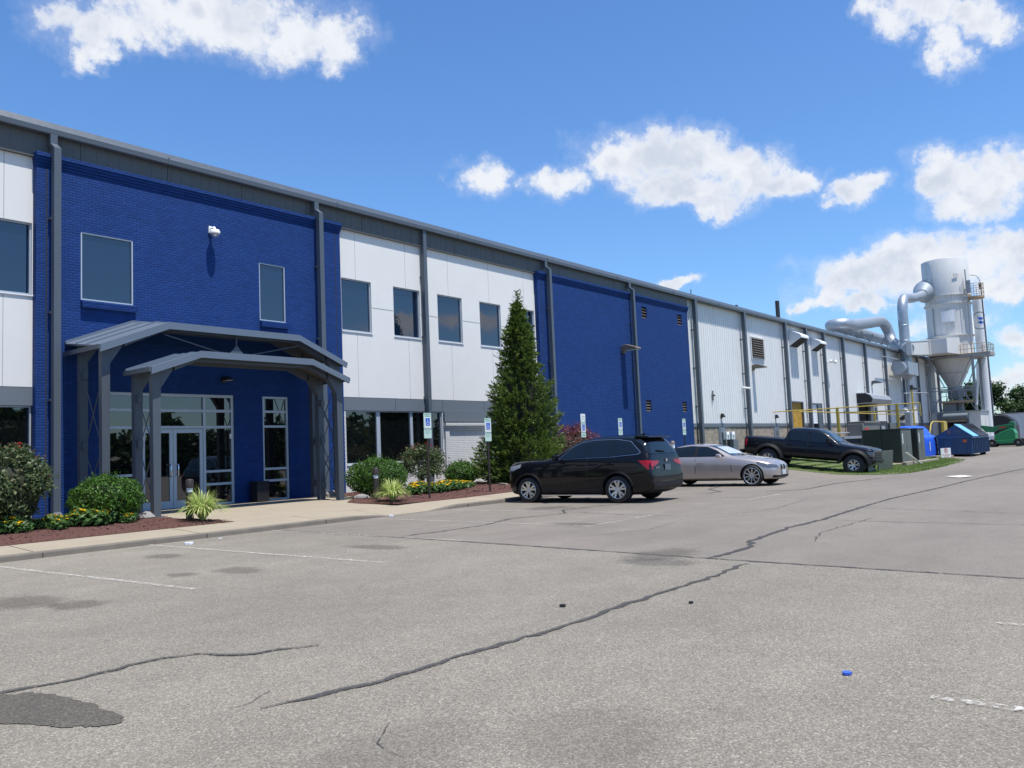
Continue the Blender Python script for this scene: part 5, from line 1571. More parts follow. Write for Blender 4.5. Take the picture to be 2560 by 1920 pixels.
def suv():
    t = thing('parked_car', 'black SUV parked nose to the kerb in front of the conifer', 'car', local=True)
    rows = [(.82, .66, .40, .80, (.62, 1.0), (.52, 1.07), 1.09), (.77, .84, .24, .94, (.77, 1.10), (.62, 1.165), 1.195), (.47, .955, .19, .96, (.89, 1.155), (.71, 1.225), 1.25), (0, .985, .19, 1.0, (.93, 1.18), (.76, 1.25), 1.275), (-.55, .99, .19, 1.01, (.94, 1.17), (.79, 1.235), 1.265), (-.80, .99, .19, 1.02, (.94, 1.18), (.79, 1.33), 1.37), (-1.28, .99, .19, 1.03, (.94, 1.19), (.73, 1.63), 1.685), (-1.70, .99, .19, 1.03, (.94, 1.20), (.70, 1.765), 1.835), (-2.4, .99, .19, 1.04, (.94, 1.21), (.695, 1.795), 1.865), (-3.055, .985, .19, 1.05, (.93, 1.23), (.69, 1.785), 1.85), (-3.458, .975, .21, 1.07, (.92, 1.25), (.68, 1.735), 1.79), (-3.593, .965, .25, 1.08, (.90, 1.25), (.70, 1.56), 1.60), (-3.710, .955, .32, 1.05, (.89, 1.18), (.78, 1.29), 1.32), (-3.761, .94, .33, .90, (.88, 1.0), (.76, 1.06), 1.08), (-3.794, .90, .36, .68, (.84, .78), (.7, .82), .83), (-3.811, .82, .42, .58, (.76, .62), (.6, .64), .65)]
    me, bvh = car_shell(rows, [M['suv_paint'], M['trim_black']], [(0, .38), (-2.82, .38)], .435, 1.0)
    make_mesh_part(me, 'body', t)
    for s in (1, -1):
        tr = MB()
        outline = [(-0.98, 1.228), (-1.35, 1.545), (-1.62, 1.685), (-2.05, 1.744), (-2.75, 1.739), (-3.164, 1.669), (-3.491, 1.363), (-3.422, 1.303), (-2.60, 1.250)]
        panel(bvh, outline, 'S', .006, tr, 0, sgn=s); tr.build('window_trim', M['dull_chrome'], t, smooth=40)
        inn = [(-1.020, 1.239), (-1.360, 1.531), (-1.630, 1.671), (-2.055, 1.731), (-2.745, 1.726), (-3.155, 1.655), (-3.465, 1.368), (-3.413, 1.320), (-2.600, 1.263)]
        tr = MB(); panel(bvh, inn, 'S', .011, tr, 0, sgn=s); tr.build('pillars', M['car_glass'], t, smooth=40)
        for poly in ([(-1.09, 1.260), (-1.38, 1.508), (-1.65, 1.644), (-1.83, 1.683), (-1.86, 1.271)], [(-1.96, 1.271), (-1.93, 1.694), (-2.06, 1.704), (-2.66, 1.701), (-2.72, 1.293), (-2.60, 1.282)], [(-2.80, 1.303), (-2.75, 1.696), (-3.138, 1.629), (-3.413, 1.373), (-3.388, 1.346)]):
            g = MB(); panel(bvh, poly, 'S', .015, g, 0, sgn=s); g.build('side_window', M['car_glass'], t, smooth=60)
        # shut lines, handles, rocker strip, cladding round the arches
        d = MB()
        for a, b in (((-.72, .45), (-.80, 1.17)), ((-1.90, .40), (-1.93, 1.25)), ((-2.66, .80), (-2.76, 1.26))):
            panel(bvh, [(a[0] - .006, a[1]), (a[0] + .006, a[1]), (b[0] + .006, b[1]), (b[0] - .006, b[1])], 'S', .003, d, 0, .2, s)
        panel(bvh, [(-.50, .385), (-2.32, .385), (-2.32, .40), (-.50, .40)], 'S', .004, d, 0, .2, s)
        d.build('door_gaps', M['dark_gap'], t)
        c = MB(); panel(bvh, [(-.45, .215), (-2.38, .215), (-2.38, .385), (-.45, .385)], 'S', .006, c, 0, .1, s); c.build('sill_cladding', M['trim_black'], t, smooth=40)
        c = MB(); c.box(-2.36, -.46, s * .99 - .02, s * .99 + .02, .215, .238); c.build('sill_strip', M['chrome'], t, bevel=.005)
        for hx in (-1.72, -2.62):
            hnd = MB(); hnd.box(hx - .12, hx + .12, s * 1.0 - .025, s * 1.0 + .025, 1.045, 1.08); hnd.build('door_handle', M['suv_paint'], t, bevel=.012)
        for ax in (0, -2.82):
            a = MB(); a.lathe([(.43, s * .955), (.435, s * 1.005), (.475, s * 1.002), (.485, s * .97)], (ax, 0, .38), 'y', 30, 0, rad(-78), rad(78)); a.build('arch_trim', M['trim_black'], t, smooth=50)
        m_ = MB(); m_.cbox((-1.02, s * 1.09, 1.29), (.12, .22, .16)); m_.build('wing_mirror', M['suv_paint'], t, bevel=.04)
        tl = MB(); panel(bvh, [(-3.44, 1.14), (-3.80, 1.14), (-3.82, .90), (-3.70, .90)], 'S', .008, tl, 0, sgn=s)
        panel(bvh, [(s * .87, 1.13), (s * .42, 1.11), (s * .42, 1.04), (s * .62, 1.0), (s * .87, .90)], 'B', .008, tl, 0); tl.build('tail_lamp', M['tail_red'], t, smooth=50)
        hl = MB(); panel(bvh, [(.25, 1.13), (.66, 1.06), (.74, .95), (.56, .93), (.28, 1.03)], 'S', .006, hl, 0, sgn=s); panel(bvh, [(s * .84, 1.07), (s * .5, 1.03), (s * .5, .92), (s * .84, .93)], 'F', .006, hl, 0); hl.build('headlight', M['lamp_clear'], t, smooth=50)
        rf = MB(); panel(bvh, [(s * .84, .52), (s * .55, .52), (s * .55, .45), (s * .84, .45)], 'B', .008, rf, 0); rf.build('reflector', M['lamp_clear'], t)
        wheel(t, 0, s * .865, .375, .375, .25, .245, 'twin5'); wheel(t, -2.82, s * .865, .375, .375, .25, .245, 'twin5')
    g = MB(); panel(bvh, [(-.72, 1.66), (-.62, 1.73), (.62, 1.73), (.72, 1.66), (.82, 1.36), (.74, 1.31), (-.74, 1.31), (-.82, 1.36)], 'B', .010, g); g.build('rear_window', M['car_glass'], t, smooth=60)
    g = MB(); panel(bvh, [(-.62, 1.70), (.62, 1.70), (.75, 1.31), (-.75, 1.31)], 'F', .010, g); g.build('windscreen', M['wind_glass'], t, smooth=60)
    sp = MB(); sp.prism([(-3.18, 1.795), (-3.22, 1.835), (-3.60, 1.785), (-3.63, 1.765), (-3.60, 1.745), (-3.40, 1.755)], 'y', -.64, .64); sp.build('roof_spoiler', M['suv_paint'], t, bevel=.015)
    sp = MB(); sp.bar((-3.72, -.02, 1.36), (-3.71, .40, 1.40), .03, .025); sp.build('rear_wiper', M['trim_black'], t)
    b = MB(); panel(bvh, [(-.86, .55), (.86, .55), (.86, .36), (-.86, .36)], 'B', .012, b); b.build('bumper_skirt', M['trim_black'], t, smooth=50)
    b = MB(); panel(bvh, [(-.90, .70), (.90, .70), (.90, .66), (-.90, .66)], 'B', .012, b); b.build('bumper_step', M['trim_black'], t, smooth=50)
    p = MB(); p.cbox((-3.80, 0, .93), (.012, .32, .165)); p.build('number_plate', M['plate_dark'], t)
    l = MB(); text_mb(l, 'PILOT', .075, lambda a, bb: (-3.815, .58 - a, .93 + bb)); l.build('badge_lettering', M['chrome'], t)
    e = MB(); e.cbox((-3.775, 0, 1.12), (.01, .09, .08)); e.build('tailgate_emblem', M['chrome'], t, bevel=.015)
    q = MB(); panel(bvh, [(-.45, .95), (.45, .95), (.4, .72), (-.4, .72)], 'F', .008, q); q.build('grille', M['trim_black'], t)
    fin = MB(); fin.prism([(-3.05, 1.84), (-3.18, 1.895), (-3.22, 1.82)], 'y', -.02, .02); fin.build('roof_fin', M['trim_black'], t)
    return t


sv = suv(); sv.scale = (1.02, 1.02, .965)
place(sv, 18.95 - .10 + .88, 14.36 + .10, 0, rad(92))


def sedan():
    t = thing('parked_car', 'champagne silver saloon car facing out from the building behind the SUV', 'car', local=True)
    rows = [(.74, .50, .30, .46, (.44, .56), (.36, .60), .62), (.69, .74, .20, .54, (.66, .66), (.54, .71), .73), (.45, .89, .17, .64, (.80, .77), (.62, .83), .855), (0, .93, .17, .72, (.86, .86), (.68, .925), .955), (-.55, .93, .17, .78, (.87, .93), (.72, .985), 1.015), (-.78, .93, .17, .80, (.87, .945), (.73, 1.04), 1.07), (-1.22, .93, .17, .81, (.87, .955), (.64, 1.28), 1.33), (-1.62, .93, .17, .82, (.87, .965), (.59, 1.395), 1.445), (-2.2, .93, .17, .83, (.87, .98), (.575, 1.415), 1.47), (-2.75, .93, .17, .84, (.87, .99), (.58, 1.37), 1.43), (-3.2, .93, .17, .85, (.86, 1.0), (.61, 1.22), 1.27), (-3.55, .92, .18, .86, (.84, 1.0), (.68, 1.07), 1.09), (-3.85, .90, .22, .85, (.8, .98), (.62, 1.02), 1.03), (-4.02, .85, .28, .78, (.74, .9), (.55, .93), .94), (-4.08, .76, .34, .62, (.66, .72), (.5, .75), .76)]
    me, bvh = car_shell(rows, [M['sedan_paint'], M['trim_black']], [(0, .345), (-2.97, .345)], .39, .94)
    make_mesh_part(me, 'body', t)
    for s in (1, -1):
        tr = MB(); panel(bvh, [(-.92, 1.0), (-1.22, 1.20), (-1.60, 1.345), (-2.2, 1.385), (-2.75, 1.34), (-3.15, 1.21), (-3.42, 1.06), (-3.30, 1.03)], 'S', .005, tr, 0, sgn=s); tr.build('window_trim', M['trim_black'], t, smooth=40)
        for poly in ([(-.99, 1.015), (-1.24, 1.185), (-1.61, 1.327), (-1.90, 1.36), (-1.92, 1.02)], [(-2.02, 1.025), (-2.0, 1.367), (-2.2, 1.37), (-2.72, 1.325), (-2.84, 1.28), (-2.84, 1.04)], [(-2.88, 1.045), (-2.88, 1.262), (-3.14, 1.18), (-3.34, 1.06)]):
            g = MB(); panel(bvh, poly, 'S', .010, g, 0, sgn=s); g.build('side_window', M['car_glass'], t, smooth=60)
        d = MB()
        for a, b in (((-.66, .30), (-.72, .97)), ((-1.96, .28), (-1.97, 1.0)), ((-2.62, .60), (-2.9, 1.0))):
            panel(bvh, [(a[0] - .010, a[1]), (a[0] + .010, a[1]), (b[0] + .010, b[1]), (b[0] - .010, b[1])], 'S', .003, d, 0, .2, s)
        panel(bvh, [(-.5, .255), (-2.5, .255), (-2.5, .27), (-.5, .27)], 'S', .003, d, 0, .2, s)
        d.build('door_gaps', M['dark_gap'], t)
        for hx in (-1.78, -2.8):
            h = MB(); h.box(hx - .11, hx + .11, s * .945 - .02, s * .945 + .022, .80, .83); h.build('door_handle', M['sedan_paint'], t, bevel=.012)
        m_ = MB(); m_.cbox((-1.06, s * 1.03, 1.03), (.15, .2, .13)); m_.build('wing_mirror', M['sedan_paint'], t, bevel=.045)
        hl = MB(); panel(bvh, [(.15, .80), (.45, .74), (.64, .63), (.59, .58), (.4, .63), (.2, .72)], 'S', .006, hl, 0, sgn=s); panel(bvh, [(s * .76, .72), (s * .42, .66), (s * .40, .58), (s * .76, .60)], 'F', .006, hl, 0); hl.build('headlight', M['lamp_dark'], t, smooth=50)
        k = MB(); panel(bvh, [(s * .05, .67), (s * .20, .67), (s * .23, .58), (s * .17, .51), (s * .06, .51)], 'F', .006, k); k.build('grille', M['trim_black'], t, smooth=50)
        k = MB(); panel(bvh, [(s * .30, .33), (s * .72, .35), (s * .74, .27), (s * .32, .25)], 'F', .006, k); k.build('lower_intake', M['trim_black'], t, smooth=50)
        f = MB(); f.tube([(.71, s * .04, .66), (.70, s * .2, .67), (.68, s * .235, .6), (.71, s * .16, .5), (.73, s * .05, .5)], .012, 6); f.build('grille_frame', M['chrome'], t, smooth=60)
        tl = MB(); panel(bvh, [(-3.6, .88), (-3.95, .86), (-3.98, .74), (-3.7, .76)], 'S', .006, tl, 0, sgn=s); tl.build('tail_lamp', M['tail_red'], t)
        wheel(t, 0, s * .815, .345, .345, .24, .262, 'ten'); wheel(t, -2.97, s * .815, .345, .345, .24, .262, 'ten')
    g = MB(); panel(bvh, [(-.53, 1.37), (.53, 1.37), (.70, 1.02), (-.70, 1.02)], 'F', .008, g); g.build('windscreen', M['wind_glass'], t, smooth=60)
    g = MB(); panel(bvh, [(-.46, 1.33), (.42, 1.32), (.55, 1.12), (.2, 1.07), (-.60, 1.09)], 'F', .011, g); g.build('sunshade', M['sunshade'], t, smooth=60)
    g = MB(); panel(bvh, [(-.53, 1.35), (.53, 1.35), (.66, 1.07), (-.66, 1.07)], 'B', .008, g); g.build('rear_window', M['car_glass'], t, smooth=60)
    p = MB(); p.cbox((.765, 0, .43), (.012, .31, .16)); p.build('number_plate', M['plate'], t)
    q = MB(); panel(bvh, [(-.28, .34), (.28, .34), (.28, .25), (-.28, .25)], 'F', .006, q); q.build('bumper_intake', M['trim_black'], t)
    return t


place(sedan(), 26.3 + .80, 10.95, 0, rad(-90 + 2))


def truck():
    t = thing('parked_truck', 'black crew cab pickup truck parked against the grass bank', 'pickup truck', local=True)
    rows = [(.76, .84, .66, .98, (.8, 1.07), (.7, 1.11), 1.13), (.70, .96, .58, 1.06, (.93, 1.15), (.76, 1.2), 1.22), (.32, 1.0, .56, 1.10, (.97, 1.20), (.82, 1.26), 1.285), (-.5, 1.01, .56, 1.12, (.98, 1.25), (.84, 1.315), 1.34), (-.72, 1.01, .56, 1.13, (.97, 1.27), (.84, 1.38), 1.41), (-1.15, 1.01, .56, 1.13, (.96, 1.29), (.78, 1.73), 1.78), (-1.42, 1.01, .56, 1.13, (.96, 1.30), (.755, 1.87), 1.93), (-2.0, 1.01, .56, 1.14, (.96, 1.31), (.75, 1.91), 1.98), (-2.7, 1.01, .56, 1.14, (.96, 1.32), (.75, 1.895), 1.96), (-2.92, 1.01, .56, 1.15, (.96, 1.33), (.775, 1.83), 1.88), (-3.0, 1.01, .56, 1.17, (.97, 1.36), (.82, 1.43), 1.44), (-3.08, 1.01, .56, 1.19, (.99, 1.375), (.88, 1.39), 1.39), (-4.80, 1.01, .58, 1.20, (.985, 1.38), (.88, 1.395), 1.395), (-4.90, .985, .62, 1.18, (.96, 1.35), (.84, 1.37), 1.37)]
    me, bvh = car_shell(rows, [M['truck_paint'], M['trim_black']], [(0, .45), (-3.7, .45)], .545, 1.02)
    make_mesh_part(me, 'body', t)
    for s in (1, -1):
        for poly in ([(-1.0, 1.39), (-1.28, 1.66), (-1.42, 1.78), (-1.92, 1.83), (-1.94, 1.35), (-1.3, 1.35)], [(-2.02, 1.36), (-2.0, 1.835), (-2.66, 1.81), (-2.78, 1.74), (-2.80, 1.40), (-2.72, 1.37)]):
            g = MB(); panel(bvh, poly, 'S', .010, g, 0, sgn=s); g.build('side_window', M['car_glass'], t, smooth=60)
        d = MB()
        for a, b in (((-.66, .68), (-.80, 1.38)), ((-1.98, .66), (-1.98, 1.84)), ((-2.86, .66), (-2.90, 1.74)), ((-3.03, .62), (-3.03, 1.38))):
            panel(bvh, [(a[0] - .007, a[1]), (a[0] + .007, a[1]), (b[0] + .007, b[1]), (b[0] - .007, b[1])], 'S', .003, d, 0, .2, s)
        panel(bvh, [(-.6, .72), (-3.1, .72), (-3.1, .735), (-.6, .735)], 'S', .003, d, 0, .2, s)
        d.build('door_gaps', M['dark_gap'], t)
        for hx in (-1.84, -2.75):
            h = MB(); h.box(hx - .12, hx + .12, s * 1.02 - .03, s * 1.02 + .03, 1.17, 1.21); h.build('door_handle', M['trim_black'], t, bevel=.012)
        for ax in (0, -3.7):
            a = MB(); a.lathe([(.54, s * .92), (.545, s * 1.10), (.60, s * 1.11), (.70, s * 1.04), (.71, s * .98)], (ax, 0, .45), 'y', 30, 0, rad(-84), rad(84)); a.build('fender_flare', M['trim_black'], t, smooth=40)
        b = MB(); b.box(-3.05, -.62, s * .93 - .08, s * .93 + .08, .46, .53); b.build('running_board', M['trim_black'], t, bevel=.015)
        m_ = MB(); m_.cbox((-1.05, s * 1.19, 1.46), (.14, .26, .26)); m_.build('wing_mirror', M['trim_black'], t, bevel=.05)
        hl = MB(); panel(bvh, [(.46, 1.10), (.71, 1.06), (.74, .88), (.62, .88)], 'S', .008, hl, 0, sgn=s); panel(bvh, [(s * .93, 1.08), (s * .72, 1.07), (s * .72, .88), (s * .93, .88)], 'F', .008, hl, 0); hl.build('headlight', M['lamp_dark'], t, smooth=50)
        tl = MB(); panel(bvh, [(-4.66, 1.30), (-4.86, 1.30), (-4.88, .98), (-4.70, .96)], 'S', .008, tl, 0, sgn=s); panel(bvh, [(s * .95, 1.30), (s * .80, 1.30), (s * .80, .95), (s * .95, .95)], 'B', .008, tl, 0); tl.build('tail_lamp', M['tail_red'], t, smooth=50)
        wheel(t, 0, s * .92, .46, .46, .32, .235, 'six'); wheel(t, -3.7, s * .92, .46, .46, .32, .235, 'six')
    g = MB(); panel(bvh, [(-.70, 1.86), (.70, 1.86), (.82, 1.44), (-.82, 1.44)], 'F', .010, g); g.build('windscreen', M['wind_glass'], t, smooth=60)
    g = MB(); panel(bvh, [(-.62, 1.80), (.62, 1.80), (.70, 1.48), (-.70, 1.48)], 'B', .010, g); g.build('rear_window', M['car_glass'], t, smooth=60)
    g = MB(); panel(bvh, [(-.70, 1.07), (.70, 1.07), (.66, .78), (-.66, .78)], 'F', .012, g)
    for z in (.86, .95, 1.04): panel(bvh, [(-.66, z), (.66, z), (.66, z + .015), (-.66, z + .015)], 'F', .02, g, 1)
    g.build('grille', [M['trim_black'], M['grey_trim']], t)
    b = MB(); b.prism([(.83, -.72), (.86, 0), (.83, .72), (.68, 1.0), (.6, 1.0), (.6, -1.0), (.68, -1.0)], 'z', .60, .76); b.build('front_bumper', M['trim_black'], t, bevel=.03)
    b = MB(); b.add([(.56, -.6, .42), (.80, -.6, .62), (.80, .6, .62), (.56, .6, .42)], [(0, 1, 2, 3), (3, 2, 1, 0)]); b.build('skid_plate', M['steel_grey'], t)
    b = MB(); b.box(-5.06, -4.90, -.95, .95, .60, .78); b.build('rear_bumper', M['trim_black'], t, bevel=.03)
    b = MB(); b.box(-4.82, -3.12, -.84, .84, 1.388, 1.402); b.build('bed_cover', M['trim_black'], t)
    return t


tk = truck(); tk.scale = (.93, .94, .905)
place(tk, 34.4 + .78, 10.12, -.06, rad(-90 + 3), rad(6.3))

# ------------------------------------------------------------------ yard equipment
t = thing('concrete_pad', 'concrete pad with timber edge under the dark electrical cabinets', 'pad', (44, 11, 0))
b = MB(); b.prism([(41.6, 10.55), (43.0, 10.05), (48.5, 10.1), (48.5, 13), (41.6, 13)], 'z', -.05, .10); b.build('slab', M['concrete'], t, bevel=.01)
b = MB(); b.box(41.3, 43.0, 9.75, 9.95, 0, .2); b.box(43.05, 48.6, 9.85, 10.04, 0, .14); b.build('timber_edge', M['timber'], t, bevel=.01)


def cabinet(x0, x1, y0, y1, z0, z1, label):
    t = thing('electrical_cabinet', label, 'cabinet', ((x0 + x1) / 2, y0, z0))
    b = MB(); b.box(x0, x1, y0 + .03, y1, z0, z1 - .06); b.build('housing', M['cabinet'], t, bevel=.015)
    b = MB(); b.box(x0 - .04, x1 + .04, y0 - .02, y1 + .04, z1 - .06, z1); b.build('lid', M['cabinet'], t, bevel=.015)
    w = x1 - x0
    for k, (a, c) in enumerate(((x0 + .02, x0 + w / 2 - .01), (x0 + w / 2 + .01, x1 - .02))):
        b = MB(); b.box(a, c, y0, y0 + .028, z0 + .06, z1 - .09); d = b.build('door', M['cabinet_lit'], t, bevel=.008)
        if k == 0:
            l = MB(); l.box(a + .2, a + .34, y0 - .004, y0 - .001, z1 - .75, z1 - .25); l.build('label_plate', M['sign_white'], d)
        else:
            l = MB(); l.box(a + .1, a + .14, y0 - .03, y0 - .001, z0 + .7, z0 + .95); l.build('door_handle', M['steel_grey'], d)
    b = MB(); ym = (y0 + y1) / 2; b.box(x0 - .012, x0 - .001, ym - .015, ym + .015, z0 + .03, z1 - .08); b.build('side_seam', M['dark_gap'], t)


cabinet(43.4, 45.4, 10.4, 12.2, .06, 1.78, 'large dark green electrical cabinet directly behind the truck bonnet')
cabinet(46.75, 48.2, 10.4, 12.1, .06, 1.78, 'narrower dark green electrical cabinet beside the blue tarp')
for x, y, a, ln, l in ((35.5, 9.75, .1, -.12, 'rear grey metal plate leaning by the truck bumper, mostly hidden'), (37.2, 9.6, -.12, .10, 'front grey metal plate leaning on its edge in the grass')):
    mb = MB(); rot = Matrix.Rotation(a, 3, 'Z') @ Matrix.Rotation(ln, 3, 'X')
    mb.cbox((x, y, .43 if ln > 0 else .38), (1.5, .05, .80 if ln > 0 else .75), rot)
    tag(mb.build('metal_plate', M['cabinet_lit'], bevel=.006), l, 'metal plate')
mb = MB(); mb.bar((42.9, 9.5, .06), (42.3, 9.95, .62), .16, .02); tag(mb.build('white_board', M['white_paint']), 'white board stuck leaning in the grass before the cabinets', 'board')


def tarp():
    t = thing('tarped_machine', 'machine wrapped in bright blue tarpaulin between cabinets and dumpster', 'covered machine', (54, 12, 0))
    prof = [(11.35, .12), (11.33, .5), (11.36, 1.0), (11.38, 1.22), (11.44, 1.30), (11.62, 1.34), (11.72, 1.55), (11.86, 1.76), (12.05, 1.90), (12.3, 1.95), (12.5, 1.93), (12.62, 1.8), (12.66, .1)]
    mb = MB(); xs = [52.1 + i * .3 for i in range(14)]
    for i, x in enumerate(xs):
        for k, (y, z) in enumerate(prof):
            e = .05 if i in (0, 13) else 0
            mb.v.append((x, y + R_.uniform(-.02, .02) + (0.03 if e else 0), z + R_.uniform(-.025, .025) - e))
    n = len(prof)
    for i in range(13):
        for k in range(n - 1): mb.f.append((i * n + k, (i + 1) * n + k, (i + 1) * n + k + 1, i * n + k + 1)); mb.m.append(0)
    mb.f.append(tuple(range(n))); mb.f.append(tuple(13 * n + k for k in range(n - 1, -1, -1))); mb.m += [0, 0]
    mb.build('tarpaulin', M['tarp'], t, smooth=40)
    b = MB(); b.box(53.6, 53.75, 11.30, 11.32, .45, 1.0); b.build('label_plate', M['sign_white'], t)
    b = MB(); b.box(51.6, 56.4, 11.0, 12.8, -.03, .09); b.build('base_slab', M['concrete'], t)


tarp()


def dumpster():
    t = thing('lidded_dumpster', 'dark blue steel dumpster with a gabled black and light blue lid', 'dumpster', (57.5, 10.5, 0))
    x0, x1, y0, y1 = 55.2, 60.6, 9.35, 11.2; zc = 1.18; yr, zr = 10.25, 1.88
    b = MB(); b.box(x0, x1, y0, y1, .16, zc); b.box(x0 - .04, x1 + .04, y0 - .05, y1 + .05, zc - .09, zc + .005); b.build('body', M['dump'], t, bevel=.01)
    for i in range(11):
        r = MB(); r.box(x0 + .2 + i * .5, x0 + .28 + i * .5, y0 - .08, y0 - .003, .18, zc - .1)
        r.build('rib', M['dump'], t)
    for i in range(3):
        r = MB(); r.box(x0 - .06, x0 - .003, y0 + .2 + i * .7, y0 + .26 + i * .7, .18, zc - .1)
        r.build('rib', M['dump'], t)
    g = MB(); g.prism([(y0, zc + .006), (yr, zr), (y1 + .25, zc + .006)], 'x', x0 + .03, x1 - .03); g.build('gable_hood', M['dump'], t)
    sl = (zr - zc) / (yr - y0)
    def slab(xa, xb, name, m, th):
        s = MB(); s.add([(xa, y0 - .06, zc + .01), (xb, y0 - .06, zc + .01), (xb, yr, zr + .05), (xa, yr, zr + .05), (xa, y0 - .06, zc + .01 + th), (xb, y0 - .06, zc + .01 + th), (xb, yr, zr + .05 + th), (xa, yr, zr + .05 + th)],
                        [(0, 3, 2, 1), (4, 5, 6, 7), (0, 1, 5, 4), (1, 2, 6, 5), (2, 3, 7, 6), (3, 0, 4, 7)]); return s.build(name, m, t)
    slab(x0 + .1, x0 + 1.9, 'lid', M['dump_light'], .03)
    lo = slab(x0 + 2.1, x1, 'lid', M['dump_black'], .06)
    c = MB()
    for i in range(7): c.bar((x0 + 2.4 + i * .48, y0 - .03, zc + .08), (x0 + 2.4 + i * .48, yr - .05, zr + .11), .05, .03)
    c.build('lid_ribs', M['dump_black'], lo)
    for x in (x0 + .3, x1 - .3):
        for y in (y0 + .3, y1 - .3):
            w = MB(); w.lathe([(.01, -.15), (.13, -.15), (.13, .15), (.01, .15)], (x, y, .13), 'y', 14); w.build('roller', M['dark_bin'], t)
    # faded emblem and lettering on the gable, orange sticker below
    e = MB()
    for k in range(8):
        a = k * math.pi / 4; e.add([(x0 + .02, 10.55 + .04 * math.cos(a + .4), 1.5 + .04 * math.sin(a + .4)), (x0 + .02, 10.55 + .13 * math.cos(a), 1.5 + .13 * math.sin(a)), (x0 + .02, 10.55 + .04 * math.cos(a - .4), 1.5 + .04 * math.sin(a - .4))], [(0, 1, 2)], 0)
    for i in range(9): e.box(x0 + .012, x0 + .02, 10.3 - i * .045 - .03, 10.3 - i * .045, 1.51, 1.51 + (.05 if i % 3 else .065), 1)
    for i in range(6): e.box(x0 + .012, x0 + .02, 10.22 - i * .045 - .03, 10.22 - i * .045, 1.42, 1.45, 1)
    e.build('faded_emblem', [M['orange_mark'], M['grey_band']], t)
    e = MB(); e.box(x0 - .05, x0 - .003, 9.62, 9.82, .86, 1.02); e.build('sticker', M['orange_mark'], t)


dumpster()
t = thing('no_parking_sign', 'white no parking board with red circle propped on a concrete block', 'sign', (51.5, 10.1, 0))
rz = Matrix.Rotation(-.55, 3, 'Z')
b = MB(); b.cbox((51.8, 10.35, .10), (1.3, .45, .2), rz); b.build('block', M['concrete'], t, bevel=.02)
b = MB(); b.cbox((51.35, 10.05, .36), (.72, .04, .52), rz); bo = b.build('board', M['sign_white'], t)
def nps(u, v): 
    p = rz @ Vector((u, -.025, v)); return (51.35 + p.x, 10.05 + p.y, .36 + p.z)
b = MB(); n = 18; o_ = [nps(.13 * math.cos(i * 2 * math.pi / n), .12 + .13 * math.sin(i * 2 * math.pi / n)) for i in range(n)]; i_ = [nps(.095 * math.cos(i * 2 * math.pi / n), .12 + .095 * math.sin(i * 2 * math.pi / n)) for i in range(n)]
b.add(o_ + i_, [(i, (i + 1) % n, n + (i + 1) % n, n + i) for i in range(n)], 0)
b.add([nps(-.085, .19), nps(-.065, .21), nps(.085, .05), nps(.065, .03)], [(0, 1, 2, 3)], 0)
text_mb(b, 'P', .16, lambda a, c: nps(a, .12 + c), 1); text_mb(b, 'NO PARKING', .095, lambda a, c: nps(a, -.12 + c), 0); text_mb(b, 'ANY TIME', .08, lambda a, c: nps(a, -.2 + c), 0)
b.build('marking', [M['red_mark'], M['dark_gap']], bo)


def compactor():
    t = thing('trash_compactor', 'grey steel compactor unit with a small red sign behind the cabinets', 'compactor', (57, 15.5, .4))
    b = MB(); b.box(53.6, 57.4, 15.0, 15.9, .5, 2.25); b.box(53.9, 57.4, 14.95, 15.95, 2.25, 2.4); b.build('housing', M['taupe'], t, bevel=.02)
    b = MB(); b.box(57.6, 60.2, 15.2, 16.2, .5, 2.42); b.build('hopper', M['dark_bin'], t, bevel=.02)
    b = MB(); b.box(58.3, 59.2, 15.12, 15.19, .9, 2.1); b.build('access_door', M['steel_grey'], t)
    b = MB(); b.box(60.4, 61.9, 15.1, 16.2, .5, 2.3); b.build('power_unit', M['cabinet_lit'], t, bevel=.02)
    b = MB(); b.box(54.0, 54.9, 14.985, 14.999, 1.82, 1.98); b.build('red_sign', M['red_mark'], t)
    b = MB(); b.box(60.7, 61.5, 15.07, 15.099, 1.2, 1.9); b.build('warning_sign', M['red_mark'], t)


compactor()


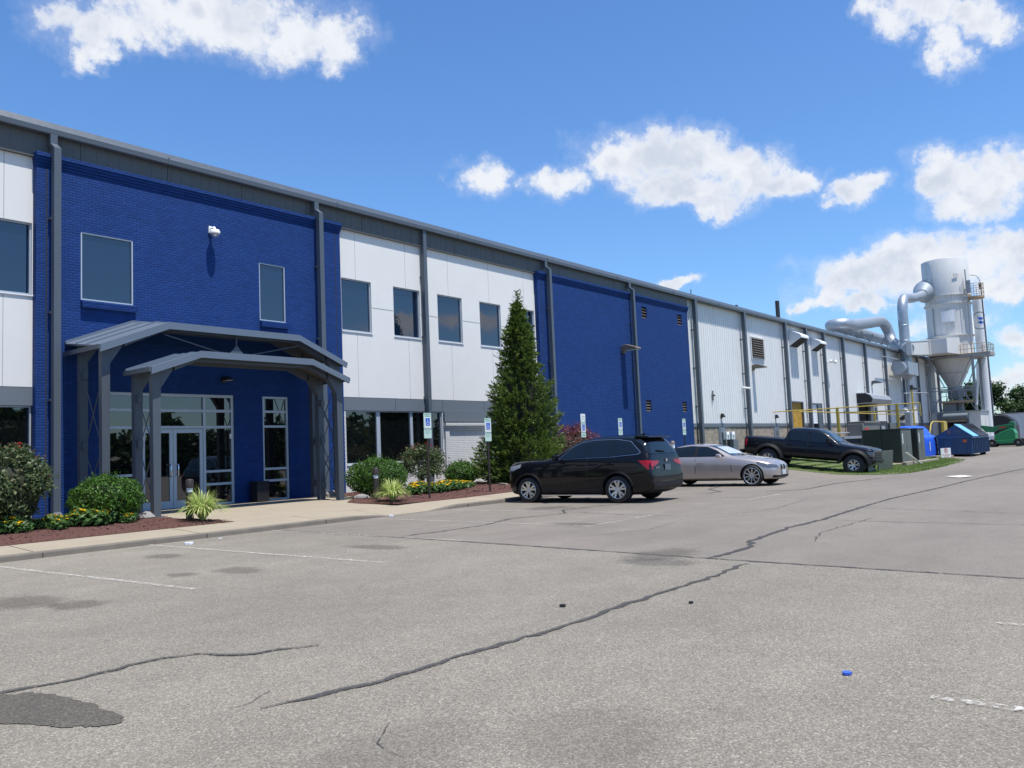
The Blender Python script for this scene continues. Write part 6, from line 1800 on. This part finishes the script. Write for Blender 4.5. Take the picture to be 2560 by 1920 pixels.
def rails():
    t = thing('yellow_guard_rail', 'long yellow guard rail on posts running out from the wall behind the truck', 'railing', (57, 17, .4))
    b = MB(); b.tube([(57, 21.9, 3.42), (57, 12.4, 3.42)], .035, 8); b.build('top_rail', M['yellow'], t, smooth=60)
    b = MB(); b.tube([(57, 17.6, 3.1), (57, 12.4, 2.98)], .04, 8); b.tube([(57, 12.4, 2.6), (57, 12.4, 3.42)], .035, 8); b.build('mid_rail', M['yellow'], t, smooth=60)
    for y in (17.5, 13.75):
        b = MB(); b.box(56.92, 57.08, y - .085, y + .085, .2, 3.46); b.build('post', M['yellow'], t, bevel=.02)
    t = thing('yellow_guard_rail', 'yellow single rail running along the dock parallel to the white siding', 'railing', (72, 20.2, .4))
    b = MB(); b.tube([(57.2, 20.2, 3.36), (89, 20.2, 3.36)], .04, 8); b.build('top_rail', M['yellow'], t, smooth=60)
    for x in (66, 76, 88.8):
        b = MB(); b.box(x - .07, x + .07, 20.13, 20.27, -.02, 3.36); b.build('post', M['yellow'], t)
    t = thing('dock_hand_rail', 'grey pipe hand rail in front of the stone wall base', 'railing', (46, 17, .5))
    b = MB(); b.tube([(47.6, 17.4, 1.72), (54.5, 15.6, 1.72)], .035, 8); b.build('top_rail', M['steel_grey'], t)
    for q in (0, .45, 1):
        b = MB(); x, y = 47.6 + 6.9 * q, 17.4 - 1.8 * q; b.tube([(x, y, .4), (x, y, 1.72)], .035, 8); b.build('post', M['steel_grey'], t)
    t = thing('lamp_mast', 'slim yellow and grey mast with a dark tip beside the louvre', 'mast', (71.2, 16, 0))
    b = MB(); b.tube([(71.2, 16, -.02), (71.2, 16, 5.0)], .07, 8); b.build('pole', M['yellow'], t, smooth=60)
    b = MB(); b.tube([(71.2, 16, 5.0), (71.2, 16, 5.35)], .12, 10); b.build('tip_lamp', M['dark_bin'], t, smooth=60)
    b = MB(); b.box(70.9, 71.7, 16.2, 16.6, -.02, 3.2); b.build('column', M['steel_grey'], t)
    t = thing('high_pipe_rail', 'thin grey pipe run on a stand in front of the siding beside the dust collector', 'pipe', (86, 19, 0))
    b = MB(); b.tube([(81.6, 19, 5.2), (90.6, 19, 5.52), (91.2, 19, 5.4), (91.35, 19, 5.1), (91.35, 19, 0)], .05, 8); b.tube([(84.5, 19, 0), (84.5, 19, 5.3)], .05, 8); b.build('pipe', M['steel_grey'], t, smooth=60)
    t = thing('yellow_barrier', 'bent yellow pipe barrier between the tarp and the dumpster', 'barrier', (69, 14, 0))
    b = MB(); b.tube([(66.4, 14, -.02), (66.7, 14, 1.5), (67.3, 14, 2.15), (68, 14, 2.33), (72.4, 14, 2.33)], .045, 8); b.build('bent_pipe', M['yellow'], t, smooth=60)
    b = MB(); b.box(71.2, 72.4, 13.9, 14.1, 1.3, 2.3); b.box(71.5, 72.0, 13.88, 14.12, -.02, 1.3); b.build('gate_panel', M['yellow'], t)


rails()
b = MB(); b.box(47.5, 53.5, 15.2, 18.5, .3, 1.35); b.box(47.4, 53.6, 15.1, 18.6, 1.35, 1.5, 1)
tag(b.build('dock_pit', [M['dark_gap'], M['steel_grey']]), 'low dark dock pit with a grey deck behind the truck windscreen', 'dock')


# ------------------------------------------------------------------ dust collector
def arc(c, r, a0, a1, u, v, n=9):
    c = Vector(c); u = Vector(u); v = Vector(v)
    return [tuple(c + u * (r * math.cos(rad(a0 + (a1 - a0) * i / n))) + v * (r * math.sin(rad(a0 + (a1 - a0) * i / n)))) for i in range(n + 1)]


def dust_collector():
    X, Y, Rr = 107.6, 19.55, 2.42
    t = thing('dust_collector', 'tall white cylindrical dust collector tower with hopper on a steel frame', 'dust collector', (X, Y, 0))
    b = MB(); b.lathe([(.02, 21.62), (Rr + .02, 21.55), (Rr + .05, 21.5), (Rr + .05, 17.3), (Rr, 17.25)], (X, Y, 0), 'z', 48); b.build('upper_drum', M['tower'], t, smooth=40)
    b = MB(); b.lathe([(Rr - .06, 17.25), (Rr - .06, 10.2)], (X, Y, 0), 'z', 48); b.build('lower_drum', M['tower'], t, smooth=40)
    for z in (17.25, 16.3, 12.55):
        b = MB(); b.lathe([(Rr - .05, z - .06), (Rr + .12, z - .05), (Rr + .12, z + .05), (Rr - .05, z + .06)], (X, Y, 0), 'z', 48)
        b.build('flange_ring', M['tower'], t)
    b = MB(); b.lathe([(Rr - .1, 10.2), (Rr - .2, 9.9), (.75, 6.8), (.6, 6.7)], (X, Y, 0), 'z', 40); b.lathe([(1.52, 8.28), (1.58, 8.3), (1.52, 8.34)], (X, Y, 0), 'z', 40); b.build('hopper', M['tower'], t, smooth=40)
    b = MB(); b.lathe([(.7, 6.9), (.75, 6.4), (.75, 5.5), (.7, 5.3), (.02, 5.3)], (X, Y, 0), 'z', 24); b.box(X - .9, X - .4, Y - 1.1, Y - .3, 5.5, 6.3); b.build('discharge_valve', M['steel_grey'], t, smooth=40)
    # inlet chest and its transition to the duct
    def hexa(b, near, far):     # near/far: (x, y0, y1, z0, z1)
        v = []
        for (x, y0, y1, z0, z1) in (near, far): v += [(x, y0, z0), (x, y1, z0), (x, y1, z1), (x, y0, z1)]
        b.add(v, [(0, 3, 2, 1), (4, 5, 6, 7), (0, 1, 5, 4), (1, 2, 6, 5), (2, 3, 7, 6), (3, 0, 4, 7)])
    b = MB(); hexa(b, (100, 18.55, 21.0, 10.14, 11.75), (106.5, 18.2, 21.7, 10.3, 12.3)); b.build('inlet_chest', M['tower'], t, bevel=.02)
    b = MB(); hexa(b, (90.2, 19.95, 20.45, 9.42, 10.72), (99.8, 20.35, 20.95, 10.1, 11.62)); hexa(b, (99.7, 20.2, 21.05, 10.0, 11.8), (99.99, 20.2, 21.05, 10.0, 11.8)); b.build('inlet_transition', M['tower'], t)
    b = MB(); hexa(b, (90.1, 19.9, 20.5, 10.73, 10.78), (99.7, 20.3, 21.0, 11.63, 11.69)); b.build('inlet_cover', M['white_paint'], t)
    b = MB()
    def face(yc, zc, w, h, th, r0=Rr - .06):
        n = 6; pts = []
        for s_ in (0, 1):
            for i in range(n + 1):
                y = yc - w / 2 + w * i / n; x = X - math.sqrt(max(.01, (r0 + th) ** 2 - (y - Y) ** 2)); pts.append((x, y, zc + (h / 2 if s_ else -h / 2)))
        b.add(pts, [(i + 1, i, n + 1 + i, n + 2 + i) for i in range(n)])
    face(19.2, 14.75, 1.65, 1.55, .10); b.build('access_hatch', M['tower'], t, smooth=60)
    b = MB(); face(19.2, 14.75, 1.35, 1.25, .13)
    for y in (19.75, 18.8): b.cbox((X - Rr - .05, y, 15.1), (.06, .07, .25))
    b.build('hatch_cover', M['white_paint'], t, smooth=60)
    b = MB(); yy = 20.75; xx = X - math.sqrt((Rr) ** 2 - (yy - Y) ** 2) - .05; b.tube([(xx, yy, 12.6), (xx, yy, 15.9)], .06, 8); b.build('air_pipe', M['steel_grey'], t)
    for yc, zc, s in ((21.0, 19.0, .7), (18.1, 19.4, .45)):
        b = MB(); face(yc, zc, s, s, .09, Rr + .05); b.build('small_hatch', M['tower'], t)
    # deck, railings
    b = MB(); b.box(X - 2.75, X + 2.75, Y - 3.1, Y + 3.4, 9.92, 10.14); b.box(X - 2.75, X + .5, Y - 4.3, Y - 3.1, 9.92, 10.14); b.build('deck', M['steel_grey'], t)
    b = MB(); b.box(X - 2.78, X + .5, Y - 4.32, Y + .0, 10.14, 10.27); b.build('kick_plate', M['rusty'], t)
    r = MB()
    for z in (10.75, 11.3):
        r.tube([(X - 2.7, Y + .0, z), (X - 2.7, Y - 4.25, z), (X + .45, Y - 4.25, z), (X + .45, Y - 3.1, z), (X + 2.6, Y - 3.1, z)], .035, 6)
    for p in ((X - 2.7, Y), (X - 2.7, Y - 1.4), (X - 2.7, Y - 2.8), (X - 2.7, Y - 3.6), (X - 2.7, Y - 4.25), (X - 1.6, Y - 4.25), (X - .5, Y - 4.25), (X + .45, Y - 4.25), (X + .45, Y - 3.1), (X + 2.6, Y - 3.1)): r.tube([(p[0], p[1], 10.1), (p[0], p[1], 11.3)], .035, 6)
    r.build('deck_railing', M['rusty'], t)
    r = MB(); r.tube([(X - 2.7, Y + 5.3, 10.1), (X - 2.7, Y + 5.3, 12.2), (X - 2.7, Y + 2.9, 12.2), (X - 2.7, Y + 2.9, 10.1)], .035, 6); r.tube([(X - 2.7, Y + 5.3, 11.65), (X - 2.7, Y + 2.9, 11.65)], .035, 6); r.build('back_railing', M['steel_grey'], t)
    # ladder cage and upper balcony
    b = MB(); 
    for dx in (-.2, .2): b.tube([(X - 1.6 + dx, Y - 2.35, 10.1), (X - 1.6 + dx, Y - 2.35, 20.0)], .035, 6)
    z = 10.3
    while z < 19.9: b.tube([(X - 1.8, Y - 2.35, z), (X - 1.4, Y - 2.35, z)], .02, 5); z += .35
    b.build('ladder', M['steel_grey'], t)
    b = MB(); b.lathe([(.02, 16.5), (.9, 16.62), (.9, 16.85), (.02, 16.85)], (X - .6, Y - 3.05, 0), 'z', 18); b.build('balcony_floor', M['rusty'], t)
    b = MB()
    for z in (17.3, 17.75, 18.3): b.ring((X - .6, Y - 3.05, z), .88, .03, 'z', 18)
    for k in range(10): a = k * .628; b.tube([(X - .6 + .88 * math.cos(a), Y - 3.05 + .88 * math.sin(a), 16.8), (X - .6 + .88 * math.cos(a), Y - 3.05 + .88 * math.sin(a), 18.3)], .025, 5)
    b.build('balcony_railing', M['rusty'], t)
    b = MB(); b.box(X - 1.6, X - 1.2, Y - 2.75, Y - 2.4, 17.3, 18.7); b.build('control_box', M['steel_grey'], t)
    # frame below
    for x in (X - 2.3, X + 2.3):
        for y in (Y - 2.45, Y + 2.1):
            b = MB(); b.box(x - .13, x + .13, y - .13, y + .13, 3.75, 9.92); b.build('leg', M['steel_grey'], t)
    b = MB()
    for x in (X - 2.3, X + 2.3):
        for z in (6.25, 6.6, 5.0): b.bar((x, Y - 2.3, z), (x, Y + 1.95, z), .1)
        b.bar((x, Y - 2.3, 9.8), (x, Y - .8, 6.6), .09); b.bar((x, Y + 1.95, 9.8), (x, Y + .6, 6.6), .09); b.bar((x, Y + 1.95, 4.0), (x, Y + .9, 6.2), .09); b.bar((x, Y - 2.3, 4.0), (x, Y - 1.3, 6.2), .09)
    b.build('frame_braces', M['steel_grey'], t)
    b = MB(); b.box(X - 2.6, X + .4, Y - 2.3, Y + 1.0, 4.80, 5.02); b.build('service_floor', M['rusty'], t)
    b = MB()
    for z in (5.55, 6.15): b.tube([(X - 2.55, Y + 1.0, z), (X - 2.55, Y - .1, z)], .035, 6); b.tube([(X - 2.55, Y - .9, z), (X - 2.55, Y - 2.25, z)], .035, 6)
    for y in (Y + 1.0, Y + .45, Y - .1, Y - .9, Y - 1.6, Y - 2.25): b.tube([(X - 2.55, y, 5.0), (X - 2.55, y, 6.15)], .035, 6)
    b.build('service_railing', M['steel_grey'], t)
    b = MB(); b.tube([(X - 2.6, Y - 2.95, 8.9), (X - 2.6, Y - 2.8, 6.6), (X - 2.6, Y - 2.55, 4.4)], .11, 8); b.build('flexible_hose', M['white_plastic'], t)
    b = MB(); b.box(X - 1.5, X - .3, Y - .2, Y + 1.0, 3.9, 4.75); b.lathe([(.45, 3.9), (.45, 5.3)], (X - .2, Y - .4, 0), 'z', 18); b.build('screw_conveyor', M['steel_grey'], t)
    # galvanised ductwork
    d = 1.04
    p = [(92.9, 21.15, 8.7), (92.9, 21.15, 13.9)] + arc((94.6, 21.15, 14.2), 1.7, 180, 100, (1, 0, 0), (0, 0, 1), 8) + [(97.4, 21.2, 16.2), (101.5, 21.3, 16.9), (104.3, 21.4, 17.5)]
    b = MB(); b.tube(p, [.50] * (len(p) - 1) + [.56], 20)
    for z in (9.6, 11.2, 12.8): b.lathe([(.5, z - .03), (.53, z), (.5, z + .03)], (92.9, 21.15, 0), 'z', 20)
    b.build('riser_duct', M['galv'], t, smooth=50)
    b = MB(); b.tube([(103.6, 21.37, 17.4), (106.2, 21.5, 18.1)], [.62, 1.35], 24); b.build('outlet_cone', M['galv'], t, smooth=50)
    b = MB(); b.box(89.3, 93.4, 20.2, 21.7, 7.45, 8.75); b.lathe([(.65, -1.0), (.65, .02)], (89.3, 20.95, 8.1), 'x', 18); b.lathe([(.65, -1.0), (.01, -1.0)], (89.3, 20.95, 8.1), 'x', 18); b.build('plenum_box', M['galv'], t)
    b = MB(); b.add([(91.0, 20.5, 7.45), (92.6, 20.5, 7.45), (92.6, 21.4, 7.45), (91.0, 21.4, 7.45), (91.6, 20.8, 6.9), (92.0, 20.8, 6.9), (92.0, 21.1, 6.9), (91.6, 21.1, 6.9)], [(0, 1, 5, 4), (1, 2, 6, 5), (2, 3, 7, 6), (3, 0, 4, 7)]); b.tube([(91.8, 20.95, 7.0), (91.8, 20.95, 0)], .17, 12); b.build('drop_leg', M['steel_grey'], t)
    b = MB(); b.tube([(84, 21.4, 9.05), (104.8, 21.4, 9.25)], .05, 6); b.tube([(104.6, 21.4, 9.2), (104.6, 21.4, 10)], .05, 6); b.build('support_pipe', M['steel_grey'], t)
    r = .55; yA, yB = 24.2, 25.8
    p = [(112, yB, 12.7), (84.2, yB, 12.6)] + arc((84.0, (yA + yB) / 2, 12.5), (yB - yA) / 2, 90, 270, (1, 0, 0), (0, 1, 0), 8)[1:] + [(86.0, yA, 12.6), (91, yA, 13.25), (94.6, yA, 13.75), (96.4, 24.1, 13.85), (97.35, 23.95, 13.4), (97.6, 23.75, 12.7), (97.45, 23.6, 11.95), (96.7, 23.1, 11.35), (95.2, 22.3, 10.92), (93.4, 21.3, 10.52), (91.4, 20.6, 10.24), (90.4, 20.3, 10.12)]
    q = []
    for i in range(len(p) - 1):
        a_, b_ = Vector(p[i]), Vector(p[i + 1]); n_ = max(1, int((b_ - a_).length / .42))
        pa, pb = Vector(p[max(0, i - 1)]), Vector(p[min(len(p) - 1, i + 2)])
        for k in range(n_):
            u = k / n_
            if (b_ - a_).length > 4.5: q.append(tuple(a_.lerp(b_, u)))
            else: q.append(tuple(.5 * ((2 * a_) + (b_ - pa) * u + (2 * pa - 5 * a_ + 4 * b_ - pb) * u * u + (3 * a_ - pa - 3 * b_ + pb) * u ** 3)))
    p = q + [p[-1]]
    # gore rings so the elbows look segmented
    rs = [r * (1.0 if i % 2 else 1.045) for i in range(len(p))]
    b = MB(); b.tube(p, rs, 22); b.build('roof_duct', M['galv'], t, smooth=32)
    b = MB()
    for x in (84.6, 88.5, 92.5, 97, 102, 107):
        for yy in (yA, yB):
            b.bar((x, yy - .6, 10.4), (x, yy, 12.2), .07); b.bar((x, yy + .6, 10.4), (x, yy, 12.2), .07); b.bar((x, yy - .5, 10.9), (x, yy + .5, 10.9), .06)
    b.bar((84.6, yA - .5, 10.9), (107, yA - .5, 10.9), .06); b.build('duct_stands', M['steel_grey'], t)
    return X, Y


TX, TY = dust_collector()
# equipment hut under the tower
t = thing('equipment_hut', 'white block hut with a grey roll up door under the dust collector', 'hut', (105.4, 19.2, 0))
b = MB(); holed = [(18.1, 20.9, -.1, 3.0)]
x0 = 105.2
for (y0, y1, z0, z1) in ((16.75, 18.1, -.05, 3.72), (20.9, 21.75, -.05, 3.72), (18.1, 20.9, 2.95, 3.72)): b.quad((x0, y1, z0), (x0, y0, z0), (x0, y0, z1), (x0, y1, z1))
b.quad((x0, 16.75, -.05), (111, 16.75, -.05), (111, 16.75, 3.72), (x0, 16.75, 3.72)); b.quad((111, 16.75, -.05), (111, 21.75, -.05), (111, 21.75, 3.72), (111, 16.75, 3.72))
b.quad((x0, 18.1, -.05), (x0 + .5, 18.1, -.05), (x0 + .5, 18.1, 2.95), (x0, 18.1, 2.95)); b.quad((x0 + .5, 20.9, -.05), (x0, 20.9, -.05), (x0, 20.9, 2.95), (x0 + .5, 20.9, 2.95)); b.build('wall', M['tower'], t)
b = MB(); b.box(105.0, 111.2, 16.6, 21.9, 3.72, 3.84); b.build('roof', M['steel_grey'], t)
b = MB(); b.lathe([(.38, 17.95), (.38, 21.05)], (104.95, 0, 3.22), 'y', 18); b.lathe([(.01, 17.95), (.38, 17.95)], (104.95, 0, 3.22), 'y', 18); b.lathe([(.38, 21.05), (.01, 21.05)], (104.95, 0, 3.22), 'y', 18); b.build('door_roll', M['grey_band'], t, smooth=50)
b = MB(); b.box(105.05, 105.18, 18.15, 20.85, 2.6, 2.85); b.build('door_curtain', M['timber'], t)
b = MB(); b.quad((106.2, 20.9, -.05), (106.2, 18.1, -.05), (106.2, 18.1, 2.95), (106.2, 20.9, 2.95)); b.box(105.6, 105.9, 19.3, 19.5, .6, 2.5, 1); b.build('dark_interior', [M['dark_gap'], M['steel_grey']], t)
b = MB()
for y in (18.05, 20.95): b.box(105.0, 105.19, y - .12, y + .12, -.03, 3.0)
b.build('door_guides', M['grey_trim'], t)

t = thing('exhaust_stack', 'tall pale exhaust stack with a round emblem behind the dust collector', 'stack', (110.5, 16.75, 0))
b = MB(); b.lathe([(.6, -.05), (.6, 16.9), (.56, 16.9)], (110.5, 16.85, 0), 'z', 28); b.build('pipe', M['white_paint'], t, smooth=50)
b = MB(); cz = 14.4
def fan(yc, zc, r0, r1, mi, a0=0, a1=360, n=24):
    pts = []
    for rr in (r0, r1):
        for i in range(n + 1):
            a = rad(a0 + (a1 - a0) * i / n); th = (rr * math.cos(a) + yc - 16.85) / .62; th = max(-1.5, min(1.5, th)); pts.append((110.5 - .612 * math.cos(th), 16.85 + .612 * math.sin(th), zc + rr * math.sin(a)))
    b.add(pts, [(i, i + 1, n + 2 + i, n + 1 + i) for i in range(n)], mi)
fan(16.7, cz, .95, 1.05, 0); fan(16.62, cz + .42, .02, .34, 1, 200, 380); fan(16.62, cz - .42, .02, .36, 1, 20, 200)
b.build('round_emblem', [M['grey_band'], M['sign_blue']], t)
t = thing('lamp_post', 'slim dark lamp post with a curved arm in front of the exhaust stack', 'lamp post', (108.5, 15.95, 0))
b = MB(); b.tube([(108.3, 15.95, -.05), (108.3, 15.98, 9), (108.3, 16.08, 18.5)] , [.11, .09, .07], 8); b.build('pole', M['grey_trim'], t, smooth=60)
b = MB(); b.tube([(108.3, 16.08, 18.4), (108.3, 16.2, 19.1), (108.3, 16.5, 19.5), (108.3, 16.9, 19.62), (108.3, 17.1, 19.6)], .05, 8); b.build('arm', M['steel_grey'], t, smooth=60)
b = MB(); b.box(108.1, 108.5, 16.0, 16.25, 17.9, 18.5); b.build('lamp_head', M['dark_bin'], t)


# ------------------------------------------------------------------ boom lift and what stands round it
def boom_lift():
    t = thing('boom_lift', 'green articulated boom lift standing folded at the end of the lane', 'boom lift', (85, 12, 0))
    X = 85.0
    b = MB(); b.box(X - 1.0, X + 1.0, 10.75, 13.0, .30, .62); b.build('chassis', M['green'], t, bevel=.03)
    for y, s in ((10.55, -1), (12.55, 1)):
        for x in (X - 1.0, X + 1.0):
            w = MB(); w.lathe([(.12, -.15), (.33, -.16), (.36, -.1), (.36, .1), (.33, .16), (.12, .15)], (x, y + .1, .36), 'x', 22); wo = w.build('wheel', M['rubber'], t, smooth=50)
            w = MB(); w.lathe([(.15, -.13), (.01, -.13)], (x, y + .1, .36), 'x', 14); w.lathe([(.01, .13), (.15, .13)], (x, y + .1, .36), 'x', 14); w.build('hub', M['timber'], wo)
    b = MB(); b.prism([(10.85, .66), (10.85, 1.2), (11.0, 1.55), (11.25, 1.6), (12.0, 1.3), (12.5, 1.0), (12.45, .66)], 'x', X - .8, X + .8); b.build('turret', M['green'], t, bevel=.04)
    b = MB(); b.prism([(11.1, 1.62), (11.0, 1.95), (11.35, 2.0), (12.6, 1.82), (13.55, 1.98), (13.6, 1.85), (13.2, 1.35), (12.6, 1.3), (12.3, 1.5), (11.4, 1.66)], 'x', X - .35, X + .25); b.build('boom', M['dark_green'], t, bevel=.03)
    b = MB(); b.box(X - .36, X - .352, 11.6, 12.15, 1.65, 1.78); b.build('red_label', M['red_mark'], t)
    b = MB(); b.prism([(10.95, 1.6), (11.3, 1.6), (11.35, 2.15), (11.2, 2.25), (10.9, 2.1)], 'x', X - .3, X + .3); b.build('boom_knuckle', M['dark_green'], t, bevel=.03)
    b = MB(); b.box(X - .9, X + .4, 12.5, 13.4, .72, .98); b.box(X - .9, X - .86, 12.5, 13.4, .98, 1.0); b.build('platform_tray', M['white_paint'], t)


boom_lift()
t = thing('black_skip', 'black rounded steel container behind the green boom lift', 'container', (91, 12.3, 0))
b = MB(); b.prism([(11.6, .05), (11.6, 1.9), (11.75, 2.35), (12.2, 2.75), (12.6, 2.88), (13.3, 2.88), (13.3, .05)], 'x', 90, 93); b.build('shell', M['dark_bin'], t, bevel=.06)
b = MB(); b.tube([(89.95, 11.55, 1.9), (89.95, 11.7, 2.4), (89.95, 12.15, 2.82), (89.95, 12.6, 2.95), (89.95, 13.3, 2.95)], .06, 6); b.build('rim', M['black_plastic'], t)
t = thing('white_warehouse', 'long low white warehouse wall far behind the boom lift', 'building', (150, 0, 0))
b = MB(); b.quad((150, 21.8, -.05), (150, -60, -.05), (150, -60, 3.95), (150, 21.8, 3.95)); b.quad((150, 21.8, -.05), (190, 21.8, -.05), (190, 21.8, 3.95), (150, 21.8, 3.95)); b.build('wall', M['tower'], t)
b = MB(); b.box(149.9, 190, -60.1, 21.9, 3.95, 4.1); b.build('roof', M['roof'], t)


# ------------------------------------------------------------------ trees
def tree(x, y, h, w, label, m='tree_leaf', seed=0, n=5200, group=None, leaf=.20):
    rr = random.Random(seed)
    t = thing('tree', label, 'tree', (x, y, 0), group)
    tr = MB(); tr.tube([(x, y, -.1), (x + .1, y, h * .35), (x, y + .1, h * .7)], [h * .03, h * .022, h * .008], 8)
    L = []
    for i in range(24):
        a = rr.uniform(0, 6.28); q = rr.random() ** .5; zc = h * rr.uniform(.25, .93)
        k = math.sin(math.pi * min(1, max(.08, (zc / h - .12) / .88)) ** .75) ** .6
        c = np.array([x + math.cos(a) * w * .5 * q * k, y + math.sin(a) * w * .5 * q * k, zc])
        if i < 12: tr.tube([(x, y, h * rr.uniform(.2, .45)), tuple((np.array([x, y, zc - h * .12]) + c) / 2), tuple(c)], [h * .011, h * .007, h * .002], 5)
        s = w * rr.uniform(.11, .20)
        p, u = lumpy(int(n / 24), c, (s, s, s * .75), .28, 4, .9, -1)
        L.append(leaf_cloud(p, u, leaf, .9, .6, .3))
    tr.build('trunk', M['bark'], t, smooth=60)
    fast_mesh('crown', np.concatenate(L), 4, M[m], t)


tree(172, 27.0, 10.6, 9, 'round leafy tree behind the white warehouse, tallest at the right edge', 'tree_leaf', 1, 15000, leaf=.24)
tree(166, 31.2, 7.2, 7, 'low spreading tree beside the lamp post, left of the taller one', 'tree_leaf_pale', 2, 13000, leaf=.24)
tree(180, 20.0, 9.4, 10, 'leafy tree cut by the right edge of the picture', 'tree_leaf', 3, 13000, leaf=.24)
tree(190, 36, 6.5, 9, 'small distant tree low behind the exhaust stack', 'tree_leaf_pale', 4, 9000, leaf=.24)


def far_wood():
    """the wood across the lot, seen mirrored in the glass"""
    L = []
    for i in range(150):
        x = -70 + i * 1.55 + R_.uniform(-2, 2); y = -66 + R_.uniform(-7, 4); h = R_.uniform(3.6, 8.3) + 1.3 * math.sin(i * .37)
        for k in range(7):
            c = np.array([x + R_.uniform(-2.6, 2.6), y + R_.uniform(-2, 2), h * R_.uniform(.1, .95)])
            p, u = lumpy(60, c, (1.9, 1.9, 1.4), .25, 4, .9, -1)
            L.append(leaf_cloud(p, u, .55, .9, .7, .3))
    o = fast_mesh('distant_wood', np.concatenate(L), 4, M['tree_leaf'])
    tag(o, 'dark wood across the lot, mirrored in the entrance glass', 'wood', kind='stuff')


far_wood()
